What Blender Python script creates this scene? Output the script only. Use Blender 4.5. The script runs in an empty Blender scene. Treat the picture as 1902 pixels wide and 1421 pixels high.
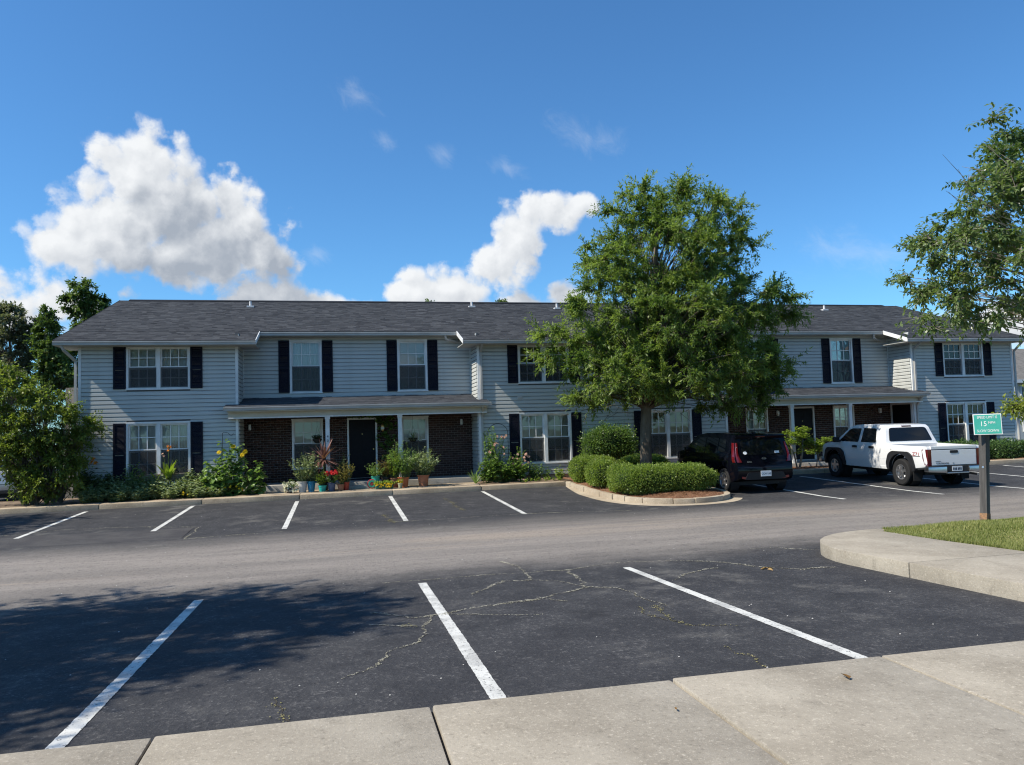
import bpy, bmesh, math, random
import numpy as np
from mathutils import Vector, Matrix

SC = bpy.context.scene
COL = SC.collection
rng = np.random.default_rng(7)
random.seed(7)
PI = math.pi

# ------------------------------------------------------------------ camera
cam_data = bpy.data.cameras.new('camera')
cam = bpy.data.objects.new('camera', cam_data)
COL.objects.link(cam)
SC.camera = cam
cam_data.sensor_width = 36.0
cam_data.lens = 36.0 * 1442.4 / 1902.0
cam_data.clip_start = 0.05
cam_data.clip_end = 3000
_F = Vector((0.21949742, 0.97378988, 0.05961671))
_R = Vector((0.97548964, -0.21808747, -0.02928856))
_U = Vector((0.01551924, -0.06458425, 0.99779158))
cam.matrix_world = Matrix(((_R.x, _U.x, -_F.x, 0.0), (_R.y, _U.y, -_F.y, 0.0), (_R.z, _U.z, -_F.z, 2.0), (0, 0, 0, 1)))

# ------------------------------------------------------------------ sun, sky, exposure
SUN_FROM = Vector((-1.0, -0.165, 1.10)).normalized()
SUN_EL = math.asin(SUN_FROM.z)
SUN_AZ = math.atan2(SUN_FROM.x, SUN_FROM.y)          # clockwise from +Y
sl = bpy.data.lights.new('sun', 'SUN')
sl.energy = 4.7
sl.angle = math.radians(0.53)
sl.color = (1.0, 0.92, 0.79)
so = bpy.data.objects.new('sun', sl)
COL.objects.link(so)
so.rotation_euler = SUN_FROM.to_track_quat('Z', 'Y').to_euler()
so.location = (-30, -5, 40)

SC.view_settings.view_transform = 'Standard'
SC.view_settings.look = 'None'
SC.view_settings.exposure = 0.50
SC.view_settings.gamma = 1.0
SC.view_settings.use_curve_mapping = False
SC.cycles.use_denoising = True
SC.cycles.filter_width = 1.15
SC.cycles.max_bounces = 8
SC.cycles.diffuse_bounces = 3
SC.cycles.glossy_bounces = 3
SC.cycles.transmission_bounces = 4
SC.cycles.transparent_max_bounces = 10
SC.cycles.sample_clamp_indirect = 6.0
SC.cycles.caustics_reflective = False
SC.cycles.caustics_refractive = False


class NT:
    """small helper for wiring math nodes"""
    def __init__(s, nt):
        s.nt = nt
        s.n = nt.nodes
        s.l = nt.links

    def node(s, t, **kw):
        nd = s.n.new(t)
        for k, v in kw.items():
            setattr(nd, k, v)
        return nd

    def put(s, sock, v):
        if v is None:
            return
        if hasattr(v, 'is_linked') or isinstance(v, bpy.types.NodeSocket):
            s.l.new(v, sock)
        else:
            sock.default_value = v

    def math(s, op, a, b=None, c=None, clamp=False):
        nd = s.node('ShaderNodeMath', operation=op, use_clamp=clamp)
        s.put(nd.inputs[0], a)
        s.put(nd.inputs[1], b)
        s.put(nd.inputs[2], c)
        return nd.outputs[0]

    def ss(s, v, e0, e1):
        nd = s.node('ShaderNodeMapRange', interpolation_type='SMOOTHSTEP')
        s.put(nd.inputs[0], v)
        s.put(nd.inputs[1], e0)
        s.put(nd.inputs[2], e1)
        return nd.outputs[0]

    def noise(s, vec, scale, detail=4, rough=0.55, dist=0.0, dim='3D'):
        nd = s.node('ShaderNodeTexNoise', noise_dimensions=dim)
        s.put(nd.inputs['Vector'], vec)
        nd.inputs['Scale'].default_value = scale
        nd.inputs['Detail'].default_value = detail
        nd.inputs['Roughness'].default_value = rough
        nd.inputs['Distortion'].default_value = dist
        return nd.outputs['Fac']

    def mix(s, f, a, b, blend='MIX'):
        nd = s.node('ShaderNodeMix', data_type='RGBA', blend_type=blend)
        s.put(nd.inputs[0], f)
        s.put(nd.inputs[6], a)
        s.put(nd.inputs[7], b)
        return nd.outputs[2]

    def vmath(s, op, a, b=None):
        nd = s.node('ShaderNodeVectorMath', operation=op)
        s.put(nd.inputs[0], a)
        s.put(nd.inputs[1], b)
        return nd.outputs[0]


def c4(c):
    return (c[0], c[1], c[2], 1.0)


def build_world():
    w = bpy.data.worlds.new('World')
    SC.world = w
    w.use_nodes = True
    nt = w.node_tree
    nt.nodes.clear()
    T = NT(nt)
    out = T.node('ShaderNodeOutputWorld')
    bg = T.node('ShaderNodeBackground')
    sky = T.node('ShaderNodeTexSky', sky_type='NISHITA')
    sky.sun_disc = False
    sky.sun_elevation = SUN_EL
    sky.sun_rotation = SUN_AZ
    sky.altitude = 200
    sky.air_density = 1.0
    sky.dust_density = 0.35
    sky.ozone_density = 2.2
    bg.inputs[1].default_value = SKY_STRENGTH
    tc = T.node('ShaderNodeTexCoord')
    sep = T.node('ShaderNodeSeparateXYZ')
    T.l.new(tc.outputs['Generated'], sep.inputs[0])
    az = T.math('MULTIPLY', T.math('ARCTAN2', sep.outputs[0], sep.outputs[1]), 180 / PI)
    el = T.math('MULTIPLY', T.math('ARCSINE', sep.outputs[2]), 180 / PI)
    # cumulus banks ahead: centre azimuth, centre elevation, half width, half height (degrees)
    blobs = [(-13.1, 17.2, 3.4, 3.2), (-10.9, 15.6, 4.6, 3.6), (-14.2, 13.6, 4.4, 3.0), (-6.6, 14.6, 2.2, 3.0), (-8.4, 12.8, 5.0, 2.6),
             (-17.0, 12.3, 2.8, 1.4), (-5.0, 12.6, 2.0, 1.9), (-10.8, 12.2, 6.4, 1.8),
             (5.6, 10.0, 2.6, 1.7), (8.6, 10.4, 3.2, 1.8), (11.6, 11.8, 2.8, 2.0), (13.4, 13.8, 2.1, 2.3), (15.6, 15.6, 2.8, 1.5), (18.2, 16.2, 1.4, 1.0),
             (-4.8, 9.6, 3.6, 1.4), (-0.8, 9.0, 3.0, 1.0), (-22.0, 8.6, 7.0, 2.2), (14.0, 9.0, 3.4, 0.9), (17.0, 9.3, 2.2, 1.3), (46.5, 5.5, 5.0, 2.0)]
    grp = bpy.data.node_groups.new('cloud_field', 'ShaderNodeTree')
    for nm, tp in (('az', 'NodeSocketFloat'), ('el', 'NodeSocketFloat')):
        grp.interface.new_socket(nm, in_out='INPUT', socket_type=tp)
    grp.interface.new_socket('d', in_out='OUTPUT', socket_type='NodeSocketFloat')
    G = NT(grp)
    gi = G.node('NodeGroupInput')
    go = G.node('NodeGroupOutput')
    cmb = G.node('ShaderNodeCombineXYZ')
    G.l.new(gi.outputs[0], cmb.inputs[0])
    G.l.new(gi.outputs[1], cmb.inputs[1])
    n1 = G.noise(cmb.outputs[0], 0.26, 5, 0.60, 0.3)
    warp = G.node('ShaderNodeVectorMath', operation='ADD')
    nz = G.node('ShaderNodeTexNoise', noise_dimensions='2D')
    nz.inputs['Scale'].default_value = 0.8
    nz.inputs['Detail'].default_value = 5
    nz.inputs['Roughness'].default_value = 0.62
    G.l.new(cmb.outputs[0], nz.inputs['Vector'])
    sc_ = G.node('ShaderNodeVectorMath', operation='SCALE')
    sc_.inputs['Scale'].default_value = 1.15
    G.l.new(nz.outputs['Color'], sc_.inputs[0])
    G.l.new(cmb.outputs[0], warp.inputs[0])
    G.l.new(sc_.outputs[0], warp.inputs[1])
    vo = G.node('ShaderNodeTexVoronoi', voronoi_dimensions='2D', feature='F1')
    vo.inputs['Scale'].default_value = 0.50
    vo.inputs['Detail'].default_value = 1.6
    vo.inputs['Roughness'].default_value = 0.42
    G.l.new(warp.outputs[0], vo.inputs['Vector'])
    puff = vo.outputs['Distance']
    acc = None
    for (a, e, ra, re) in blobs:
        da = G.math('MULTIPLY', G.math('SUBTRACT', gi.outputs[0], float(a)), 1.0 / ra)
        de = G.math('MULTIPLY', G.math('SUBTRACT', gi.outputs[1], float(e)), 1.0 / re)
        r = G.math('SQRT', G.math('ADD', G.math('MULTIPLY', da, da), G.math('MULTIPLY', de, de)))
        f = G.math('SUBTRACT', 1.0, r)
        acc = f if acc is None else G.math('SMOOTH_MAX', acc, f, 0.5)
    acc = G.math('MAXIMUM', acc, -1.2)
    d = G.math('ADD', acc, G.math('MULTIPLY', G.math('SUBTRACT', n1, 0.5), 1.25))
    d = G.math('ADD', d, G.math('MULTIPLY', G.math('SUBTRACT', PUFF0, puff), PUFFA))
    d = G.math('ADD', d, G.math('MULTIPLY', G.math('SUBTRACT', nz.outputs['Fac'], 0.5), 0.36))
    G.l.new(d, go.inputs[0])
    skyc = T.mix(1.0, sky.outputs[0], SKY_TINT, 'MULTIPLY')
    # 1: clear sky
    T.l.new(skyc, bg.inputs[0])
    # 2: the cloud bank ahead
    g0 = T.node('ShaderNodeGroup', node_tree=grp)
    g1 = T.node('ShaderNodeGroup', node_tree=grp)
    g2 = T.node('ShaderNodeGroup', node_tree=grp)
    T.l.new(az, g0.inputs[0])
    T.l.new(el, g0.inputs[1])
    for g_, da, de in ((g1, -0.45, 0.55), (g2, -2.6, 3.0)):
        T.l.new(T.math('ADD', az, da), g_.inputs[0])
        T.l.new(T.math('ADD', el, de), g_.inputs[1])
    dens = g0.outputs[0]
    alpha = T.ss(dens, -0.10, 0.44)
    # bright and grey sides painted into the cloud colour, by density towards the sun
    lit = T.math('ADD', 0.80, T.math('MULTIPLY', T.math('SUBTRACT', dens, g1.outputs[0]), 0.42))
    lit = T.math('SUBTRACT', lit, T.math('MULTIPLY', T.ss(g2.outputs[0], -0.35, 1.0), 0.60))
    lit = T.math('ADD', lit, T.math('MULTIPLY', T.ss(dens, 0.5, 0.0), 0.12))
    lit = T.math('MINIMUM', T.math('MAXIMUM', lit, 0.12), 1.0)
    ccol = T.mix(lit, CLOUD_DARK, CLOUD_LIGHT)
    cw = T.node('ShaderNodeCombineXYZ')
    T.l.new(T.math('MULTIPLY', az, 0.8), cw.inputs[0])
    T.l.new(T.math('ADD', el, T.math('MULTIPLY', az, 0.45)), cw.inputs[1])
    wn = T.noise(cw.outputs[0], 0.55, 6, 0.68, 0.6)
    wm = None
    for (a_, e_, ra, re) in ((1.8, 23.5, 2.4, 1.4), (3.6, 20.8, 1.7, 1.0), (8.0, 19.9, 1.3, 1.2), (12.6, 18.9, 2.6, 0.9), (18.9, 20.7, 4.0, 1.8), (-21.0, 28.4, 3.0, 1.4), (37.0, 11.0, 6.0, 2.2), (-1.4, 12.8, 1.6, 1.0)):
        da = T.math('MULTIPLY', T.math('SUBTRACT', az, a_), 1 / ra)
        de = T.math('MULTIPLY', T.math('ADD', T.math('SUBTRACT', el, e_), T.math('MULTIPLY', T.math('SUBTRACT', az, a_), 0.25)), 1 / re)
        r = T.math('SUBTRACT', 1.0, T.math('SQRT', T.math('ADD', T.math('MULTIPLY', da, da), T.math('MULTIPLY', de, de))))
        wm = r if wm is None else T.math('MAXIMUM', wm, r)
    wa = T.math('MULTIPLY', T.ss(T.math('ADD', T.math('MAXIMUM', wm, -0.6), T.math('MULTIPLY', T.math('SUBTRACT', wn, 0.5), 2.2)), 0.15, 1.5), 0.20)
    c = T.mix(wa, skyc, CLOUD_LIGHT)
    c = T.mix(alpha, c, ccol)
    bg2 = T.node('ShaderNodeBackground')
    bg2.inputs[1].default_value = SKY_STRENGTH
    T.l.new(c, bg2.inputs[0])
    # 3: scattered cumulus all round the rest of the horizon
    cb = T.node('ShaderNodeCombineXYZ')
    T.l.new(T.math('MULTIPLY', az, 0.07), cb.inputs[0])
    T.l.new(T.math('MULTIPLY', el, 0.14), cb.inputs[1])
    cn = T.noise(cb.outputs[0], 1.0, 4, 0.6)
    c3 = T.mix(T.ss(cn, 0.55, 0.68), skyc, CLOUD_MID)
    bg3 = T.node('ShaderNodeBackground')
    bg3.inputs[1].default_value = SKY_STRENGTH
    T.l.new(c3, bg3.inputs[0])
    ahead = T.math('MULTIPLY', T.math('GREATER_THAN', az, -34.0), T.math('LESS_THAN', az, 62.0))
    band = T.math('MULTIPLY', T.math('GREATER_THAN', el, 2.0), T.math('LESS_THAN', el, 32.0))
    m1 = T.node('ShaderNodeMixShader')
    m2 = T.node('ShaderNodeMixShader')
    T.l.new(ahead, m1.inputs[0])
    T.l.new(bg3.outputs[0], m1.inputs[1])
    T.l.new(bg2.outputs[0], m1.inputs[2])
    T.l.new(band, m2.inputs[0])
    T.l.new(bg.outputs[0], m2.inputs[1])
    T.l.new(m1.outputs[0], m2.inputs[2])
    T.l.new(m2.outputs[0], out.inputs[0])


SKY_STRENGTH = 0.108
PUFF0 = 0.72
PUFFA = 0.62
SKY_TINT = (0.475, 0.855, 1.13, 1)
CLOUD_DARK = (2.1, 2.45, 3.0, 1)
CLOUD_MID = (4.4, 4.7, 5.1, 1)
CLOUD_LIGHT = (6.0, 6.15, 6.3, 1)
build_world()

# ------------------------------------------------------------------ scene helpers
ORG = {}


class MB:
    """collects shapes into ONE mesh"""
    def __init__(s):
        s.v = []
        s.f = []

    def add(s, vs, fs):
        o = len(s.v)
        s.v += [tuple(p) for p in vs]
        s.f += [tuple(i + o for i in f) for f in fs]
        return s

    def box(s, x0, x1, y0, y1, z0, z1):
        return s.add([(x0, y0, z0), (x1, y0, z0), (x1, y1, z0), (x0, y1, z0), (x0, y0, z1), (x1, y0, z1), (x1, y1, z1), (x0, y1, z1)],
                     [(0, 3, 2, 1), (4, 5, 6, 7), (0, 1, 5, 4), (1, 2, 6, 5), (2, 3, 7, 6), (3, 0, 4, 7)])

    def prism(s, poly, a0, a1, axis='x'):
        """poly: 2-D points (counter clockwise); extruded along axis"""
        n = len(poly)
        def P(p, a):
            if axis == 'x':
                return (a, p[0], p[1])
            if axis == 'y':
                return (p[0], a, p[1])
            return (p[0], p[1], a)
        vs = [P(p, a0) for p in poly] + [P(p, a1) for p in poly]
        fs = [tuple(range(n))[::-1], tuple(range(n, 2 * n))] + [(i, (i + 1) % n, n + (i + 1) % n, n + i) for i in range(n)]
        return s.add(vs, fs)

    def tube(s, pts, rad, seg=8, cap=True):
        pts = [Vector(p) for p in pts]
        n = len(pts)
        if not hasattr(rad, '__len__'):
            rad = [rad] * n
        vs, fs = [], []
        prev = None
        for i, p in enumerate(pts):
            d = (pts[min(i + 1, n - 1)] - pts[max(i - 1, 0)])
            if d.length < 1e-9:
                d = Vector((0, 0, 1))
            d.normalize()
            if prev is None:
                a = d.orthogonal().normalized()
            else:
                a = prev - d * prev.dot(d)
                if a.length < 1e-6:
                    a = d.orthogonal()
                a.normalize()
            prev = a
            b = d.cross(a)
            for k in range(seg):
                t = 2 * PI * k / seg
                vs.append(p + (a * math.cos(t) + b * math.sin(t)) * rad[i])
        for i in range(n - 1):
            for k in range(seg):
                k2 = (k + 1) % seg
                fs.append((i * seg + k, i * seg + k2, (i + 1) * seg + k2, (i + 1) * seg + k))
        if cap:
            fs.append(tuple(range(seg))[::-1])
            fs.append(tuple(range((n - 1) * seg, n * seg)))
        return s.add(vs, fs)

    def lathe(s, prof, c=(0, 0, 0), seg=24, axis='z'):
        n = len(prof)
        vs, fs = [], []
        for i in range(seg):
            t = 2 * PI * i / seg
            for (r, h) in prof:
                q = (r * math.cos(t), r * math.sin(t), h)
                if axis == 'y':
                    q = (q[0], q[2], q[1])
                elif axis == 'x':
                    q = (q[2], q[0], q[1])
                vs.append((q[0] + c[0], q[1] + c[1], q[2] + c[2]))
        for i in range(seg):
            j = (i + 1) % seg
            for k in range(n - 1):
                fs.append((i * n + k, j * n + k, j * n + k + 1, i * n + k + 1))
        return s.add(vs, fs)

    def build(s, name, mat, parent=None, smooth=False, bevel=0.0):
        o = ORG.get(parent.name, (0, 0, 0)) if parent is not None else (0, 0, 0)
        me = bpy.data.meshes.new(name)
        me.from_pydata([(x - o[0], y - o[1], z - o[2]) for x, y, z in s.v], [], s.f)
        return finish(me, name, mat, parent, smooth, bevel, o)


def finish(me, name, mat, parent=None, smooth=False, bevel=0.0, org=(0, 0, 0)):
    me.validate()
    me.update()
    if bevel > 0:
        bm = bmesh.new()
        bm.from_mesh(me)
        bmesh.ops.recalc_face_normals(bm, faces=bm.faces)
        ed = [e for e in bm.edges if len(e.link_faces) == 2 and e.calc_face_angle(0) > 0.5]
        bmesh.ops.bevel(bm, geom=ed, offset=bevel, offset_type='OFFSET', segments=2, profile=0.6, affect='EDGES', clamp_overlap=True)
        bm.to_mesh(me)
        bm.free()
    if smooth:
        me.shade_smooth()
        if smooth != 'all':
            me.set_sharp_from_angle(angle=math.radians(35))
    ob = bpy.data.objects.new(name, me)
    COL.objects.link(ob)
    if mat is not None:
        me.materials.append(mat)
    if parent is not None:
        ob.parent = parent
    ORG[ob.name] = org
    return ob


def place(me, name, parent, loc, scale=(1, 1, 1), rot=(0, 0, 0)):
    """an object with shared mesh data at a world position under its parent"""
    ob = bpy.data.objects.new(name, me)
    COL.objects.link(ob)
    o = ORG.get(parent.name, (0, 0, 0)) if parent is not None else (0, 0, 0)
    ob.parent = parent
    ob.location = (loc[0] - o[0], loc[1] - o[1], loc[2] - o[2])
    ob.scale = scale
    ob.rotation_euler = rot
    ORG[ob.name] = loc
    return ob


def mesh_of(mb, name, mat, bevel=0.0, smooth=False):
    """mesh data only"""
    me = bpy.data.meshes.new(name)
    me.from_pydata(mb.v, [], mb.f)
    me.update()
    if bevel > 0:
        bm = bmesh.new()
        bm.from_mesh(me)
        bmesh.ops.recalc_face_normals(bm, faces=bm.faces)
        ed = [e for e in bm.edges if len(e.link_faces) == 2 and e.calc_face_angle(0) > 0.5]
        bmesh.ops.bevel(bm, geom=ed, offset=bevel, offset_type='OFFSET', segments=2, profile=0.6, affect='EDGES', clamp_overlap=True)
        bm.to_mesh(me)
        bm.free()
    if smooth:
        me.shade_smooth()
        me.set_sharp_from_angle(angle=math.radians(35))
    me.materials.append(mat)
    return me


def tag(o, label=None, cat=None, group=None, kind=None):
    if label:
        o['label'] = label
    if cat:
        o['category'] = cat
    if group:
        o['group'] = group
    if kind:
        o['kind'] = kind
    return o


def thing(name, loc, label, cat, group=None, rotz=0.0, local=False):
    e = bpy.data.objects.new(name, None)
    e.empty_display_size = 0.2
    COL.objects.link(e)
    e.location = loc
    e.rotation_euler = (0, 0, rotz)
    ORG[e.name] = (0, 0, 0) if local else tuple(loc)
    return tag(e, label, cat, group)


# ------------------------------------------------------------------ materials
MATS = {}


def mat(name, col, rough=0.7, col2=None, vscale=3.0, vdetail=5, bump=0.0, bscale=60, spec=0.3, metal=0.0, coat=0.0, thr=(0.35, 0.65), stretch=None, coord='Object', speck=None):
    m = bpy.data.materials.new(name)
    m.use_nodes = True
    T = NT(m.node_tree)
    b = T.n['Principled BSDF']
    b.inputs['Roughness'].default_value = rough
    b.inputs['Specular IOR Level'].default_value = spec
    b.inputs['Metallic'].default_value = metal
    b.inputs['Coat Weight'].default_value = coat
    b.inputs['Coat Roughness'].default_value = 0.06
    b.inputs['Base Color'].default_value = c4(col)
    if col2 or bump or speck:
        tc = T.node('ShaderNodeTexCoord')
        vec = tc.outputs[coord]
        if stretch:
            mp = T.node('ShaderNodeMapping')
            mp.inputs['Scale'].default_value = stretch
            T.l.new(vec, mp.inputs[0])
            vec = mp.outputs[0]
        c = c4(col)
        if col2:
            n = T.noise(vec, vscale, vdetail, 0.6)
            c = T.mix(T.ss(n, thr[0], thr[1]), c, c4(col2))
        if speck:
            n = T.noise(vec, speck[1], 2, 0.7)
            c = T.mix(T.ss(n, speck[2], speck[3]), c, c4(speck[0]))
        T.put(b.inputs['Base Color'], c)
        if bump:
            bn = T.node('ShaderNodeBump')
            bn.inputs['Strength'].default_value = bump
            bn.inputs['Distance'].default_value = 0.02
            T.l.new(T.noise(vec, bscale, 4, 0.6), bn.inputs['Height'])
            T.l.new(bn.outputs[0], b.inputs['Normal'])
    MATS[name] = m
    return m


def leaf_mat(name, dark, light, trans=0.35, rough=0.45, spec=0.35):
    """leaf colour runs from dark to light by a per-leaf attribute, part of the light passes through the blade"""
    m = bpy.data.materials.new(name)
    m.use_nodes = True
    T = NT(m.node_tree)
    b = T.n['Principled BSDF']
    at = T.node('ShaderNodeAttribute', attribute_name='tone')
    c = T.mix(at.outputs['Fac'], c4(dark), c4(light))
    T.l.new(c, b.inputs['Base Color'])
    b.inputs['Roughness'].default_value = rough
    b.inputs['Specular IOR Level'].default_value = spec
    tr = T.node('ShaderNodeBsdfTranslucent')
    T.l.new(T.mix(1.0, c, (1.15, 1.25, 0.55, 1), 'MULTIPLY'), tr.inputs[0])
    mx = T.node('ShaderNodeMixShader')
    mx.inputs[0].default_value = trans
    T.l.new(b.outputs[0], mx.inputs[1])
    T.l.new(tr.outputs[0], mx.inputs[2])
    T.l.new(mx.outputs[0], T.n['Material Output'].inputs[0])
    MATS[name] = m
    return m


def glass_mat(name, tint, refl=1.0):
    """clear pane: mostly see-through, fresnel reflection"""
    m = bpy.data.materials.new(name)
    m.use_nodes = True
    T = NT(m.node_tree)
    T.n.remove(T.n['Principled BSDF'])
    tr = T.node('ShaderNodeBsdfTransparent')
    tr.inputs[0].default_value = c4(tint)
    gl = T.node('ShaderNodeBsdfGlossy')
    gl.inputs['Roughness'].default_value = 0.015
    tc = T.node('ShaderNodeTexCoord')
    bn = T.node('ShaderNodeBump')
    bn.inputs['Strength'].default_value = 0.05
    bn.inputs['Distance'].default_value = 0.02
    T.l.new(T.noise(tc.outputs['Object'], 2.2, 2, 0.5), bn.inputs['Height'])
    T.l.new(bn.outputs[0], gl.inputs['Normal'])
    fr = T.node('ShaderNodeFresnel')
    fr.inputs[0].default_value = 1.7
    mx = T.node('ShaderNodeMixShader')
    T.l.new(T.math('MULTIPLY', fr.outputs[0], refl, clamp=True), mx.inputs[0])
    T.l.new(tr.outputs[0], mx.inputs[1])
    T.l.new(gl.outputs[0], mx.inputs[2])
    T.l.new(mx.outputs[0], T.n['Material Output'].inputs[0])
    MATS[name] = m
    return m


def screen_mat(name, col, cover):
    """insect screen: fine mesh that covers a share of what lies behind"""
    m = bpy.data.materials.new(name)
    m.use_nodes = True
    T = NT(m.node_tree)
    b = T.n['Principled BSDF']
    b.inputs['Base Color'].default_value = c4(col)
    b.inputs['Roughness'].default_value = 0.8
    tr = T.node('ShaderNodeBsdfTransparent')
    mx = T.node('ShaderNodeMixShader')
    mx.inputs[0].default_value = cover
    T.l.new(tr.outputs[0], mx.inputs[1])
    T.l.new(b.outputs[0], mx.inputs[2])
    T.l.new(mx.outputs[0], T.n['Material Output'].inputs[0])
    MATS[name] = m
    return m


def attr_mat(name, dark, light, rough=0.85, bump=0.3, bscale=120, spec=0.2):
    """colour by per-piece attribute 'tone'"""
    m = bpy.data.materials.new(name)
    m.use_nodes = True
    T = NT(m.node_tree)
    b = T.n['Principled BSDF']
    at = T.node('ShaderNodeAttribute', attribute_name='tone')
    tc = T.node('ShaderNodeTexCoord')
    n = T.noise(tc.outputs['Object'], bscale, 3, 0.6)
    f = T.math('ADD', at.outputs['Fac'], T.math('MULTIPLY', T.math('SUBTRACT', n, 0.5), 0.7), clamp=True)
    T.put(b.inputs['Base Color'], T.mix(f, c4(dark), c4(light)))
    b.inputs['Roughness'].default_value = rough
    b.inputs['Specular IOR Level'].default_value = spec
    bn = T.node('ShaderNodeBump')
    bn.inputs['Strength'].default_value = bump
    bn.inputs['Distance'].default_value = 0.01
    T.l.new(n, bn.inputs['Height'])
    T.l.new(bn.outputs[0], b.inputs['Normal'])
    MATS[name] = m
    return m


def np_mesh(name, verts, faces, tone=None):
    """fast mesh from arrays; faces is an (n,k) index array; tone is a per-vertex float"""
    verts = np.asarray(verts, np.float32)
    faces = np.asarray(faces, np.int32)
    me = bpy.data.meshes.new(name)
    n, k = faces.shape
    me.vertices.add(len(verts))
    me.vertices.foreach_set('co', verts.ravel())
    me.loops.add(n * k)
    me.loops.foreach_set('vertex_index', faces.ravel())
    me.polygons.add(n)
    me.polygons.foreach_set('loop_start', np.arange(0, n * k, k, dtype=np.int32))
    me.update(calc_edges=True)
    if tone is not None:
        a = me.attributes.new('tone', 'FLOAT', 'POINT')
        a.data.foreach_set('value', np.asarray(tone, np.float32))
    return me


def np_obj(name, verts, faces, material, parent=None, tone=None, smooth=False):
    o = ORG.get(parent.name, (0, 0, 0)) if parent is not None else (0, 0, 0)
    me = np_mesh(name, np.asarray(verts, np.float32) - np.asarray(o, np.float32), faces, tone)
    me.materials.append(material)
    if smooth:
        me.shade_smooth()
    ob = bpy.data.objects.new(name, me)
    COL.objects.link(ob)
    if parent is not None:
        ob.parent = parent
    ORG[ob.name] = o
    return ob

# ------------------------------------------------------------------ ground heights
GY = [-60.0, 5.32, 10.18, 14.0, 17.93, 23.26, 90.0]
GZ = [0.169, 0.169, 0.031, -0.02, -0.0126, 0.116, 0.116]


def zg(x, y):
    return float(np.interp(y, GY, GZ)) + 0.004 * x


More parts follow.
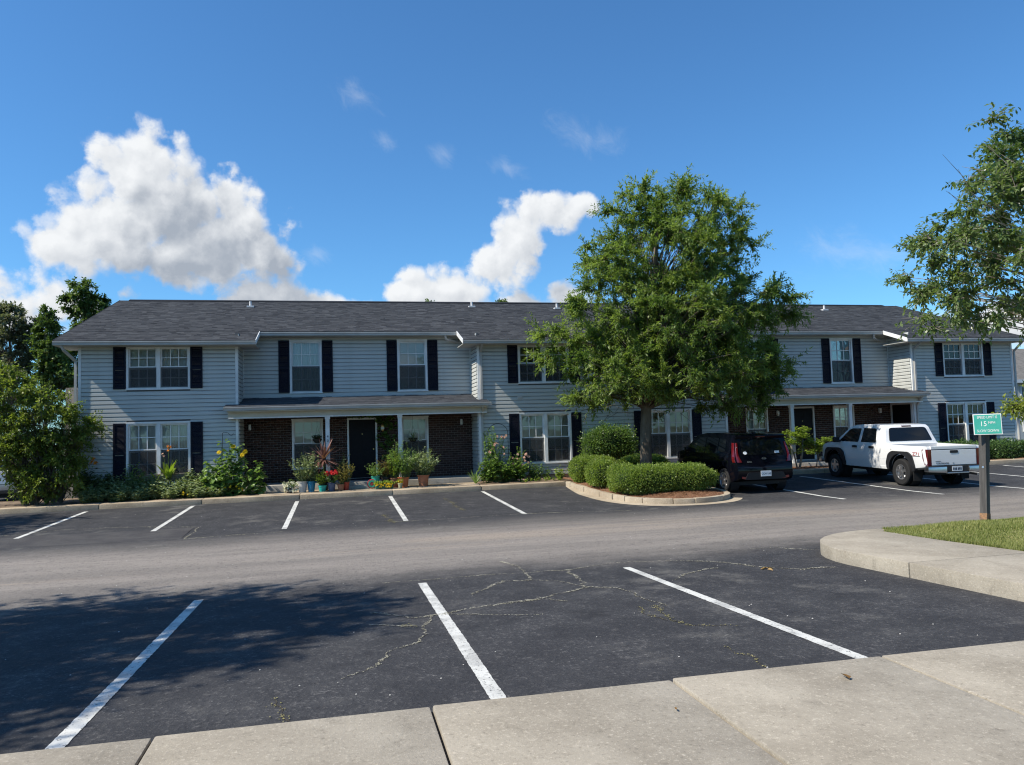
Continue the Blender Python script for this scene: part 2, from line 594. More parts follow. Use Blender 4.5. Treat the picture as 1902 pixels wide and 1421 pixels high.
# surfaces
def asphalt_mat():
    m = bpy.data.materials.new('asphalt')
    m.use_nodes = True
    T = NT(m.node_tree)
    b = T.n['Principled BSDF']
    tc = T.node('ShaderNodeTexCoord')
    P = tc.outputs['Object']
    sp = T.node('ShaderNodeSeparateXYZ')
    T.l.new(P, sp.inputs[0])
    y = sp.outputs[1]
    big = T.noise(P, 0.35, 4, 0.6)
    med = T.noise(P, 1.7, 6, 0.68)
    grit = T.noise(P, 11, 5, 0.75)
    fine = T.noise(P, 30, 3, 0.75)
    finer = T.noise(P, 150, 2, 0.6)
    mp = T.node('ShaderNodeMapping')
    mp.inputs['Scale'].default_value = (0.12, 1.0, 1.0)
    T.l.new(P, mp.inputs[0])
    streak = T.noise(mp.outputs[0], 1.5, 7, 0.72, 0.4)
    streakb = T.noise(mp.outputs[0], 0.55, 5, 0.66, 0.6)
    yy = T.math('ADD', y, T.math('MULTIPLY', T.math('SUBTRACT', big, 0.5), 1.6))
    yy = T.math('ADD', yy, T.math('MULTIPLY', T.math('SUBTRACT', med, 0.5), 0.9))
    yy = T.math('SUBTRACT', yy, T.math('MULTIPLY', sp.outputs[0], 0.02))
    lane = T.math('MULTIPLY', T.ss(yy, 10.0, 12.2), T.math('SUBTRACT', 1.0, T.ss(yy, 14.6, 17.6)))
    sealed = T.mix(T.ss(med, 0.3, 0.72), (0.031, 0.0315, 0.035, 1), (0.050, 0.0505, 0.054, 1))
    sealed = T.mix(T.math('MULTIPLY', T.ss(streak, 0.60, 0.80), 0.30), sealed, (0.15, 0.145, 0.14, 1))
    worn = T.mix(T.ss(streak, 0.34, 0.68), (0.185, 0.168, 0.152, 1), (0.26, 0.233, 0.208, 1))
    worn = T.mix(T.math('MULTIPLY', T.ss(streakb, 0.56, 0.66), 0.42), worn, (0.33, 0.27, 0.21, 1))
    c = T.mix(lane, sealed, worn)
    # grain: pale stone chips and dark pits at several sizes
    c = T.mix(T.math('MULTIPLY', T.ss(grit, 0.55, 0.74), 0.28), c, (0.27, 0.255, 0.24, 1))
    c = T.mix(T.math('MULTIPLY', T.ss(grit, 0.47, 0.30), 0.55), c, (0.022, 0.022, 0.025, 1))
    c = T.mix(T.math('MULTIPLY', T.math('MULTIPLY', T.ss(fine, 0.56, 0.70), T.ss(med, 0.25, 0.65)), 0.5), c, (0.25, 0.24, 0.23, 1))
    c = T.mix(T.math('MULTIPLY', T.ss(fine, 0.44, 0.30), 0.7), c, (0.018, 0.018, 0.021, 1))
    c = T.mix(T.math('MULTIPLY', T.ss(finer, 0.62, 0.76), 0.4), c, (0.30, 0.29, 0.27, 1))
    # old oil drips in the middle of each bay
    sx_ = T.math('SUBTRACT', T.math('FRACT', T.math('MULTIPLY', T.math('ADD', sp.outputs[0], 20.9), 1 / 2.74)), 0.5)
    sx_ = T.math('MULTIPLY', T.math('MULTIPLY', sx_, sx_), 55.0)
    oil = None
    for yc in (7.6, 20.4):
        dy_ = T.math('SUBTRACT', y, yc)
        r_ = T.math('SUBTRACT', 1.0, T.math('ADD', sx_, T.math('MULTIPLY', T.math('MULTIPLY', dy_, dy_), 1.1)))
        oil = r_ if oil is None else T.math('MAXIMUM', oil, r_)
    oil = T.math('MULTIPLY', T.ss(T.math('ADD', T.math('MAXIMUM', oil, -1.0), T.math('MULTIPLY', T.math('SUBTRACT', T.noise(P, 3.2, 5, 0.7), 0.5), 3.4)), 0.5, 1.6), 0.55)
    c = T.mix(oil, c, (0.016, 0.016, 0.018, 1))
    # dust lying in soft patches
    c = T.mix(T.math('MULTIPLY', T.ss(T.math('MULTIPLY', big, med), 0.28, 0.42), 0.26), c, (0.25, 0.235, 0.205, 1))
    T.l.new(c, b.inputs['Base Color'])
    b.inputs['Roughness'].default_value = 0.86
    b.inputs['Specular IOR Level'].default_value = 0.22
    bn = T.node('ShaderNodeBump')
    bn.inputs['Strength'].default_value = 0.7
    bn.inputs['Distance'].default_value = 0.015
    T.l.new(T.math('ADD', fine, grit), bn.inputs['Height'])
    T.l.new(bn.outputs[0], b.inputs['Normal'])
    return m


asphalt = asphalt_mat()


def concrete_mat(name, lo, hi):
    """cast concrete: blotchy cement with showing aggregate and dark stains"""
    m = bpy.data.materials.new(name)
    m.use_nodes = True
    T = NT(m.node_tree)
    b = T.n['Principled BSDF']
    tc = T.node('ShaderNodeTexCoord')
    P = tc.outputs['Object']
    big = T.noise(P, 0.9, 5, 0.65)
    mid = T.noise(P, 4.5, 6, 0.7)
    agg = T.noise(P, 34, 3, 0.75)
    ag2 = T.noise(P, 90, 2, 0.6)
    c = T.mix(T.ss(big, 0.3, 0.7), c4(lo), c4(hi))
    c = T.mix(T.math('MULTIPLY', T.ss(mid, 0.55, 0.75), 0.35), c, c4([v * 1.25 for v in hi]))
    c = T.mix(T.math('MULTIPLY', T.ss(mid, 0.45, 0.28), 0.45), c, c4([v * 0.62 for v in lo]))
    c = T.mix(T.math('MULTIPLY', T.ss(agg, 0.56, 0.70), 0.55), c, c4([v * 1.45 for v in hi]))
    c = T.mix(T.math('MULTIPLY', T.ss(agg, 0.44, 0.30), 0.4), c, c4([v * 0.45 for v in lo]))
    c = T.mix(T.math('MULTIPLY', T.ss(ag2, 0.60, 0.74), 0.5), c, c4([v * 1.5 for v in hi]))
    T.l.new(c, b.inputs['Base Color'])
    b.inputs['Roughness'].default_value = 0.92
    b.inputs['Specular IOR Level'].default_value = 0.15
    bn = T.node('ShaderNodeBump')
    bn.inputs['Strength'].default_value = 0.5
    bn.inputs['Distance'].default_value = 0.008
    T.l.new(T.math('ADD', agg, mid), bn.inputs['Height'])
    T.l.new(bn.outputs[0], b.inputs['Normal'])
    MATS[name] = m
    return m


concrete = concrete_mat('concrete', (0.262, 0.232, 0.186), (0.375, 0.337, 0.275))
concrete_old = concrete_mat('concrete_weathered', (0.285, 0.225, 0.158), (0.455, 0.370, 0.268))
stone_kerb = concrete_mat('kerb_concrete', (0.30, 0.245, 0.180), (0.44, 0.375, 0.285))
paint = mat('road_paint', (0.60, 0.60, 0.565), 0.7, (0.40, 0.40, 0.38), 3.5, 7, bump=0.25, bscale=110, thr=(0.42, 0.66), speck=((0.10, 0.10, 0.10), 34, 0.58, 0.70))
soil = mat('soil', (0.10, 0.068, 0.045), 0.95, (0.21, 0.155, 0.105), 3.0, 6, bump=0.8, bscale=25)
straw_bed = mat('pine_straw_bed', (0.15, 0.072, 0.04), 0.95, (0.27, 0.145, 0.085), 6.0, 6, bump=0.9, bscale=40)
turf = mat('turf', (0.15, 0.17, 0.05), 0.95, (0.30, 0.27, 0.13), 2.5, 6, bump=0.6, bscale=40)
joint = mat('joint_dirt', (0.05, 0.042, 0.033), 0.95)
moss = mat('crack_growth', (0.46, 0.44, 0.36), 0.95, (0.28, 0.265, 0.19), 7.0, 5, bump=0.5, bscale=40)
moss_green = mat('crack_weeds', (0.17, 0.16, 0.06), 0.95, (0.28, 0.25, 0.12), 9.0, 4, bump=0.6, bscale=50)
field = mat('field', (0.07, 0.095, 0.035), 0.95, (0.12, 0.11, 0.055), 0.05, 5)
patchm = mat('asphalt_patch', (0.045, 0.043, 0.045), 0.85, (0.07, 0.067, 0.066), 2.0, 5, bump=0.5, bscale=90, speck=((0.2, 0.19, 0.18), 90, 0.62, 0.76))

MB().box(-900, 900, -900, 900, -0.6, -0.45).build('ground', field)
bpy.data.objects['ground']['kind'] = 'structure'

# parking lot: one sheet that follows the fall of the ground
xs = [-70, -40, -20, -10, 0, 10, 20, 30, 45, 70]
ys = [-1.5, 2, 4, 5.32] + list(np.linspace(6, 24, 37)) + [27, 35, 50, 62]
vs = [(x, y, zg(x, y)) for y in ys for x in xs]
fs = [(j * len(xs) + i, j * len(xs) + i + 1, (j + 1) * len(xs) + i + 1, (j + 1) * len(xs) + i) for j in range(len(ys) - 1) for i in range(len(xs) - 1)]
lot = MB().add(vs, fs).build('parking_lot', asphalt, smooth='all')
tag(lot, kind='structure')


def strip(name, x0, x1, y0, y1, m, lift=0.004, ny=8, wob=0.0, parent=None):
    """flat painted or laid strip on the lot along y, edges a little uneven"""
    vs, fs = [], []
    for j in range(ny + 1):
        y = y0 + (y1 - y0) * j / ny
        a = x0 + random.uniform(-wob, wob)
        c = x1 + random.uniform(-wob, wob)
        vs += [(a, y, zg(a, y) + lift), (c, y, zg(c, y) + lift)]
    for j in range(ny):
        fs.append((2 * j, 2 * j + 1, 2 * j + 3, 2 * j + 2))
    return tag(MB().add(vs, fs).build(name, m), kind='structure')


for x in (-1.69, 1.035, 3.85):
    strip('parking_stripe', x - 0.055, x + 0.055, 4.9, 10.25, paint, ny=160, wob=0.0035)
for x, y0, y1 in ((-6.72, 17.75, 23.35), (-4.0, 17.85, 23.45), (-1.17, 17.65, 23.2), (1.47, 17.85, 23.35), (4.24, 17.8, 23.35),
                  (12.14, 17.0, 22.9), (14.80, 16.8, 23.0), (17.45, 16.8, 23.0), (20.2, 16.9, 23.1), (22.9, 16.9, 23.1), (25.6, 17, 23.1), (-9.5, 17.8, 23.3)):
    strip('parking_stripe', x - 0.055, x + 0.055, y0, y1, paint, ny=60, wob=0.003)

# square asphalt repair by the far stalls
vs = [(-9.6, 17.35, 0), (-3.15, 17.0, 0), (-3.2, 18.75, 0), (-9.6, 18.9, 0)]
tag(MB().add([(x, y, zg(x, y) + 0.002) for x, y, _ in vs], [(0, 1, 2, 3)]).build('asphalt_patch', patchm), kind='structure')

# cracks with pale grit and growth in them


CRACK = {'grit': ([], []), 'weed': ([], []), 'gap': ([], [])}


def crack(pts, w, m):
    """a crack: jagged dark gap with crumbs of grit (and growth) scattered unevenly along it"""
    P = [np.array(p, float) for p in pts]
    line = []
    for a, b in zip(P[:-1], P[1:]):
        n = max(1, int(np.linalg.norm(b - a) / 0.045))
        for i in range(n):
            line.append(a + (b - a) * i / n)
    line.append(P[-1])
    line = np.array(line)
    n = len(line)
    off = np.cumsum(rng.normal(0, 0.016, (n, 2)), 0)
    t = np.linspace(0, 1, n)[:, None]
    off = off - off[0] * (1 - t) - off[-1] * t
    line = line + off * 0.6 + rng.normal(0, 0.008, (n, 2))
    d = np.gradient(line, axis=0)
    d /= np.linalg.norm(d, axis=1)[:, None] + 1e-9
    nn = np.stack([-d[:, 1], d[:, 0]], 1)
    V, F = CRACK['gap']
    ww = 0.35 * w * rng.uniform(0.1, 1.2, n)
    o = len(V)
    for i in range(n):
        for s_ in (-1, 1):
            q = line[i] + nn[i] * s_ * ww[i]
            V.append((q[0], q[1], zg(q[0], q[1]) + 0.003))
        if i:
            F.append((o + 2 * i - 2, o + 2 * i - 1, o + 2 * i + 1, o + 2 * i))
    weed = m is moss_green
    V, F = CRACK['weed' if weed else 'grit']
    amp = np.clip(0.62 + 0.9 * np.convolve(rng.normal(0, 1, n + 8), np.ones(9) / 9, 'valid')[:n] * 1.6, 0.28, 2.0)
    for i in range(n):
        k = rng.poisson((7.0 if weed else 20.0) * amp[i] * (w / 0.013) ** 0.5)
        for _ in range(k):
            q = line[i] + d[i] * rng.uniform(-0.03, 0.03) + nn[i] * rng.normal(0, w * (1.0 if weed else 0.7) * (0.4 + amp[i]))
            r = rng.uniform(0.002, 0.0065) * (1.25 if weed else 1.0)
            a0 = rng.uniform(0, 6.3)
            sx = rng.uniform(0.6, 1.9)
            o = len(V)
            for kk in range(4):
                a_ = a0 + kk * PI / 2
                e_ = q + d[i] * math.cos(a_) * r * sx + nn[i] * math.sin(a_) * r
                V.append((e_[0], e_[1], zg(e_[0], e_[1]) + 0.0045 + (0.006 if weed else 0.003) * rng.random()))
            F.append((o, o + 1, o + 2, o + 3))


crack([(1.5, 9.19), (1.95, 9.72), (2.13, 9.93), (2.38, 9.85), (2.71, 9.65), (2.82, 9.22), (2.91, 9.03), (3.2, 8.82), (3.26, 8.38), (3.24, 7.99), (3.31, 7.67)], 0.018, moss)
crack([(0.35, 8.56), (0.53, 8.38), (0.7, 8.15), (0.98, 8.19), (1.17, 8.27), (1.45, 8.38), (1.78, 8.46), (2.17, 8.6), (2.47, 8.8), (2.87, 9.04)], 0.016, moss)
crack([(0.94, 8.2), (0.81, 7.76), (0.81, 7.31), (0.69, 7.02), (0.5, 6.88), (0.43, 6.84), (0.27, 6.38), (0.01, 6.17)], 0.01, moss)
crack([(2.35, 11.5), (2.52, 11.03), (2.47, 10.33), (2.38, 9.85)], 0.014, moss)
crack([(3.06, 10.4), (2.95, 9.56), (2.87, 9.12)], 0.014, moss)
crack([(3.06, 10.4), (3.73, 10.66), (4.08, 10.68), (4.34, 10.56)], 0.01, moss)
crack([(0.56, 10.45), (1.38, 10.49), (2.26, 10.41), (3.06, 10.4)], 0.008, moss)
crack([(4.48, 10.59), (5.06, 10.21), (5.35, 9.76), (5.56, 9.34), (5.78, 9.12), (6.25, 9.02)], 0.016, moss)
crack([(4.01, 9.05), (4.34, 9.41), (4.76, 9.66), (4.9, 9.65)], 0.012, moss)
crack([(6.01, 11.01), (6.57, 11.0), (6.74, 10.72), (7.06, 10.42)], 0.009, moss)
crack([(3.2, 7.71), (3.08, 7.08), (3.15, 6.82), (3.5, 6.59)], 0.012, moss_green)
crack([(3.08, 5.95), (3.05, 5.75), (3.12, 5.65), (3.07, 5.33)], 0.008, moss_green)
crack([(3.02, 7.73), (2.95, 7.4), (3.04, 7.05)], 0.022, moss_green)
crack([(-0.46, 5.82), (-0.38, 5.46), (-0.34, 5.3)], 0.022, moss_green)
crack([(2.89, 22.02), (2.95, 20.44), (3.01, 19.08)], 0.03, moss_green)
crack([(1.04, 19.17), (1.11, 18.38), (1.18, 17.58)], 0.026, moss_green)
crack([(1.21, 17.78), (2.36, 17.71), (3.83, 17.89), (5.52, 17.67), (6.64, 17.27)], 0.012, moss)
crack([(-7.24, 19.17), (-6.17, 19.65), (-5.02, 19.49), (-3.18, 18.81)], 0.01, moss)
crack([(-3.05, 16.89), (-3.09, 18.77)], 0.01, moss)
crack([(-3.05, 16.89), (-2.1, 17.07), (-1.2, 17.13)], 0.01, moss)
crack([(0.31, 7.97), (0.65, 7.77)], 0.008, moss)
crack([(0.61, 7.82), (0.72, 7.72)], 0.02, moss_green)
crack([(2.21, 8.66), (2.4, 8.33)], 0.008, moss)
crack([(0.98, 8.19), (1.66, 7.9), (1.98, 7.78)], 0.007, moss)

for k_, m_, lab in (('gap', joint, None), ('grit', moss, None), ('weed', moss_green, None)):
    ob_ = np_obj('pavement_crack_' + k_, CRACK[k_][0], np.array(CRACK[k_][1]), m_)
    ob_['kind'] = 'structure'

# ------------------------------------------------------------------ near sidewalk: cast slabs with open joints
walk = thing('sidewalk', (0, 3, 0.29), None, None)
tag(walk, kind='structure')
for k in range(-4, 9):
    x0 = -1.07 + 1.61 * k
    x1 = x0 + 1.61
    if x0 > 11:
        break
    top = 0.292 + 0.004 * (x0 + 0.8)
    MB().box(x0 + 0.008, x1 - 0.008, -1.4, 4.965 + random.uniform(-0.006, 0.006), top - 0.2, top + random.uniform(-0.004, 0.004)).build('concrete_slab', concrete, walk, bevel=0.016, smooth=True)
MB().box(-8, 12, -1.35, 4.93, 0.0, 0.262).build('joint_bed', joint, walk)


def extrude_poly(pts, zfun0, zfun1):
    n = len(pts)
    vs = [(x, y, zfun0(x, y)) for x, y in pts] + [(x, y, zfun1(x, y)) for x, y in pts]
    fs = [tuple(range(n))[::-1], tuple(range(n, 2 * n))] + [(i, (i + 1) % n, n + (i + 1) % n, n + i) for i in range(n)]
    return MB().add(vs, fs)


# corner walk with its tall kerb and the lawn beyond it
pen = thing('corner_walk', (7.4, 8, 0.3), None, None)
tag(pen, kind='structure')
arc = [(6.52, 9.15), (6.55, 9.45), (6.63, 9.78), (6.76, 10.08), (6.94, 10.36), (7.17, 10.60), (7.44, 10.79), (7.75, 10.92), (8.10, 11.0), (8.45, 11.03)]
top = lambda x, y: zg(x, y) + 0.178
bot = lambda x, y: zg(x, y) - 0.1
slabA = [(8.30, 8.08), (8.26, 9.4), (8.30, 10.1), (8.42, 10.72), (8.45, 11.03)][::1]
polyA = [(6.52, 8.02)] + [(8.29, 8.02)] + slabA[1:] + arc[::-1][1:]
extrude_poly(polyA, bot, top).build('concrete_slab', concrete, pen, bevel=0.014, smooth=True)
yy = 8.003
for k in range(2):
    extrude_poly([(6.52, yy - 1.6), (8.32, yy - 1.6), (8.31, yy), (6.52, yy)], bot, top).build('concrete_slab', concrete, pen, bevel=0.014, smooth=True)
    yy -= 1.618
MB().box(6.56, 8.25, 4.97, 8.1, 0.0, 0.262).build('joint_bed', joint, pen)
# far edge kerb of the lawn
for k in range(12):
    x0 = 8.47 + 2.4 * k
    extrude_poly([(x0, 10.9), (x0 + 2.39, 10.9), (x0 + 2.39, 11.05), (x0, 11.05)], bot, lambda x, y: zg(x, y) + 0.16).build('kerb_section', concrete_old, pen, bevel=0.015, smooth=True)

lawn_poly = [(8.30, 5.0), (40, 5.0), (40, 10.92), (8.47, 10.92), (8.40, 10.65), (8.29, 10.1), (8.25, 9.4), (8.29, 8.0)]
vs = []
def lawn_z(x, y):
    e = min(max((x - 8.3) / 1.2, 0), 1)
    f = min(max((10.95 - y) / 0.7, 0), 1)
    return zg(x, min(y, 10.2)) * 0.5 + zg(x, y) * 0.5 + 0.175 + 0.10 * (e * e * (3 - 2 * e)) * (f * f * (3 - 2 * f))
gx = [8.26, 8.5, 8.8, 9.2, 9.6, 10, 10.5, 11, 12, 13, 15, 18, 24, 40]
gy = [5.0, 6, 7, 8, 8.6, 9.2, 9.6, 10, 10.3, 10.6, 10.8, 10.92]
vs = [(max(x, 8.30 + (0.14 if y > 10.7 else 0)), y, lawn_z(x, y)) for y in gy for x in gx]
fs = [(j * len(gx) + i, j * len(gx) + i + 1, (j + 1) * len(gx) + i + 1, (j + 1) * len(gx) + i) for j in range(len(gy) - 1) for i in range(len(gx) - 1)]
tag(MB().add(vs, fs).build('lawn', turf, smooth='all'), kind='structure')

# grass blades
grass = leaf_mat('grass_blade', (0.16, 0.20, 0.05), (0.43, 0.42, 0.18), 0.4, 0.55, 0.2)
N = 62000
gxp = 8.28 + rng.power(0.75, N) * 5.2
gyp = rng.uniform(7.2, 10.95, N)
keep = ~((gyp > 10.7) & (gxp < 8.44))
gxp, gyp = gxp[keep], gyp[keep]
N = len(gxp)
gzp = np.array([lawn_z(a, b) for a, b in zip(gxp, gyp)]) - 0.005
h = rng.uniform(0.022, 0.055, N) * (1 + 0.35 * np.sin(gxp * 3.1 + 1.3) * np.sin(gyp * 2.3))
aa = rng.uniform(0, 2 * PI, N)
lean = rng.normal(0, 0.45, N) * h
w = rng.uniform(0.0035, 0.007, N)
bx, by = np.cos(aa) * w, np.sin(aa) * w
tip = np.stack([gxp - np.sin(aa) * lean + rng.normal(0, 0.008, N), gyp + np.cos(aa) * lean, gzp + h], 1)
V = np.stack([np.stack([gxp - bx, gyp - by, gzp], 1), np.stack([gxp + bx, gyp + by, gzp], 1), tip], 1).reshape(-1, 3)
tn = np.clip(0.38 + 0.22 * np.sin(gxp * 1.9) * np.cos(gyp * 3.3 + 0.5) + rng.normal(0, 0.22, N) + 0.5 * np.exp(-((gxp - 10.35) ** 2 + (gyp - 9.5) ** 2) / 0.12), 0, 1)
o = np_obj('lawn_grass', V, np.arange(3 * N).reshape(N, 3), grass, None, np.repeat(tn, 3))
tag(o, 'short mown grass on the corner lawn under the green sign', 'grass', kind='stuff')

# ------------------------------------------------------------------ kerb in front of the building, bed, front walk
kerb = thing('kerb', (0, 23.95, 0.2), None, None)
tag(kerb, kind='structure')
def kerb_run(x0, x1, y0, y1, n, m=concrete_old, par=kerb, h=0.14, name='kerb_section', depth=0.42):
    for i in range(n):
        a, b = x0 + (x1 - x0) * i / n, x0 + (x1 - x0) * (i + 1) / n
        ya, yb = y0 + (y1 - y0) * i / n, y0 + (y1 - y0) * (i + 1) / n
        extrude_poly([(a + 0.006, ya), (b - 0.006, yb), (b - 0.006, yb + depth), (a + 0.006, ya + depth)], bot, lambda x, y: zg(x, y) + h + 0.02 * min(1, max(0, y - 23.9))).build(name, m, par, bevel=0.022, smooth=True)
kerb_run(-12.0, 7.02, 23.98, 23.75, 7)
kerb_run(10.25, 40.0, 23.75, 23.6, 10)
# concrete walk up to the porch
fw = thing('front_walk', (0.8, 24.8, 0.27), None, None)
tag(fw, kind='structure')
for a, b in ((-2.35, 0.05), (0.062, 2.40), (2.412, 4.35)):
    extrude_poly([(a, 24.41), (b, 24.41), (b, 25.36), (a, 25.36)], bot, lambda x, y: zg(x, y) + 0.148 + 0.01 * (y - 24.3)).build('concrete_slab', concrete_old, fw, bevel=0.01, smooth=True)
# planting beds (soil sheets just below the kerb top)
def sheet(name, x0, x1, y0, y1, lift, m, nx=24, ny=8, amp=0.03):
    vs = []
    for j in range(ny + 1):
        for i in range(nx + 1):
            x, y = x0 + (x1 - x0) * i / nx, y0 + (y1 - y0) * j / ny
            vs.append((x, y, zg(x, y) + lift + (random.uniform(-amp, amp) if 0 < i < nx and 0 < j < ny else 0)))
    fs = [(j * (nx + 1) + i, j * (nx + 1) + i + 1, (j + 1) * (nx + 1) + i + 1, (j + 1) * (nx + 1) + i) for j in range(ny) for i in range(nx)]
    return tag(MB().add(vs, fs).build(name, m, smooth='all'), kind='structure')
sheet('planting_bed', -11.5, -2.36, 24.3, 27.0, 0.15, soil, 40, 12)
sheet('planting_bed', 4.36, 7.3, 24.1, 26.0, 0.15, soil, 14, 8)
sheet('planting_bed', 10.2, 27.5, 24.05, 27.0, 0.14, straw_bed, 50, 10)
sheet('planting_bed', 7.3, 10.2, 23.4, 26.0, 0.15, straw_bed, 14, 10)

# ------------------------------------------------------------------ planted island: kerb stones round a straw bed
isl = thing('island', (8.5, 20.8, 0.1), None, None)
tag(isl, kind='structure')
ctl = [(6.98, 23.72), (6.93, 22.6), (6.91, 21.5), (6.92, 20.5), (6.97, 19.7), (7.12, 19.0), (7.42, 18.42), (7.88, 18.03), (8.42, 17.86), (8.98, 17.90), (9.48, 18.12), (9.86, 18.50), (10.08, 19.05), (10.15, 19.7), (10.17, 20.6), (10.18, 21.6), (10.2, 22.6), (10.22, 23.7)]
# resample by arc length
cp = [np.array(p) for p in ctl]
dense = []
for i in range(len(cp) - 1):
    p0, p1, p2, p3 = cp[max(i - 1, 0)], cp[i], cp[i + 1], cp[min(i + 2, len(cp) - 1)]
    for t in np.linspace(0, 1, 12, endpoint=False):
        dense.append(0.5 * ((2 * p1) + (-p0 + p2) * t + (2 * p0 - 5 * p1 + 4 * p2 - p3) * t * t + (-p0 + 3 * p1 - 3 * p2 + p3) * t ** 3))
dense.append(cp[-1])
dense = np.array(dense)
s = np.concatenate([[0], np.cumsum(np.linalg.norm(np.diff(dense, axis=0), axis=1))])
def at_s(q):
    return np.array([np.interp(q, s, dense[:, 0]), np.interp(q, s, dense[:, 1])])
def nrm(q):
    d = at_s(min(q + 0.05, s[-1])) - at_s(max(q - 0.05, 0))
    d /= np.linalg.norm(d)
    return np.array([-d[1], d[0]])           # points into the island (path runs clockwise seen from above -> left is outside)
sgn = 1.0 if np.dot(nrm(s[-1] / 2), np.array([8.5, 21.0]) - at_s(s[-1] / 2)) > 0 else -1.0
q = 0.0
while q < s[-1] - 0.05:
    L = min(random.choice([0.55, 0.72, 0.8, 0.6, 0.95]), s[-1] - q)
    if L < 0.2:
        break
    a, b = q + 0.009, q + L - 0.009
    tilt = random.uniform(-0.012, 0.014)
    inset = random.uniform(-0.012, 0.018)
    outp = [at_s(t) + nrm(t) * sgn * inset for t in np.linspace(a, b, 5)]
    inp = [at_s(t) + nrm(t) * sgn * 0.15 for t in np.linspace(b, a, 5)]
    hh = 0.145 + random.uniform(-0.012, 0.015)
    extrude_poly([tuple(p) for p in outp + inp], bot, lambda x, y: zg(x, y) + hh).build('kerb_stone', stone_kerb, isl, bevel=0.016, smooth=True)
    q += L
# gutter apron outside the stones
vs, fs = [], []
qs = np.linspace(0.2, s[-1] * 0.62, 60)
for i, t in enumerate(qs):
    wd = 0.30 * min(1, (i + 3) / 20)
    p, p2 = at_s(t) + nrm(t) * sgn * 0.03, at_s(t) - nrm(t) * sgn * wd
    vs += [(p[0], p[1], zg(*p) + 0.014), (p2[0], p2[1], zg(*p2) + 0.006)]
    if i:
        fs.append((2 * i - 2, 2 * i - 1, 2 * i + 1, 2 * i))
MB().add(vs, fs).build('gutter_apron', stone_kerb, isl)
# straw bed surface
vs, fs = [(8.55, 21.0, zg(8.55, 21) + 0.24)], []
qs = np.linspace(0, s[-1], 70)
rings = [(0.13, 0.115), (0.35, 0.145), (0.8, 0.19), (1.3, 0.23)]
for (ins, up) in rings:
    for t in qs:
        p = at_s(t) + nrm(t) * sgn * ins
        if ins > 0.2:
            p[1] = min(p[1], 23.8)
        vs.append((p[0], p[1], zg(*p) + up + random.uniform(-0.015, 0.015)))
nq = len(qs)
for r in range(len(rings) - 1):
    for i in range(nq - 1):
        fs.append((1 + r * nq + i, 1 + r * nq + i + 1, 1 + (r + 1) * nq + i + 1, 1 + (r + 1) * nq + i))
for i in range(nq - 1):
    fs.append((1 + (len(rings) - 1) * nq + i, 1 + (len(rings) - 1) * nq + i + 1, 0))
tag(MB().add(vs, fs).build('straw_bed', straw_bed, isl, smooth='all'), kind='stuff')


def straws(name, fn, n, m, parent=None):
    """loose pine needles lying on a bed; fn(n) gives positions"""
    P = fn(n)
    n = len(P)
    a = rng.uniform(0, 2 * PI, n)
    L = rng.uniform(0.06, 0.14, n)
    el = rng.normal(0.12, 0.16, n)
    d = np.stack([np.cos(a) * np.cos(el), np.sin(a) * np.cos(el), np.sin(el)], 1)
    sd = np.stack([-np.sin(a), np.cos(a), np.zeros(n)], 1) * rng.uniform(0.002, 0.0045, n)[:, None]
    A, B = P - d * L[:, None] / 2, P + d * L[:, None] / 2
    V = np.stack([A - sd, A + sd, B + sd, B - sd], 1).reshape(-1, 3)
    V[:, 2] += 0.012
    return np_obj(name, V, np.arange(4 * n).reshape(n, 4), m, parent, np.repeat(rng.uniform(0, 1, n), 4))


straw_m = leaf_mat('pine_straw', (0.15, 0.065, 0.035), (0.42, 0.24, 0.14), 0.1, 0.8, 0.15)
def isl_pts(n):
    t = rng.uniform(s[-1] * 0.05, s[-1] * 0.95, n)
    ins = 0.14 + rng.power(1.3, n) * 1.0
    out = []
    for a, b in zip(t, ins):
        p = at_s(a) + nrm(a) * sgn * b
        out.append((p[0], p[1], zg(*p) + np.interp(b, [0.13, 0.35, 0.8, 1.3], [0.115, 0.145, 0.19, 0.23])))
    return np.array(out)
tag(straws('pine_straw', isl_pts, 9000, straw_m, isl), kind='stuff')
def bed_pts(n):
    x = rng.uniform(10.3, 27, n); y = 24.05 + rng.power(1.0, n) * 1.6
    return np.stack([x, y, np.array([zg(a, b) for a, b in zip(x, y)]) + 0.14], 1)
tag(straws('bed_straw', bed_pts, 9000, straw_m), 'loose pine needles strewn on the bed before the right end', 'mulch', kind='stuff')

# ------------------------------------------------------------------ the apartment building
YW, YR = 25.66, 26.90          # wing front, recessed front
siding = mat('vinyl_siding', (0.430, 0.442, 0.418), 0.5, (0.505, 0.52, 0.500), 1.6, 5, bump=0.06, bscale=7, spec=0.35, stretch=(1.0, 1, 0.12), thr=(0.25, 0.6))
sheath_shade = mat('sheathing_gap_shade', (0.11, 0.113, 0.117), 0.9)  # shadow lines between the boards are put into this backing's dark colour
white = mat('white_trim', (0.78, 0.79, 0.78), 0.45, (0.64, 0.65, 0.64), 2.0, 4, spec=0.4)
gutter_m = mat('gutter_aluminium', (0.46, 0.455, 0.43), 0.45, (0.38, 0.375, 0.355), 1.5, 5, spec=0.4)
cream = mat('cream_fascia', (0.56, 0.53, 0.44), 0.55, (0.50, 0.47, 0.39), 1.0, 4)
soffit_m = mat('soffit', (0.40, 0.40, 0.37), 0.7)
navy = mat('shutter_navy', (0.009, 0.010, 0.020), 0.6, spec=0.15)
door_m = mat('door_black', (0.008, 0.008, 0.011), 0.5, spec=0.15)
brick_m = attr_mat('brick', (0.036, 0.021, 0.018), (0.095, 0.050, 0.040), 0.85, 0.4, 60)
mortar = mat('mortar', (0.19, 0.16, 0.14), 0.95, (0.25, 0.215, 0.19), 6, 4, bump=0.4, bscale=80)
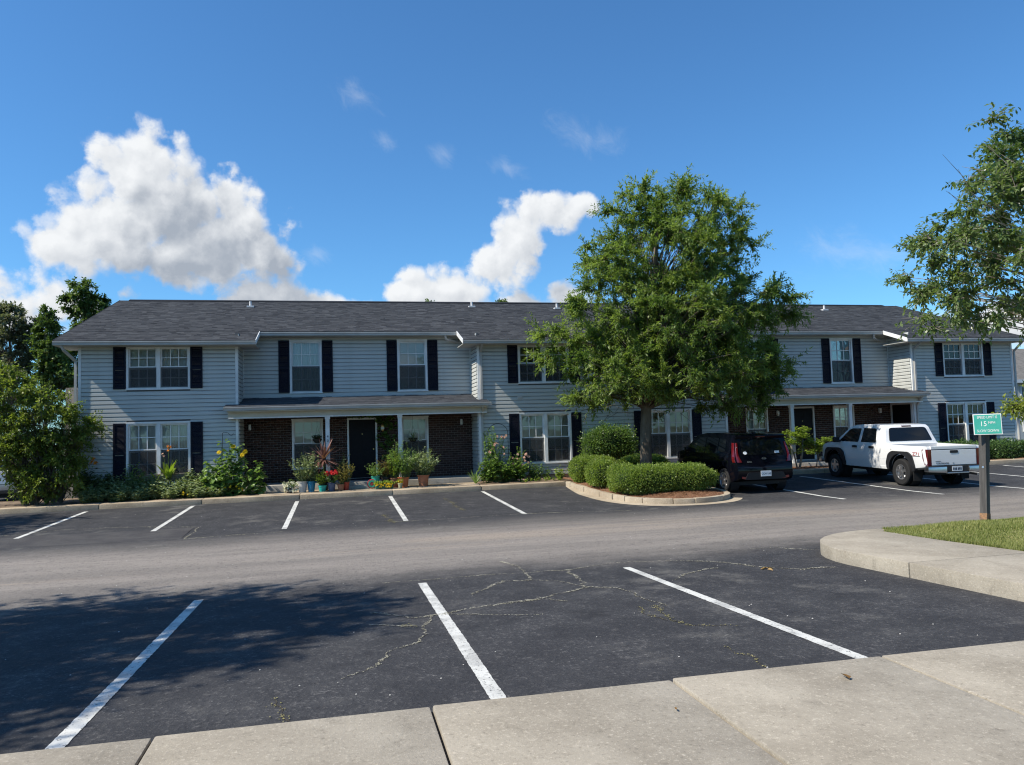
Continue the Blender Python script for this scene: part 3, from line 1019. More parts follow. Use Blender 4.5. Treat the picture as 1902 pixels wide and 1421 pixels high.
shingle_m = attr_mat('shingle', (0.036, 0.039, 0.046), (0.096, 0.101, 0.110), 0.92, 0.5, 26, 0.12)
blackm = mat('ridge_vent_black', (0.018, 0.018, 0.02), 0.7)
blind_m = mat('blind', (0.86, 0.86, 0.83), 0.6)
curtain_m = mat('curtain', (0.72, 0.72, 0.69), 0.8)
room_m = mat('room', (0.16, 0.15, 0.14), 0.9)
pane_m = glass_mat('window_glass', (0.95, 0.97, 0.96), 1.0)
screen_m = screen_mat('insect_screen', (0.05, 0.053, 0.057), 0.45)
brass = mat('brass', (0.55, 0.42, 0.18), 0.35, metal=1.0)
plastic_w = mat('lamp_glass', (0.75, 0.75, 0.72), 0.3)
porch_floor = mat('porch_concrete', (0.33, 0.315, 0.285), 0.9, (0.42, 0.40, 0.36), 1.5, 5, bump=0.3, bscale=80)
pipe_m = mat('vent_pipe', (0.60, 0.60, 0.60), 0.5)

bld = thing('apartment_building', (9.2, YW, 0.2), 'two-storey grey sided apartment building with dark shutters and two brick porches', 'building')

# window openings on each front: (x0, x1, z0, z1, kind)
W_LOW, W_UP = (0.80, 2.53), (3.53, 4.88)
WING = {'left_wing': (-7.62, -3.04, [(-6.28, -4.45)]), 'middle_wing': (4.60, 13.70, [(6.00, 7.82), (10.48, 12.30)]), 'right_wing': (21.50, 26.16, [(22.93, 24.78)])}
REC = {'left_recess': (-3.04, 4.60, [(-1.54, -0.50), (2.03, 3.06)]), 'right_recess': (13.70, 21.50, [(15.20, 16.26), (18.87, 19.88)])}
BASE = 0.42
CO = 0.1275

_unit = MB()
_pr = [(-0.030, 0.004), (-0.028, 0.086), (-0.010, 0.100), (-0.009, CO - 0.008), (0.003, CO - 0.008), (0.003, 0.016), (-0.006, 0.014), (-0.012, 0.004)]
_unit.prism([(p[0], p[1]) for p in _pr][::-1], 0, 1, 'x')
board_me = mesh_of(_unit, 'siding_board', siding)


def free_spans(x0, x1, holes, z, zt):
    sp = [(x0, x1)]
    for (a, b, c, d) in holes:
        if d <= z + 0.01 or c >= zt - 0.01:
            continue
        ns = []
        for (p, r) in sp:
            if b <= p or a >= r:
                ns.append((p, r))
                continue
            if a > p + 0.02:
                ns.append((p, a))
            if b < r - 0.02:
                ns.append((b, r))
        sp = ns
    return sp


def wall_with_holes(name, x0, x1, z0, z1, y, t, holes, m, parent):
    """wall slab split into boxes round its openings"""
    zs = sorted(set([z0, z1] + [v for h in holes for v in h[2:4] if z0 < v < z1]))
    b = MB()
    for za, zb in zip(zs[:-1], zs[1:]):
        for (p, r) in free_spans(x0, x1, holes, za, zb):
            b.box(p, r, y, y + t, za, zb)
    return b.build(name, m, parent)


def side_siding(name, x, y0, y1, z0, z1, face, parent):
    """courses on a return wall (facing -x or +x), joined"""
    b = MB()
    z = z0
    while z < z1 - 0.02:
        zt = min(z + CO, z1)
        k_ = (zt - z) / CO
        n_ = len(_pr)
        vs_ = [(x - p[0] * face, y0, z + p[1] * k_) for p in _pr] + [(x - p[0] * face, y1, z + p[1] * k_) for p in _pr]
        b.add(vs_, [(i, (i + 1) % n_, n_ + (i + 1) % n_, n_ + i) for i in range(n_)] + [tuple(range(n_)), tuple(range(n_, 2 * n_))])
        z = zt
    return tag(b.build(name, siding, parent), kind='stuff')


def sash_set(par, x0, x1, z0, z1, y, blind_drop, style, nrow=2):
    """one double-hung unit inside an opening: two sashes with grids, panes, blind, screen"""
    zm = (z0 + z1) / 2
    for k, (a, b, dy) in enumerate(((zm, z1, 0.0), (z0, zm, 0.022))):
        s = MB()
        st = 0.042
        yy = y + 0.02 + dy
        s.box(x0, x0 + st, yy, yy + 0.03, a, b).box(x1 - st, x1, yy, yy + 0.03, a, b)
        s.box(x0 + st, x1 - st, yy + 0.001, yy + 0.029, b - 0.045, b).box(x0 + st, x1 - st, yy + 0.001, yy + 0.029, a, a + 0.05)
        for i in (1, 2):
            xm = x0 + st + (x1 - x0 - 2 * st) * i / 3
            s.box(xm - 0.013, xm + 0.013, yy + 0.006, yy + 0.020, a + 0.05, b - 0.045)
        zz = (a + b) / 2
        s.box(x0 + st, x1 - st, yy + 0.007, yy + 0.019, zz - 0.013, zz + 0.013)
        so_ = s.build('sash', white, par)
        MB().box(x0 + st - 0.004, x1 - st + 0.004, yy + 0.022, yy + 0.026, a + 0.046, b - 0.041).build('pane', pane_m, par)
    if style == 'blind':
        b = MB()
        zb = z1 - 0.03
        zend = z1 - (z1 - z0) * blind_drop
        b.box(x0 + 0.02, x1 - 0.02, y + 0.10, y + 0.14, zb - 0.03, zb)
        z = zb - 0.05
        while z > zend:
            b.add([(x0 + 0.02, y + 0.11, z), (x1 - 0.02, y + 0.11, z), (x1 - 0.02, y + 0.128, z + 0.022), (x0 + 0.02, y + 0.128, z + 0.022)], [(0, 1, 2, 3)])
            z -= 0.0225
        b.box(x0 + 0.02, x1 - 0.02, y + 0.108, y + 0.13, zend - 0.02, zend)
        b.build('blind', blind_m, par)
    elif style == 'curtain':
        n = 46
        vs, fs = [], []
        for i in range(n + 1):
            x = x0 + 0.01 + (x1 - x0 - 0.02) * i / n
            d = 0.025 * math.sin(i * 1.9 + x0 * 7) + 0.012 * math.sin(i * 0.7)
            vs += [(x, y + 0.14 + d, z0 + 0.02), (x, y + 0.14 + d, z1 - 0.02)]
            if i:
                fs.append((2 * i - 2, 2 * i, 2 * i + 1, 2 * i - 1))
        MB().add(vs, fs).build('curtain', curtain_m, par, smooth='all')
    MB().box(x0 + 0.015, x1 - 0.015, y + 0.004, y + 0.006, z0 + 0.02, zm + 0.015).build('screen', screen_m, par)


def window(x0, x1, z0, z1, y, twin, styles, parent):
    """casing frame (the part) with sashes, panes, blinds, screens as its pieces"""
    cw = 0.062
    f = MB()
    yo = y - 0.042
    f.box(x0, x0 + cw, yo, y + 0.09, z0, z1).box(x1 - cw, x1, yo, y + 0.09, z0, z1)
    f.box(x0 + cw, x1 - cw, yo + 0.001, y + 0.089, z1 - cw, z1).box(x0 + cw, x1 - cw, yo + 0.001, y + 0.089, z0, z0 + cw * 0.8)
    f.box(x0 - 0.02, x1 + 0.02, yo - 0.015, yo - 0.001, z0 - 0.012, z0 + 0.03)
    f.box(x0 - 0.012, x1 + 0.012, yo - 0.010, yo - 0.001, z1 - 0.03, z1 + 0.012)
    xm = (x0 + x1) / 2
    if twin:
        f.box(xm - 0.055, xm + 0.055, yo + 0.002, y + 0.088, z0 + cw * 0.8, z1 - cw)
    o = f.build('window', white, parent)
    if twin:
        sash_set(o, x0 + cw, xm - 0.055, z0 + cw * 0.8, z1 - cw, y, styles[0][1], styles[0][0])
        sash_set(o, xm + 0.055, x1 - cw, z0 + cw * 0.8, z1 - cw, y, styles[1][1], styles[1][0])
    else:
        sash_set(o, x0 + cw, x1 - cw, z0 + cw * 0.8, z1 - cw, y, styles[0][1], styles[0][0])
    return o


SHUT = {}
def shutter(x0, x1, z0, z1, y, parent):
    key = (round(x1 - x0, 3), round(z1 - z0, 3))
    if key not in SHUT:
        w_, h_ = key
        f = MB()
        f.box(0, 0.05, -0.03, 0, 0, h_).box(w_ - 0.05, w_, -0.03, 0, 0, h_)
        zm = h_ * 0.47
        for a, b in ((0, 0.07), (zm - 0.04, zm + 0.04), (h_ - 0.06, h_)):
            f.box(0.05, w_ - 0.05, -0.029, 0, a, b)
        l = MB()
        for a, b in ((0.07, zm - 0.04), (zm + 0.04, h_ - 0.06)):
            z = a
            while z < b - 0.02:
                l.add([(0.05, -0.022, z), (w_ - 0.05, -0.022, z), (w_ - 0.05, -0.004, z + 0.034), (0.05, -0.004, z + 0.034)], [(0, 1, 2, 3)])
                z += 0.036
        SHUT[key] = (mesh_of(f, 'shutter', navy), mesh_of(l, 'louvers', navy))
    a, b = SHUT[key]
    s_ = place(a, 'shutter', parent, (x0, y - 0.031, z0))
    lv = place(b, 'louvers', s_, (x0, y - 0.031, z0))
    lv['kind'] = 'stuff'
    return s_


styles_low = {-6.28: [('blind', 0.5), ('curtain', 0)], 6.00: [('blind', 0.72), ('blind', 0.7)], 10.48: [('blind', 0.97), ('blind', 0.95)], 22.93: [('blind', 0.45), ('blind', 0.5)]}
styles_up = {-6.28: [('blind', 0.98), ('curtain', 0)], 6.00: [('none', 0), ('none', 0)], 10.48: [('blind', 0.6), ('blind', 0.6)], 22.93: [('curtain', 0), ('none', 0)]}
TOPW = 4.93

for wname, (x0, x1, wins) in WING.items():
    holes = [(a, b, W_LOW[0], W_LOW[1]) for a, b in wins] + [(a, b, W_UP[0], W_UP[1]) for a, b in wins]
    wall = wall_with_holes(wname + '_wall', x0 + 0.02, x1 - 0.02, BASE - 0.02, TOPW, YW + 0.004, 0.15, [(h[0] + 0.01, h[1] - 0.01, h[2] + 0.01, h[3] - 0.01) for h in holes], sheath_shade, bld)
    z = BASE
    while z < TOPW - 0.03:
        zt = min(z + CO, TOPW)
        for (p, r) in free_spans(x0 + 0.085, x1 - 0.085, holes, z, zt):
            place(board_me, 'siding_board', wall, (p, YW, z), (r - p, 1, (zt - z) / CO))
        z += CO
    for xc in (x0, x1 - 0.08):
        MB().box(xc, xc + 0.08, YW - 0.036, YW + 0.02, BASE, TOPW).build('corner_post', white, bld)
    MB().box(x0 + 0.03, x1 - 0.03, YW + 0.01, YW + 0.2, 0.0, BASE - 0.021).build('foundation', concrete_old, bld)
    for (a, b) in wins:
        window(a, b, W_LOW[0], W_LOW[1], YW, True, styles_low[a], bld)
        window(a, b, W_UP[0], W_UP[1], YW, True, styles_up[a], bld)
        for (z0_, z1_) in ((W_LOW[0] - 0.02, W_LOW[1] - 0.02), (W_UP[0] + 0.02, W_UP[1] - 0.01)):
            shutter(a - 0.362, a - 0.012, z0_, z1_, YW, bld)
            shutter(b + 0.012, b + 0.362, z0_, z1_, YW, bld)

# upper recessed fronts with their single windows
UPZ0, UPZ1 = 3.28, 5.33
for k, (rname, (x0, x1, wins)) in enumerate(REC.items()):
    holes = [(a, b, 3.40, 5.19) for a, b in wins]
    wall = wall_with_holes(rname + '_wall', x0, x1, 2.5, UPZ1, YR + 0.004, 0.15, [(h[0] + 0.01, h[1] - 0.01, h[2] + 0.01, h[3] - 0.01) for h in holes], sheath_shade, bld)
    z = UPZ0
    while z < UPZ1 - 0.03:
        zt = min(z + CO, UPZ1)
        for (p, r) in free_spans(x0 + 0.03, x1 - 0.03, holes, z, zt):
            place(board_me, 'siding_board', wall, (p, YR, z), (r - p, 1, (zt - z) / CO))
        z += CO
    MB().box(x0 + 0.02, x1 - 0.02, YR - 0.03, YR + 0.003, UPZ0 - 0.07, UPZ0 - 0.002).build('base_trim', white, bld)
    for i, (a, b) in enumerate(wins):
        window(a, b, 3.40, 5.19, YR, False, [('curtain', 0)] if i == 0 else [('blind', 0.98)], bld)
        shutter(a - 0.362, a - 0.012, 3.42, 5.17, YR, bld)
        shutter(b + 0.012, b + 0.362, 3.42, 5.17, YR, bld)
    # return walls of the wings on both sides of the recess
    MB().box(x0 - 0.10, x0, YW + 0.16, YR + 0.01, BASE, 5.3).build('return_wall', sheath_shade, bld)
    MB().box(x1, x1 + 0.10, YW + 0.16, YR + 0.01, BASE, 5.3).build('return_wall', sheath_shade, bld)
    side_siding('return_siding', x0 + 0.002, YW + 0.02, YR - 0.002, BASE, 5.28, 1, bld)
    if k == 0:
        side_siding('return_siding', x1 - 0.002, YW + 0.02, YR - 0.002, BASE, 5.28, -1, bld)
    else:
        side_siding('return_siding', x1 - 0.002, YW + 0.02, YR - 0.002, 2.62, 5.28, -1, bld)
        # side door in the return wall
        MB().box(x1 - 0.03, x1 - 0.004, YW + 0.02, YW + 0.12, BASE, 2.6).box(x1 - 0.03, x1 - 0.004, YR - 0.10, YR - 0.004, BASE, 2.6).box(x1 - 0.03, x1 - 0.004, YW + 0.12, YR - 0.10, 2.50, 2.6).build('door_frame', white, bld)
        sd = MB().box(x1 - 0.022, x1 - 0.003, YW + 0.125, YR - 0.105, BASE + 0.04, 2.495).build('side_door', door_m, bld)
    for xx, s_ in ((x0 + 0.02, 1), (x1 - 0.02, -1)):
        MB().box(xx - 0.02, xx + 0.02, YR - 0.035, YR - 0.018, UPZ0, 5.25).build('corner_bead', white, bld)

# gable ends, back wall, floors: plain but closed
MB().prism([(YW + 0.16, 0.2), (38.9, 0.2), (38.9, 5.0), (32.3, 7.15), (YW + 0.16, 5.0)], -7.60, -7.45, 'x').build('end_wall', siding, bld)
MB().prism([(YW + 0.16, 0.2), (38.9, 0.2), (38.9, 5.0), (32.3, 7.15), (YW + 0.16, 5.0)], 26.0, 26.14, 'x').build('end_wall', siding, bld)
MB().box(-7.4, 25.95, 38.7, 38.85, 0.2, 5.0).build('back_wall', siding, bld)
MB().box(-7.4, 25.95, YR + 0.2, 38.6, 2.75, 2.95).build('upper_floor', room_m, bld)
MB().box(-7.4, 25.95, YR + 0.2, 38.6, 0.2, 0.40).build('ground_floor', room_m, bld)
MB().box(-7.4, 25.95, YR + 0.2, 38.6, 5.22, 5.30).build('ceiling', room_m, bld)
MB().box(-7.4, 25.95, YR + 2.6, YR + 2.7, 0.42, 5.2).build('inner_wall', room_m, bld)

# ------------------------------------------------------------------ porches
def brick_field(x0, x1, z0, z1, y, holes, parent, n_single, order):
    CZ, CX, L, H = 0.078, 0.212, 0.199, 0.065
    cells = []
    r = 0
    z = z0
    while z + H < z1:
        off = (r % 2) * CX / 2
        x = x0 - off
        while x < x1:
            a, b = max(x, x0), min(x + L, x1)
            for (p, q_) in free_spans(a, b, holes, z, z + H):
                if q_ - p > 0.03:
                    cells.append((p, q_, z))
            x += CX
        z += CZ
        r += 1
    cells.sort(key=order)
    V, F, tn = [], [], []
    u = MB().box(0, 1, -0.006, 0.02, 0, H)
    for i, (a, b, z) in enumerate(cells):
        t = float(np.clip(rng.normal(0.45, 0.25), 0, 1))
        if i < n_single:
            key = min(7, int(t * 8))
            if ('brick', key) not in SHUT:
                me = bpy.data.meshes.new('brick')
                me.from_pydata(u.v, [], u.f)
                at = me.attributes.new('tone', 'FLOAT', 'POINT')
                at.data.foreach_set('value', np.full(8, (key + 0.5) / 8, np.float32))
                me.materials.append(brick_m)
                SHUT[('brick', key)] = me
            place(SHUT[('brick', key)], 'brick', parent, (a, y + random.uniform(-0.002, 0.002), z), (b - a, 1, 1))
        else:
            o = len(V)
            d = random.uniform(-0.002, 0.002)
            for (vx, vy, vz) in u.v:
                V.append((a + vx * (b - a), y + vy + d, z + vz))
            F += [tuple(j + o for j in f) for f in u.f]
            tn += [t] * 8
    if V:
        tag(np_obj('brickwork', V, np.array(F), brick_m, parent, tn), kind='stuff')


def porch(k, x0, x1, posts, door_x, wins, lamp_x, digits):
    fl = 0.455
    z0 = fl - 0.02
    # slab with a front edge
    extrude_poly([(x0 + 0.01, 25.38), (x1 - 0.01, 25.38), (x1 - 0.01, YR + 0.2), (x0 + 0.01, YR + 0.2)], lambda x, y: 0.0, lambda x, y: fl).add([], []).build('porch_slab', porch_floor, bld, bevel=0.012, smooth=True)
    holes = [(a, b, 0.86, 2.53) for a, b in wins] + [(door_x - 0.50, door_x + 0.50, 0.0, 2.53)]
    bw = wall_with_holes('brick_wall', x0, x1, fl + 0.001, 2.86, YR + 0.006, 0.16, [(h[0] + 0.01, h[1] - 0.01, h[2] + 0.01, h[3] - 0.01) for h in holes], mortar, bld)
    if k == 0:
        brick_field(x0 + 0.01, x1 - 0.01, fl + 0.004, 2.84, YR + 0.002, holes, bw, 300, lambda c: (abs(c[0] - 3.9), c[2]) if c[0] > 3.0 else (5 + abs(c[0] - 1.7), c[2]))
    else:
        brick_field(x0 + 0.01, x1 - 0.01, fl + 0.004, 2.84, YR + 0.002, holes, bw, 0, lambda c: c[0])
    for i, (a, b) in enumerate(wins):
        window(a, b, 0.86, 2.53, YR, False, [('blind', 0.96)], bld)
    # door with frame, panels, knob
    f = MB()
    f.box(door_x - 0.50, door_x - 0.44, YR - 0.03, YR + 0.08, fl, 2.53).box(door_x + 0.44, door_x + 0.50, YR - 0.03, YR + 0.08, fl, 2.53).box(door_x - 0.44, door_x + 0.44, YR - 0.029, YR + 0.08, 2.465, 2.53)
    f.build('door_frame', white, bld)
    d = MB().box(door_x - 0.438, door_x + 0.438, YR + 0.03, YR + 0.07, fl + 0.05, 2.463).build('door', door_m, bld)
    p = MB()
    for (a, b) in ((-0.34, -0.05), (0.05, 0.34)):
        for (c, e) in ((0.25, 0.85), (0.98, 1.55), (1.66, 1.90)):
            p.box(door_x + a, door_x + b, YR + 0.022, YR + 0.031, fl + c, fl + e)
    p.build('door_panel', door_m, d, bevel=0.006)
    MB().lathe([(0, -0.05), (0.02, -0.05), (0.028, -0.035), (0.02, -0.015), (0.01, 0), (0.01, 0.03)], (door_x + 0.37, YR + 0.03, fl + 1.0), 14, 'y').build('door_knob', brass, d, smooth=True)
    MB().lathe([(0, -0.012), (0.016, -0.012), (0.016, 0.01)], (door_x, YR + 0.03, fl + 1.52), 12, 'y').build('peephole', brass, d)
    MB().box(door_x - 0.5, door_x + 0.5, YR - 0.06, YR + 0.1, fl + 0.002, fl + 0.045).build('threshold', gutter_m, bld)
    if k == 0:
        MB().box(door_x - 0.6, door_x + 0.6, YR - 0.55, YR - 0.061, fl + 0.001, fl + 0.035).build('door_mat', navy, bld)
        MB().box(door_x - 0.75, door_x + 0.75, 25.0, 25.37, 0.24, 0.37).build('step', porch_floor, bld, bevel=0.01)
    # posts
    for i, px_ in enumerate(posts):
        b = MB()
        b.box(px_ - 0.065, px_ + 0.065, 25.46, 25.59, fl, 2.575).box(px_ - 0.08, px_ + 0.08, 25.445, 25.605, fl + 0.001, fl + 0.12).box(px_ - 0.08, px_ + 0.08, 25.445, 25.605, 2.48, 2.574)
        b.build('porch_post', white, bld, bevel=0.006)
    # beam, ceiling, fascia
    bx0, bx1 = x0 - 0.29, x1 + 0.26
    MB().box(bx0, bx1, 25.44, 25.63, 2.575, 2.80).build('porch_beam', cream, bld)
    MB().box(bx0 + 0.02, bx1 - 0.02, 25.425, 25.439, 2.56, 2.60).build('beam_trim', white, bld)
    MB().box(x0 + 0.01, x1 - 0.01, 25.64, YR - 0.012, 2.61, 2.65).build('porch_ceiling', soffit_m, bld)
    MB().box(bx0, bx1, 25.22, 25.439, 2.765, 2.80).build('porch_soffit', cream, bld)
    # shed roof slab and shingles
    ya, za, yb, zb = 25.17, 2.925, YR - 0.003, 3.265
    rx0, rx1 = x0 - 0.36, x1 + 0.30
    slope = (zb - za) / (yb - ya)
    zw = za + slope * (YW - 0.05 - ya)
    MB().prism([(ya, za - 0.10), (YW - 0.05, zw - 0.10), (YW - 0.05, zw), (ya, za)], rx0, rx1, 'x').build('porch_roof', blackm, bld)
    MB().prism([(YW - 0.049, zw - 0.10), (yb, zb - 0.10), (yb, zb), (YW - 0.049, zw)], x0 + 0.02, x1 - 0.02, 'x').build('porch_roof', blackm, bld)
    shingles('porch_shingles', [(rx0, rx1, ya - 0.03, YW - 0.05), (x0 + 0.02, x1 - 0.02, YW - 0.05, yb)], ya, za, slope, bld)
    # gutter along the porch eave and its downspout
    gutter('porch_gutter', rx0 - 0.02, rx1 + 0.05, ya - 0.04, za - 0.005, bld)
    # wall lamps
    for lx in lamp_x:
        lm = MB().box(lx - 0.035, lx + 0.035, YR - 0.03, YR - 0.011, 2.22, 2.40).build('porch_lamp', white, bld)
        MB().lathe([(0.0, 2.20), (0.045, 2.21), (0.05, 2.30), (0.045, 2.385), (0.0, 2.395)], (lx, YR - 0.085, 0), 14).build('lamp_shade', plastic_w, lm, smooth=True)


def shingles(name, areas, ye, ze, slope, parent, exposure=0.142):
    """rows of overlapping tabs on a slope z = ze + slope*(y-ye); areas: (x0, x1, y0, y1)"""
    V, F, tn = [], [], []
    cs = 1 / math.sqrt(1 + slope * slope)
    sn = slope * cs
    step = exposure * cs
    for (x0, x1, y0, y1) in areas:
        k0 = math.ceil((y0 - ye) / step - 1e-6)
        y = ye + (k0 - 1) * step
        while y < y1 - 0.01:
            a, b = max(y, y0), min(y + step * 1.08, y1)
            if b - a > 0.02:
                x = x0
                while x < x1 - 1e-6:
                    w_ = random.choice((0.16, 0.22, 0.28, 0.33, 0.2))
                    xe = min(x + w_, x1)
                    th = random.choice((0.007, 0.010, 0.016))
                    t = float(np.clip(rng.normal(0.42, 0.19), 0, 1))
                    o = len(V)
                    za_, zb_ = ze + slope * (a - ye), ze + slope * (b - ye)
                    V += [(x, a - sn * th, za_ + cs * th), (xe - 0.002, a - sn * th, za_ + cs * th), (xe - 0.002, b, zb_ + 0.002), (x, b, zb_ + 0.002), (x, a, za_ - 0.001), (xe - 0.002, a, za_ - 0.001)]
                    F += [(o, o + 1, o + 2, o + 3), (o + 4, o + 5, o + 1, o)]
                    tn += [t] * 6
                    x = xe
            y += step
    return tag(np_obj(name, V, np.array(F), shingle_m, parent, tn), kind='stuff')


def gutter(name, x0, x1, y, z, parent):
    """K-style trough along x: back at y+0.10, lip at y"""
    pr = [(0.10, 0.0), (0.10, -0.115), (0.025, -0.115), (0.018, -0.06), (0.0, -0.03), (0.0, 0.0), (0.008, 0.0), (0.008, -0.026), (0.026, -0.058), (0.032, -0.105), (0.092, -0.105), (0.092, 0.0)]
    b = MB().prism([(y + p[0], z + p[1]) for p in pr], x0, x1, 'x')
    b.box(x0 - 0.003, x0, y, y + 0.10, z - 0.116, z).box(x1, x1 + 0.003, y, y + 0.10, z - 0.116, z)
    return b.build(name, gutter_m, parent)


def downspout(pts, parent, name='downspout', w=0.072, m=None):
    b = MB()
    for p, q_ in zip(pts[:-1], pts[1:]):
        p, q_ = Vector(p), Vector(q_)
        b.tube([p, q_], [w / 2 * 1.25, w / 2 * 1.25], 4)
    return b.build(name, m or gutter_m, parent)


porch(0, -3.04, 4.60, (-0.325, 1.97), 0.80, [(-1.50, -0.49), (2.10, 3.05)], (-2.83, 4.20), True)
porch(1, 13.70, 21.50, (16.2, 18.62), 17.55, [(15.12, 16.05), (18.87, 19.80)], (16.45, 20.95), False)

# ------------------------------------------------------------------ main roof
EY, EZ, RY, RZ = 25.12, 4.985, 32.35, 7.40
SL = (RZ - EZ) / (RY - EY)
REY = 26.42
rz = lambda y: EZ + SL * (y - EY)
RX0, RX1 = -8.14, 26.42
areas = [(RX0, RX1, REY, RY)]
fronts = [(RX0, -2.46), (4.06, 14.24), (20.96, RX1)]
for (a, b) in fronts:
    areas.append((a, b, EY - 0.02, REY))
rp = MB()
for (a, b, c, d) in areas:
    c = max(c, EY)
    rp.prism([(c, rz(c) - 0.05), (d, rz(d) - 0.05), (d, rz(d)), (c, rz(c))], a, b, 'x')
rp.prism([(RY, RZ - 0.05), (2 * RY - EY, EZ - 0.05), (2 * RY - EY, EZ), (RY, RZ)], RX0, RX1, 'x')
roof = rp.build('roof', blackm, bld)
shingles('roof_shingles', areas, EY, EZ, SL, roof)
# ridge vent (black) and plain cap ends
MB().prism([(RY - 0.20, RZ - 0.055), (RY, RZ + 0.005), (RY + 0.20, RZ - 0.055), (RY + 0.20, RZ - 0.025), (RY, RZ + 0.045), (RY - 0.20, RZ - 0.025)], RX0 + 0.35, RX1 - 0.75, 'x').build('ridge_vent', blackm, roof)
# fascia boards, soffits, gutters, rake boards
for i, (a, b) in enumerate(fronts):
    MB().box(a, b, EY + 0.062, EY + 0.085, 4.84, 4.95).build('fascia', gutter_m, bld)
    wx0, wx1 = [(-7.62, -3.04), (4.60, 13.70), (21.50, 26.16)][i]
    MB().box(a, b, EY + 0.086, YW - 0.02, 4.84, 4.86).build('soffit', soffit_m, bld)
    MB().box(a, wx0, YW - 0.019, YW + 0.9, 4.842, 4.862).build('soffit', soffit_m, bld)
    MB().box(wx1, b, YW - 0.019, YW + 0.9, 4.842, 4.862).build('soffit', soffit_m, bld)
    gutter('gutter', a - 0.01, b + 0.01, EY - 0.04, 4.965, bld)
    for xx in (a, b):
        ye_ = REY - 0.02 if RX0 < xx < RX1 - 0.01 else RY
        s_ = -1 if xx == a else 1
        xa, xb = (xx - 0.022, xx - 0.001) if s_ < 0 else (xx + 0.001, xx + 0.022)
        MB().prism([(EY - 0.005, rz(EY) - 0.135), (ye_, rz(ye_) - 0.135), (ye_, rz(ye_) + 0.012), (EY - 0.005, rz(EY) + 0.012)], xa, xb, 'x').build('rake_board', blackm if xx in (RX0, RX1) else white, bld)
for (a, b) in ((-2.46, 4.06), (14.24, 20.96)):
    MB().box(a + 0.01, b - 0.01, REY + 0.062, REY + 0.085, 5.27, rz(REY) - 0.052).build('fascia', gutter_m, bld)
    MB().box(a - 0.5, b + 0.5, REY + 0.086, YR - 0.02, 5.265, 5.285).build('soffit', soffit_m, bld)
    gutter('gutter', a + 0.026, b - 0.026, REY - 0.04, rz(REY) - 0.02, bld)
    # elbow that carries the recess gutter back to the wall
    downspout([(b - 0.42, REY + 0.03, rz(REY) - 0.13), (b - 0.36, REY + 0.10, rz(REY) - 0.27), (b + 0.1, YR - 0.08, rz(REY) - 0.34), (b + 0.40, YR - 0.06, rz(REY) - 0.38)], bld)
# downspouts
downspout([(-7.95, EY + 0.04, 4.86), (-7.90, EY + 0.12, 4.72), (-7.68, YW - 0.06, 4.42), (-7.68, YW - 0.06, 0.5)], bld)
downspout([(4.70, EY + 0.05, 4.86), (4.72, YW - 0.07, 4.62), (4.72, YW - 0.07, 3.02)], bld)
downspout([(4.68, 25.22, 2.83), (4.70, 25.45, 2.62), (4.71, YW - 0.07, 2.45), (4.71, YW - 0.07, 0.5)], bld)
downspout([(21.60, EY + 0.05, 4.86), (21.62, YW - 0.07, 4.62), (21.62, YW - 0.07, 3.02)], bld)
downspout([(21.56, 25.22, 2.83), (21.60, 25.45, 2.62), (21.62, YW - 0.07, 2.45), (21.62, YW - 0.07, 0.5)], bld)
downspout([(26.25, EY + 0.05, 4.86), (26.22, YW - 0.06, 4.5), (26.22, YW - 0.06, 0.5)], bld)
# roof vents
for vx, vy in ((-3.2, 31.0), (5.45, 31.3), (9.0, 31.0), (21.6, 31.0)):
    v = MB().lathe([(0.045, -0.1), (0.045, 0.22), (0.0, 0.22)], (vx, vy, rz(vy)), 12).build('vent_pipe', pipe_m, roof)
    MB().box(vx - 0.13, vx + 0.13, vy - 0.12, vy + 0.12, rz(vy) - 0.02, rz(vy) + 0.045).build('flashing', pipe_m, v)
# small fittings
MB().box(5.95, 6.12, YW - 0.05, YW - 0.02, 3.02, 3.12).build('wall_box', gutter_m, bld)

# ------------------------------------------------------------------ trees and shrubs
bark = mat('bark', (0.085, 0.068, 0.052), 0.95, (0.17, 0.145, 0.115), 5, 6, bump=0.9, bscale=22, stretch=(1, 1, 0.25))
bark_pale = mat('bark_pale', (0.20, 0.17, 0.14), 0.9, (0.36, 0.32, 0.27), 6, 5, bump=0.6, bscale=25, stretch=(1, 1, 0.3))
oak_leaf = leaf_mat('oak_leaf', (0.080, 0.145, 0.032), (0.295, 0.375, 0.110), 0.5)
zelk_leaf = leaf_mat('broad_leaf', (0.070, 0.125, 0.038), (0.250, 0.320, 0.125), 0.42, 0.36, 0.55)
gum_leaf = leaf_mat('gum_leaf', (0.050, 0.098, 0.026), (0.175, 0.240, 0.075), 0.38, 0.42, 0.45)
grey_leaf = leaf_mat('greyish_leaf', (0.095, 0.112, 0.062), (0.240, 0.255, 0.160), 0.3, 0.5, 0.4)
shrub_leaf = leaf_mat('shrub_leaf', (0.085, 0.140, 0.026), (0.350, 0.400, 0.090), 0.48, 0.42, 0.45)
box_leaf = leaf_mat('boxwood_leaf', (0.100, 0.175, 0.030), (0.370, 0.455, 0.110), 0.46, 0.4, 0.45)
core_shade = mat('hedge_core_shade', (0.022, 0.040, 0.012), 0.9)  # solid filler that stops see-through, inner shade put into its dark colour


def unit(v):
    return v / (np.linalg.norm(v, axis=-1, keepdims=True) + 1e-9)


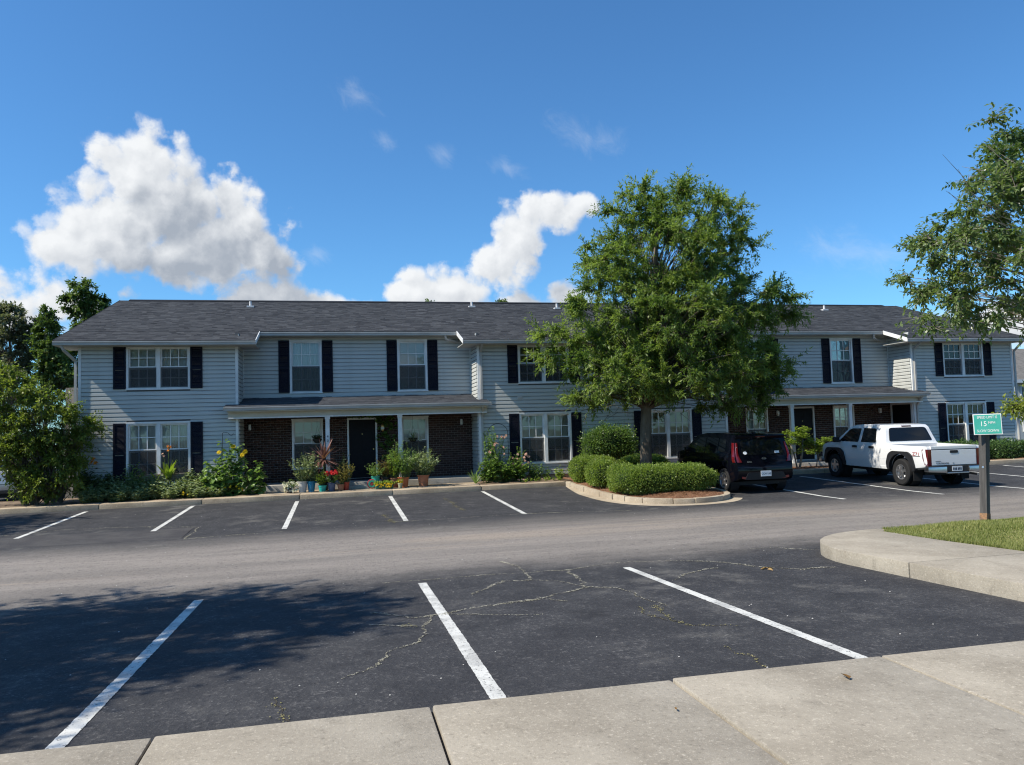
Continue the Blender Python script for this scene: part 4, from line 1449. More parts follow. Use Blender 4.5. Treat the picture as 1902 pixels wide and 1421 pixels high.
def leaf_quads(P, D, L, W, up=None, fold=0.25, curl=0.0):
    """rhombic leaves: base P, direction D, length L, width W"""
    n = len(P)
    r = rng.normal(0, 1, (n, 3)) if up is None else up + rng.normal(0, 0.45, (n, 3))
    S = unit(np.cross(D, r))
    Nn = np.cross(S, D)
    L = np.broadcast_to(L, (n,))[:, None]
    W = np.broadcast_to(W, (n,))[:, None]
    mid = P + D * L * 0.45
    lift = Nn * W * fold
    tip = P + D * L - Nn * L * curl
    V = np.stack([P, mid + S * W / 2 + lift, tip, mid - S * W / 2 + lift], 1)
    return V.reshape(-1, 3)


def quads(n):
    return np.arange(4 * n).reshape(n, 4)


def clump_points(ells, n, shell=0.35):
    vol = np.array([e[3] * e[4] * e[5] for e in ells]) ** 0.75
    idx = rng.choice(len(ells), n, p=vol / vol.sum())
    E = np.array(ells)[idx]
    d = unit(rng.normal(0, 1, (n, 3)))
    r = rng.uniform(shell ** 3, 1, n) ** (1 / 3)
    return E[:, :3] + d * E[:, 3:] * r[:, None] * 0.9, unit(d / E[:, 3:])


def crown_leaves(ells, n_clump, twigs, per, rc, leaf, droop=0.25, out=0.5, tone_mu=0.45, shell=0.35, clumps=None):
    """leaf clumps built of twigs; returns vertices, tones, clump centres, twig lines"""
    if clumps is None:
        C, O = clump_points(ells, n_clump, shell)
    else:
        C, O = clumps
        n_clump = len(C)
    rcl = rng.uniform(rc[0], rc[1], n_clump)
    nt = n_clump * twigs
    c = np.repeat(C, twigs, 0)
    o = np.repeat(O, twigs, 0)
    rr = np.repeat(rcl, twigs)
    td = unit(rng.normal(0, 1, (nt, 3)) + o * out)
    td[:, 2] *= 0.75
    td = unit(td)
    tl = rr * rng.uniform(0.55, 1.15, nt)
    t0 = c - td * tl[:, None] * 0.25
    k = np.tile(np.linspace(0.12, 1.0, per), nt)
    TD = np.repeat(td, per, 0)
    P = np.repeat(t0, per, 0) + TD * (np.repeat(tl, per) * k)[:, None] * 1.2
    P[:, 2] -= droop * 0.35 * np.repeat(tl, per) * k * k
    n = len(P)
    P = P + rng.normal(0, 0.022, (n, 3))
    D = unit(TD * 0.7 + rng.normal(0, 0.55, (n, 3)) + np.array([0, 0, -droop]))
    L = rng.uniform(leaf[0] * 0.7, leaf[0] * 1.2, n)
    W = L * leaf[1] * rng.uniform(0.8, 1.2, n)
    up = np.tile([0, 0, 1.0], (n, 1))
    V = leaf_quads(P, D, L, W, up)
    tc = np.repeat(rng.normal(tone_mu, 0.16, n_clump), twigs * per)
    tone = np.clip(tc + rng.normal(0, 0.17, n) + 0.12 * (np.repeat(np.tile(np.linspace(0, 1, per), nt), 1) - 0.5), 0, 1)
    return V, np.repeat(tone, 4), C, (t0, t0 + td * tl[:, None])


def twig_mesh(A, B, r):
    """thin three-sided twigs, arrays of end points"""
    n = len(A)
    d = unit(B - A)
    s1 = unit(np.cross(d, rng.normal(0, 1, (n, 3))))
    s2 = np.cross(d, s1)
    ring = [s1, -0.5 * s1 + 0.87 * s2, -0.5 * s1 - 0.87 * s2]
    V = np.stack([A + k * r for k in ring] + [B + k * r * 0.4 for k in ring], 1).reshape(-1, 3)
    b = np.arange(n)[:, None] * 6
    F = np.concatenate([b + np.array([[0, 1, 4, 3]]), b + np.array([[1, 2, 5, 4]]), b + np.array([[2, 0, 3, 5]])], 0)
    return V, F


def make_tree(name, label, base, ells, n_clump, twigs, per, rc, leaf, lm, bm, trunk_r=0.16, trunk_top=None, fork=0.35, droop=0.25, group=None, seed=1, tone=0.45, limbs=True, cat='tree', shell=0.35, twig_r=0.006, twig_share=1.0, extra=None, stems=None):
    global rng
    rng = np.random.default_rng(seed)
    random.seed(seed)
    t = thing(name, base, label, cat, group)
    V, tn, C, (A, B) = crown_leaves(ells, n_clump, twigs, per, rc, leaf, droop, tone_mu=tone, shell=shell)
    np_obj('crown', V, quads(len(V) // 4), lm, t, tn)
    b = MB()
    bx, by, bz = base
    top = trunk_top or (bx, by, max(e[2] for e in ells))
    n = 12
    axis = []
    for i in range(n + 1):
        f = i / n
        axis.append(Vector((bx + (top[0] - bx) * f + 0.06 * math.sin(f * 7 + seed), by + (top[1] - by) * f + 0.06 * math.sin(f * 5 + 2 * seed), bz - 0.05 + (top[2] - bz) * f)))
    if stems is None:
        rad = [trunk_r * (1.25 if i == 0 else 1.0) * (1 - 0.85 * (i / n)) for i in range(n + 1)]
        b.tube(axis, rad, 12)
    if limbs:
        for c in C:
            cv = Vector(c)
            if stems is None:
                f = min(max((cv.z - bz) / (top[2] - bz) * (0.55 + 0.2 * random.random()), fork), 0.93)
                k = f * n
                i = int(k)
                a = axis[i].lerp(axis[min(i + 1, n)], k - i)
                r0 = trunk_r * (1 - 0.85 * f) * 0.21
                if random.random() < 0.35:
                    continue
            else:
                sx, sy, lean = random.choice(stems)
                a = Vector((bx + sx, by + sy, bz - 0.03))
                r0 = trunk_r
            dist = (cv - a).length
            m = a.lerp(cv, 0.5) + Vector((random.uniform(-0.1, 0.1), random.uniform(-0.1, 0.1), 0.10 * dist))
            pts = [a, a.lerp(m, 0.5) + Vector((0, 0, 0.03 * dist)), m, m.lerp(cv, 0.55), cv]
            b.tube(pts, [r0, r0 * 0.75, r0 * 0.5, r0 * 0.3, 0.006], 5, False)
    tr = b.build('trunk', bm, t, smooth='all')
    m = rng.random(len(A)) < twig_share
    TV, TF = twig_mesh(A[m], B[m], twig_r)
    if extra is not None:
        EV, EF = twig_mesh(np.array([e[0] for e in extra], float), np.array([e[1] for e in extra], float), 0.008)
        TF = np.concatenate([TF, EF + len(TV)])
        TV = np.concatenate([TV, EV])
    o = np_obj('twigs', TV, TF, bm, t)
    o['kind'] = 'stuff'
    return t


# street tree on the island
E1 = [(10.27, 21.5, 8.40, 1.6, 1.7, 1.10), (8.78, 21.8, 8.27, 0.9, 1.1, 1.02), (11.79, 21.5, 8.62, 0.85, 0.8, 0.6), (9.32, 21.5, 6.98, 2.1, 2.3, 1.31), (7.71, 21.7, 6.94, 1.3, 1.4, 0.7), (11.54, 21.7, 7.19, 1.1, 1.4, 1.1),
      (11.28, 21.2, 5.69, 1.63, 2.0, 1.33), (13.0, 21.5, 5.53, 1.02, 1.2, 1.05), (7.81, 21.5, 5.34, 1.62, 1.9, 1.2), (9.67, 20.3, 5.03, 2.3, 1.8, 1.3), (6.55, 21.7, 4.39, 1.15, 1.2, 0.72), (7.57, 20.9, 3.50, 1.6, 1.6, 0.95),
      (9.77, 20.1, 3.55, 2.11, 1.5, 0.85), (12.18, 21.8, 3.87, 1.56, 1.7, 1.24), (11.7, 22.0, 2.75, 1.5, 1.3, 0.55), (6.81, 21.5, 2.85, 0.7, 0.8, 0.42), (9.46, 23.1, 4.3, 2.1, 1.5, 1.35), (12.54, 21.5, 7.38, 0.25, 0.3, 0.25), (12.8, 21.7, 3.7, 1.0, 1.3, 0.95), (12.6, 21.9, 3.0, 0.8, 1.1, 0.34)]
dead = []
for k in range(60):
    a = np.array([random.uniform(6.7, 12.6), random.uniform(20.6, 22.6), random.uniform(2.3, 2.75)])
    dead.append((a, a + np.array([random.uniform(-0.4, 0.4), random.uniform(-0.3, 0.3), random.uniform(-0.28, 0.12)])))
make_tree('street_tree', 'full green willow oak standing in the straw bed of the planted island', (8.78, 21.5, 0.28), E1, 580, 9, 36, (0.40, 0.74), (0.125, 0.29), oak_leaf, bark, 0.19, (9.5, 21.6, 8.8), 0.26, 0.2, seed=3, tone=0.42, twig_r=0.007, extra=dead)

# tree at the right edge, trunk outside the frame
E2 = [(12.4, 12.0, 5.53, 1.5, 1.6, 1.12), (11.3, 11.6, 5.0, 1.2, 1.1, 0.76), (11.83, 12.3, 4.1, 1.2, 1.2, 0.66), (10.35, 12.0, 5.40, 0.85, 0.5, 0.26), (10.6, 12.0, 4.75, 0.6, 0.5, 0.3), (12.2, 12.0, 7.5, 0.35, 0.4, 0.3), (12.75, 12.0, 6.7, 0.65, 1.0, 0.8), (12.40, 12.0, 7.45, 0.25, 0.4, 0.25),
      (11.3, 12.2, 3.62, 0.5, 0.6, 0.3), (12.6, 13.5, 4.92, 1.4, 1.3, 1.15), (14.8, 12.2, 6.6, 2.6, 2.9, 2.0), (16.6, 12.4, 5.5, 2.0, 2.2, 1.6), (14.6, 13.6, 5.0, 2.0, 1.8, 1.4), (14.6, 11.0, 4.6, 1.8, 1.5, 1.1)]
bare = []
for k in range(34):
    a = np.array([random.uniform(11.6, 12.6), random.uniform(11.5, 12.5), random.uniform(5.3, 6.6)])
    bare.append((a, a + np.array([random.uniform(-0.75, -0.2), random.uniform(-0.2, 0.2), random.uniform(-0.05, 0.5)])))
make_tree('shade_tree', 'leafy tree reaching into the sky at the right edge above the green sign', (15.3, 12.2, 0.3), E2, 330, 10, 16, (0.30, 0.52), (0.105, 0.47), zelk_leaf, bark_pale, 0.2, (15.2, 12.2, 8.2), 0.22, 0.5, seed=5, tone=0.42, twig_r=0.006, extra=bare)
E2b = [(12.42, 12.0, 2.15, 0.24, 0.35, 0.5), (12.75, 11.9, 2.3, 0.4, 0.4, 0.4)]
make_tree('sapling', 'low young sapling with pale leaves at the right edge beside the building end', (13.1, 12.0, 0.3), E2b, 12, 10, 14, (0.2, 0.34), (0.085, 0.46), shrub_leaf, bark_pale, 0.025, (12.8, 12.0, 2.5), 0.3, 0.3, seed=6, tone=0.62)

# trees outside the frame on the left whose shade falls on the stalls
make_tree('shade_tree', 'broad tree left of the near parking stalls casting leafy shade on them', (-9.8, 7.4, 0.1), [(-8.8, 7.5, 6.8, 3.0, 3.0, 2.0), (-10.6, 7.0, 6.2, 2.4, 2.6, 1.8), (-7.5, 8.7, 6.1, 1.5, 1.5, 1.2), (-7.9, 6.4, 5.6, 1.6, 1.2, 1.2), (-9.2, 7.6, 8.4, 2.0, 2.2, 1.2), (-9.6, 5.4, 6.2, 2.2, 1.5, 1.5), (-8.2, 4.9, 5.6, 1.3, 1.0, 1.1)],
          370, 8, 18, (0.45, 0.8), (0.13, 0.45), zelk_leaf, bark, 0.22, (-8.8, 7.5, 8.6), 0.3, 0.3, seed=8, twig_share=0.3)
make_tree('shade_tree', 'tree left of the far parking stalls shading the first stripe', (-15.0, 20.6, 0.1), [(-14.2, 20.4, 6.2, 2.3, 2.2, 1.8), (-15.6, 20.8, 6.6, 1.8, 2.0, 1.6), (-13.0, 20.0, 5.2, 1.0, 1.2, 0.9)],
          120, 8, 16, (0.45, 0.8), (0.13, 0.45), zelk_leaf, bark, 0.18, (-14.6, 20.5, 7.8), 0.3, 0.3, seed=9, twig_share=0.3)

# trees behind the left end of the building
make_tree('gum_tree', 'greyish green tall tree at the far left edge behind the leafy shrub', (-16.6, 45.0, 0.1), [(-16.6, 45, 7.3, 1.25, 1.3, 2.2), (-15.6, 45, 8.1, 0.45, 0.5, 1.3), (-16.75, 45, 8.75, 0.55, 0.6, 1.1), (-17.5, 45, 8.0, 0.8, 0.9, 1.8), (-16.3, 45, 5.2, 1.3, 1.3, 1.2)], 130, 7, 20, (0.32, 0.6), (0.17, 0.55), grey_leaf, bark, 0.16, (-16.6, 45, 9.4), 0.2, 0.2, seed=11, twig_share=0.3)
make_tree('gum_tree', 'slim pointed dark green tree between the far left tree and the tallest one', (-14.7, 44.0, 0.1), [(-14.55, 44, 7.3, 0.62, 0.6, 1.3), (-14.55, 44, 8.3, 0.32, 0.35, 0.9), (-14.35, 44, 6.4, 0.85, 0.8, 1.2), (-14.0, 44, 5.2, 1.1, 1.0, 1.2)], 140, 7, 18, (0.28, 0.5), (0.17, 0.55), gum_leaf, bark, 0.13, (-14.55, 44, 8.8), 0.2, 0.2, seed=12, twig_share=0.3)
make_tree('gum_tree', 'tallest dark green tree rising beside the left roof slope', (-13.3, 47.0, 0.1), [(-13.9, 47, 9.9, 0.85, 0.9, 1.25), (-13.1, 47, 9.2, 0.95, 0.9, 1.0), (-13.6, 47, 8.3, 0.7, 0.8, 1.0), (-12.6, 47, 8.6, 0.5, 0.6, 0.7), (-13.9, 47, 6.6, 1.3, 1.2, 1.6), (-13.2, 47, 5.0, 1.6, 1.4, 1.3)], 240, 7, 18, (0.3, 0.55), (0.18, 0.55), gum_leaf, bark, 0.15, (-13.5, 47, 10.6), 0.2, 0.2, seed=13, twig_share=0.3)
for i, (x, y, zt, r_, lab) in enumerate(((7.3, 60, 11.95, 1.0, 'treetop peeking over the ridge left of the middle roof vent'), (12.9, 60, 12.05, 0.45, 'small treetop above the ridge just left of the street tree'), (35.5, 42, 7.6, 2.6, 'dark tree behind the right end of the building'), (-22, 50, 8.5, 3.0, 'broad dark tree beyond the silver car at the left edge'), (-11.6, 50, 5.6, 1.8, 'low tree behind the wooden fence at the left building corner'))):
    make_tree('far_tree', lab, (x, y, 0.1), [(x, y, zt - r_ * 0.8, r_, r_, r_), (x + r_ * 0.5, y, zt - r_ * 1.6, r_ * 1.1, r_, r_), (x - r_ * 0.6, y, zt - r_ * 1.9, r_ * 1.1, r_, r_)], 50, 7, 14, (0.3, 0.6), (0.2, 0.5), gum_leaf, bark, 0.15, (x, y, zt - r_ * 0.4), 0.3, 0.2, seed=20 + i, twig_share=0.2)

# unseen row of trees behind the camera, added for dark reflections in the panes
for i, (x, y, r_) in enumerate(((-16, -18, 3.6), (-8, -20, 4.2), (1, -19, 3.8), (10, -21, 4.3), (19, -19, 3.9), (28, -20, 4.2))):
    make_tree('street_tree', ['first', 'second', 'third', 'fourth', 'fifth', 'sixth'][i] + ' tree from the left in the unseen row added behind the viewer', (x, y, 0.1), [(x, y, 6.2, r_, r_ * 0.9, 2.6), (x + 1, y, 4.2, r_ * 0.9, r_ * 0.8, 1.8), (x - 1, y, 8.0, r_ * 0.6, r_ * 0.6, 1.5)], 70, 7, 10, (0.6, 1.0), (0.26, 0.5), gum_leaf, bark, 0.2, (x, y, 8), 0.3, 0.2, group='unseen row of trees added behind the viewer', seed=40 + i, twig_share=0.1)

# large leafy shrub at the left corner
EL = [(-9.1, 24.7, 3.25, 1.1, 0.9, 0.95), (-8.2, 24.7, 2.55, 1.2, 0.95, 1.0), (-8.9, 24.9, 1.75, 1.0, 0.8, 0.85), (-7.62, 24.8, 1.95, 0.72, 0.7, 0.72), (-7.05, 25.0, 2.35, 0.3, 0.35, 0.4), (-7.9, 24.75, 1.15, 0.8, 0.7, 0.75), (-8.5, 24.6, 0.9, 0.7, 0.5, 0.5), (-7.55, 24.7, 0.75, 0.5, 0.4, 0.4), (-9.5, 25.1, 3.85, 0.7, 0.7, 0.5), (-10.2, 24.8, 2.8, 0.9, 0.9, 1.1)]
make_tree('corner_shrub', 'large leafy shrub with many stems at the left building corner', (-8.2, 24.85, 0.25), EL, 330, 9, 19, (0.26, 0.46), (0.082, 0.55), shrub_leaf, bark, 0.015, (-8.3, 24.8, 4.0), 0.1, 0.25, seed=15, tone=0.40, cat='shrub', stems=[(-0.25, 0.0, 0), (0.0, 0.1, 0), (0.22, -0.05, 0), (0.35, 0.1, 0), (-0.4, 0.1, 0)], twig_share=0.6)


# ------------------------------------------------------------------ clipped hedges and mounds
def super_pts(c, r, n, p=3.2, low=-0.9, seed=0):
    """points on a rounded-box surface, with outward normals"""
    q = rng.uniform(-1, 1, (n * 2, 3))
    ax = rng.choice(3, n * 2, p=np.array([r[1] * r[2], r[0] * r[2], r[0] * r[1]]) / (r[1] * r[2] + r[0] * r[2] + r[0] * r[1]))
    q[np.arange(n * 2), ax] = np.sign(q[np.arange(n * 2), ax])
    k = (np.abs(q) ** p).sum(1) ** (-1 / p)
    q = q * k[:, None]
    nn = unit(np.sign(q) * np.abs(q) ** (p - 1) / np.array(r))
    keep = (q[:, 2] > low)
    q, nn = q[keep][:n], nn[keep][:n]
    return q * np.array(r), nn


def hedge(name, label, lobes, leafL, dens, lm, cat='hedge', aspect=0.55, rough=0.05, group=None, seed=1, tone=0.42, p=3.2, fuzz=0.03):
    """clipped evergreen: lobes are (cx,cy,cz, rx,ry,rz); shell of small leaves over a solid dark core"""
    global rng
    rng = np.random.default_rng(seed)
    base = (lobes[0][0], lobes[0][1], lobes[0][2] - lobes[0][5])
    t = thing(name, base, label, cat, group)
    VV, TT = [], []
    core = MB()
    allP = []
    for (cx, cy, cz, rx, ry, rz_) in lobes:
        area = 4 * PI * ((rx * ry) ** 1.6 / 3 + (rx * rz_) ** 1.6 / 3 + (ry * rz_) ** 1.6 / 3) ** (1 / 1.6)
        n = int(area * dens)
        q, nn = super_pts(None, (rx, ry, rz_), n, p)
        P = q + np.array([cx, cy, cz])
        # lumps: low-frequency swell along the surface
        ph = rng.uniform(0, 6, 6)
        sw = np.sin(P[:, 0] * 5.2 + ph[0]) * np.sin(P[:, 1] * 4.7 + ph[1]) + 0.7 * np.sin(P[:, 2] * 7 + ph[2]) * np.sin(P[:, 0] * 8.3 + ph[3])
        P = P + nn * (sw * rough + rng.normal(0, fuzz, len(P)) - rng.exponential(0.02, len(P)))[:, None]
        D = unit(nn * 0.9 + rng.normal(0, 0.6, P.shape) + np.array([0, 0, 0.25]))
        L = rng.uniform(0.7, 1.25, len(P)) * leafL
        V = leaf_quads(P, D, L, L * aspect)
        VV.append(V)
        tn = np.clip(tone + 0.04 * sw + rng.normal(0, 0.22, len(P)), 0, 1)
        TT.append(np.repeat(tn, 4))
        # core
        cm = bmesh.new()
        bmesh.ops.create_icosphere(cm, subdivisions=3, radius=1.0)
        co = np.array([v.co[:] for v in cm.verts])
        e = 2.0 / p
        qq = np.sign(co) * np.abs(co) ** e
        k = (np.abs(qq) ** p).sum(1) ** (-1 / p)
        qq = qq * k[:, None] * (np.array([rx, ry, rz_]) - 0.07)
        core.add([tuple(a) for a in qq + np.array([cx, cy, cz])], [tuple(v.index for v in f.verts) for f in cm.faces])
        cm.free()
    V = np.concatenate(VV)
    np_obj('foliage', V, quads(len(V) // 4), lm, t, np.concatenate(TT))
    core.build('dark_core', core_shade, t, smooth='all')
    return t



H_ = [
    ('hedge', 'long low clipped hedge along the front of the planted island', [(8.42, 19.32, 0.57, 1.44, 0.52, 0.34)], 61),
    ('hedge', 'small clipped mound at the front left of the island beside the long hedge', [(7.42, 19.85, 0.58, 0.36, 0.42, 0.36)], 62),
    ('hedge', 'clipped mound on the left side of the island between two others', [(7.42, 21.45, 0.64, 0.42, 0.5, 0.36)], 63),
    ('hedge', 'tall rounded hedge at the back left corner of the island', [(7.75, 23.25, 0.66, 0.72, 0.55, 0.40)], 64),
    ('hedge', 'hedge behind the street tree trunk at the back of the island', [(9.25, 22.95, 0.62, 0.85, 0.5, 0.42)], 65),
]
for nm, lab, lobes, sd in H_:
    hedge(nm, lab, lobes, 0.042, 4200, box_leaf, seed=sd, group='clipped hedges on the island', tone=0.45, rough=0.03, p=2.9)
bush_leaf = leaf_mat('bush_leaf', (0.045, 0.105, 0.020), (0.205, 0.310, 0.075), 0.35, 0.38, 0.5)
hedge('bush', 'loose green bush against the siding behind the island, left of the tree trunk', [(8.9, 24.9, 1.50, 0.86, 0.45, 0.42), (8.5, 24.9, 1.25, 0.55, 0.4, 0.35), (9.3, 25.0, 1.2, 0.6, 0.4, 0.4)], 0.06, 1700, bush_leaf, 'bush', seed=66, fuzz=0.09, rough=0.08, tone=0.5, p=2.3)
holly = leaf_mat('holly_leaf', (0.028, 0.072, 0.018), (0.130, 0.220, 0.062), 0.18, 0.3, 0.55)
hedge('hedge', 'glossy dark hedge under the right wing windows behind the pickup', [(22.6, 24.75, 0.62, 1.0, 0.5, 0.36), (24.4, 24.75, 0.60, 1.1, 0.5, 0.36), (26.2, 24.75, 0.60, 1.0, 0.5, 0.36)], 0.065, 1500, holly, seed=67, tone=0.45, fuzz=0.05, rough=0.06)

# ------------------------------------------------------------------ flower and pot plants
green = leaf_mat('garden_leaf', (0.075, 0.150, 0.034), (0.270, 0.390, 0.120), 0.35, 0.42, 0.4)
greyg = leaf_mat('grey_green_leaf', (0.135, 0.185, 0.080), (0.370, 0.430, 0.225), 0.25, 0.5, 0.35)
lime = leaf_mat('lime_leaf', (0.12, 0.19, 0.022), (0.30, 0.40, 0.06), 0.4, 0.42, 0.4)
darkg = leaf_mat('dark_garden_leaf', (0.022, 0.042, 0.016), (0.075, 0.115, 0.042), 0.2, 0.45, 0.35)
purple = leaf_mat('cordyline_leaf', (0.085, 0.030, 0.034), (0.330, 0.180, 0.150), 0.2, 0.4, 0.45)
bronze = leaf_mat('bronze_leaf', (0.105, 0.045, 0.028), (0.22, 0.20, 0.07), 0.3, 0.45, 0.4)
tanleaf = leaf_mat('straw_coloured_leaf', (0.20, 0.165, 0.045), (0.40, 0.33, 0.12), 0.35, 0.5, 0.3)
petal_y = leaf_mat('yellow_petal', (0.62, 0.40, 0.01), (0.75, 0.58, 0.03), 0.3, 0.6, 0.2)
petal_o = leaf_mat('orange_petal', (0.60, 0.15, 0.015), (0.70, 0.28, 0.03), 0.3, 0.6, 0.2)
petal_r = leaf_mat('red_petal', (0.55, 0.015, 0.02), (0.72, 0.06, 0.06), 0.3, 0.6, 0.2)
petal_w = leaf_mat('white_petal', (0.55, 0.52, 0.40), (0.75, 0.73, 0.62), 0.3, 0.6, 0.2)
petal_p = leaf_mat('pink_petal', (0.55, 0.30, 0.24), (0.70, 0.48, 0.38), 0.3, 0.6, 0.2)
stem_m = mat('stem', (0.075, 0.115, 0.032), 0.7)


def leaf_hex(P, D, L, W, up, fold=0.18, curl=0.15):
    n = len(P)
    S = unit(np.cross(D, up + rng.normal(0, 0.35, (n, 3))))
    Nn = np.cross(S, D)
    L = np.broadcast_to(L, (n,))[:, None]
    W = np.broadcast_to(W, (n,))[:, None]
    a = P + D * L * 0.25 + Nn * W * fold
    b = P + D * L * 0.65 + Nn * W * fold * 0.7 - Nn * L * curl * 0.4
    t = P + D * L - Nn * L * curl
    V = np.stack([P, a + S * W * 0.5, b + S * W * 0.36, t, b - S * W * 0.36, a - S * W * 0.5], 1).reshape(-1, 3)
    k = np.arange(n)[:, None] * 6
    return V, np.concatenate([k + np.array([[0, 1, 2, 3]]), k + np.array([[3, 4, 5, 0]])], 0)


class Plant:
    """stems with leaves and flowers; parts are built at the end"""
    def __init__(s, seed):
        global rng
        rng = np.random.default_rng(seed)
        random.seed(seed)
        s.V, s.F, s.T, s.n = [], [], [], 0
        s.stem = MB()
        s.tips = []
        s.fl = {}

    def put(s, V, F, tone):
        s.V.append(V)
        s.F.append(F + s.n)
        s.T.append(tone)
        s.n += len(V)

    def stems(s, base, n, height, spread, leaf, per, aspect=0.5, lean=0.3, droop=0.2, start=0.2, tone=0.5, stem_r=0.006, up=0.4):
        for i in range(n):
            a = random.uniform(0, 2 * PI)
            r = math.sqrt(random.random()) * spread
            h = height * random.uniform(0.65, 1.1)
            b = np.array(base) + np.array([math.cos(a) * r * 0.35, math.sin(a) * r * 0.35, 0])
            t = np.array(base) + np.array([math.cos(a) * r, math.sin(a) * r, h * (1 - lean * (r / max(spread, 0.01)) ** 2)])
            m = (b + t) / 2 + np.array([-math.cos(a) * r * 0.15, -math.sin(a) * r * 0.15, h * 0.08])
            ts = np.linspace(start, 1.0, per)
            P = (1 - ts)[:, None] ** 2 * b + 2 * (ts * (1 - ts))[:, None] * m + (ts ** 2)[:, None] * t
            ang = ts * 17 + a + rng.uniform(0, 0.8, per)
            D = unit(np.stack([np.cos(ang), np.sin(ang), np.full(per, up) + rng.normal(0, 0.25, per)], 1))
            D[:, 2] -= droop
            D = unit(D)
            L = leaf * 1.25 * rng.uniform(0.65, 1.2, per) * (1.1 - 0.35 * ts)
            V, F = leaf_hex(P, D, L, L * aspect, np.tile([0, 0, 1.0], (per, 1)))
            s.put(V, F, np.repeat(np.clip(rng.normal(tone, 0.18, per) + 0.15 * (ts - 0.5), 0, 1), 6))
            s.stem.tube([b, (b + 2 * m + t) / 4, t], [stem_r, stem_r * 0.8, stem_r * 0.4], 4, False)
            s.tips.append(t)
        return s

    def straps(s, base, n, length, width, el=(0.1, 1.4), curve=0.35, tone=0.5):
        for i in range(n):
            a = random.uniform(0, 2 * PI)
            e = random.uniform(*el)
            L = length * random.uniform(0.65, 1.1)
            d = np.array([math.cos(a) * math.cos(e), math.sin(a) * math.cos(e), math.sin(e)])
            sd = np.array([-math.sin(a), math.cos(a), 0])
            pts = []
            for k in range(5):
                f = k / 4
                pts.append(np.array(base) + d * L * f + np.array([math.cos(a), math.sin(a), -1.2]) * (curve * L * f * f * (0.5 if e > 1 else 0.8)) * 0.5)
            ws = [0.6, 1.0, 0.9, 0.6, 0.05]
            V = []
            for p, w_ in zip(pts, ws):
                V += [p - sd * width * w_ / 2, p + sd * width * w_ / 2]
            F = np.array([[2 * k, 2 * k + 1, 2 * k + 3, 2 * k + 2] for k in range(4)])
            s.put(np.array(V), F, np.full(10, np.clip(random.gauss(tone, 0.25), 0, 1)))
        return s

    def flowers(s, mname, m, pts, r, petals=10, face=(-0.2, -1.0, 0.5)):
        fv = s.fl.setdefault(mname, [m, [], [], [], 0])
        for p in pts:
            f = unit(np.array(face) + rng.normal(0, 0.35, 3))
            x = unit(np.cross(f, [0, 0, 1.0]))
            y = np.cross(x, f)
            ang = np.linspace(0, 2 * PI, petals, endpoint=False) + random.random()
            D = unit(np.cos(ang)[:, None] * x + np.sin(ang)[:, None] * y + f * 0.25)
            P = np.tile(np.array(p), (petals, 1))
            V, F = leaf_hex(P, D, np.full(petals, r), np.full(petals, r * 0.55), np.tile(f, (petals, 1)))
            fv[1].append(V)
            fv[2].append(F + fv[4])
            fv[3].append(rng.uniform(0, 1, len(V)))
            fv[4] += len(V)
        return s

    def finish(s, t, lm, name='foliage', stem=True):
        V = np.concatenate(s.V)
        F = np.concatenate(s.F)
        o = np_obj(name, V, F, lm, t, np.concatenate(s.T))
        if stem and s.stem.v:
            s.stem.build('stems', stem_m, t)
        for k, (m, v, f, tt, _) in s.fl.items():
            q = np_obj('flowers', np.concatenate(v), np.concatenate(f), m, t, np.concatenate(tt))
            q['kind'] = 'stuff'
        return o


def G(x, y, dz=0.14):
    return (x, y, zg(x, y) + dz)


# low planting along the left wing: nobody could count it
pl = Plant(71)
for i in range(120):
    x = random.uniform(-7.3, -3.5)
    y = random.uniform(24.42, 25.45)
    h = 0.26 + 0.42 * (y - 24.4) + random.uniform(-0.06, 0.1)
    pl.stems(G(x, y), 9, h * 1.15, 0.26, 0.095, 13, 0.45, tone=0.28 + 0.3 * (x + 7.3) / 3.6, up=0.5)
pl.flowers('yellow', petal_y, [(random.uniform(-4.6, -3.5), random.uniform(24.4, 24.7), 0.25 + random.uniform(0.1, 0.25)) for k in range(16)], 0.035, 8)
gc = thing('ground_cover', G(-5.4, 24.9), 'mixed low grey green planting filling the bed below the left wing', 'plants')
gc['kind'] = 'stuff'
pl.finish(gc, greyg)
# dark leggy plants at the wall
for k, (x, y, h, lab) in enumerate(((-7.15, 25.05, 0.95, 'dark leggy lily clump with an orange flower beside the corner shrub'), (-6.55, 25.25, 0.85, 'dark green clump below the left shutter of the left wing'), (-5.95, 25.3, 1.0, 'upright leafy clump before the left half of the left wing window'))):
    pl = Plant(80 + k)
    pl.stems(G(x, y), 16, h, 0.34, 0.17, 13, 0.28, up=0.8, tone=0.45)
    if k == 0:
        pl.stems(G(x + 0.1, y), 2, 1.25, 0.1, 0.1, 6, 0.3)
        pl.flowers('orange', petal_o, [(-7.02, 25.0, 1.48), (-6.95, 25.0, 1.36), (-7.06, 25.0, 1.38)], 0.085, 6)
    pl.finish(thing('lily_clump', G(x, y), lab, 'plant', 'leafy clumps in the left bed'), [darkg, darkg, green][k])
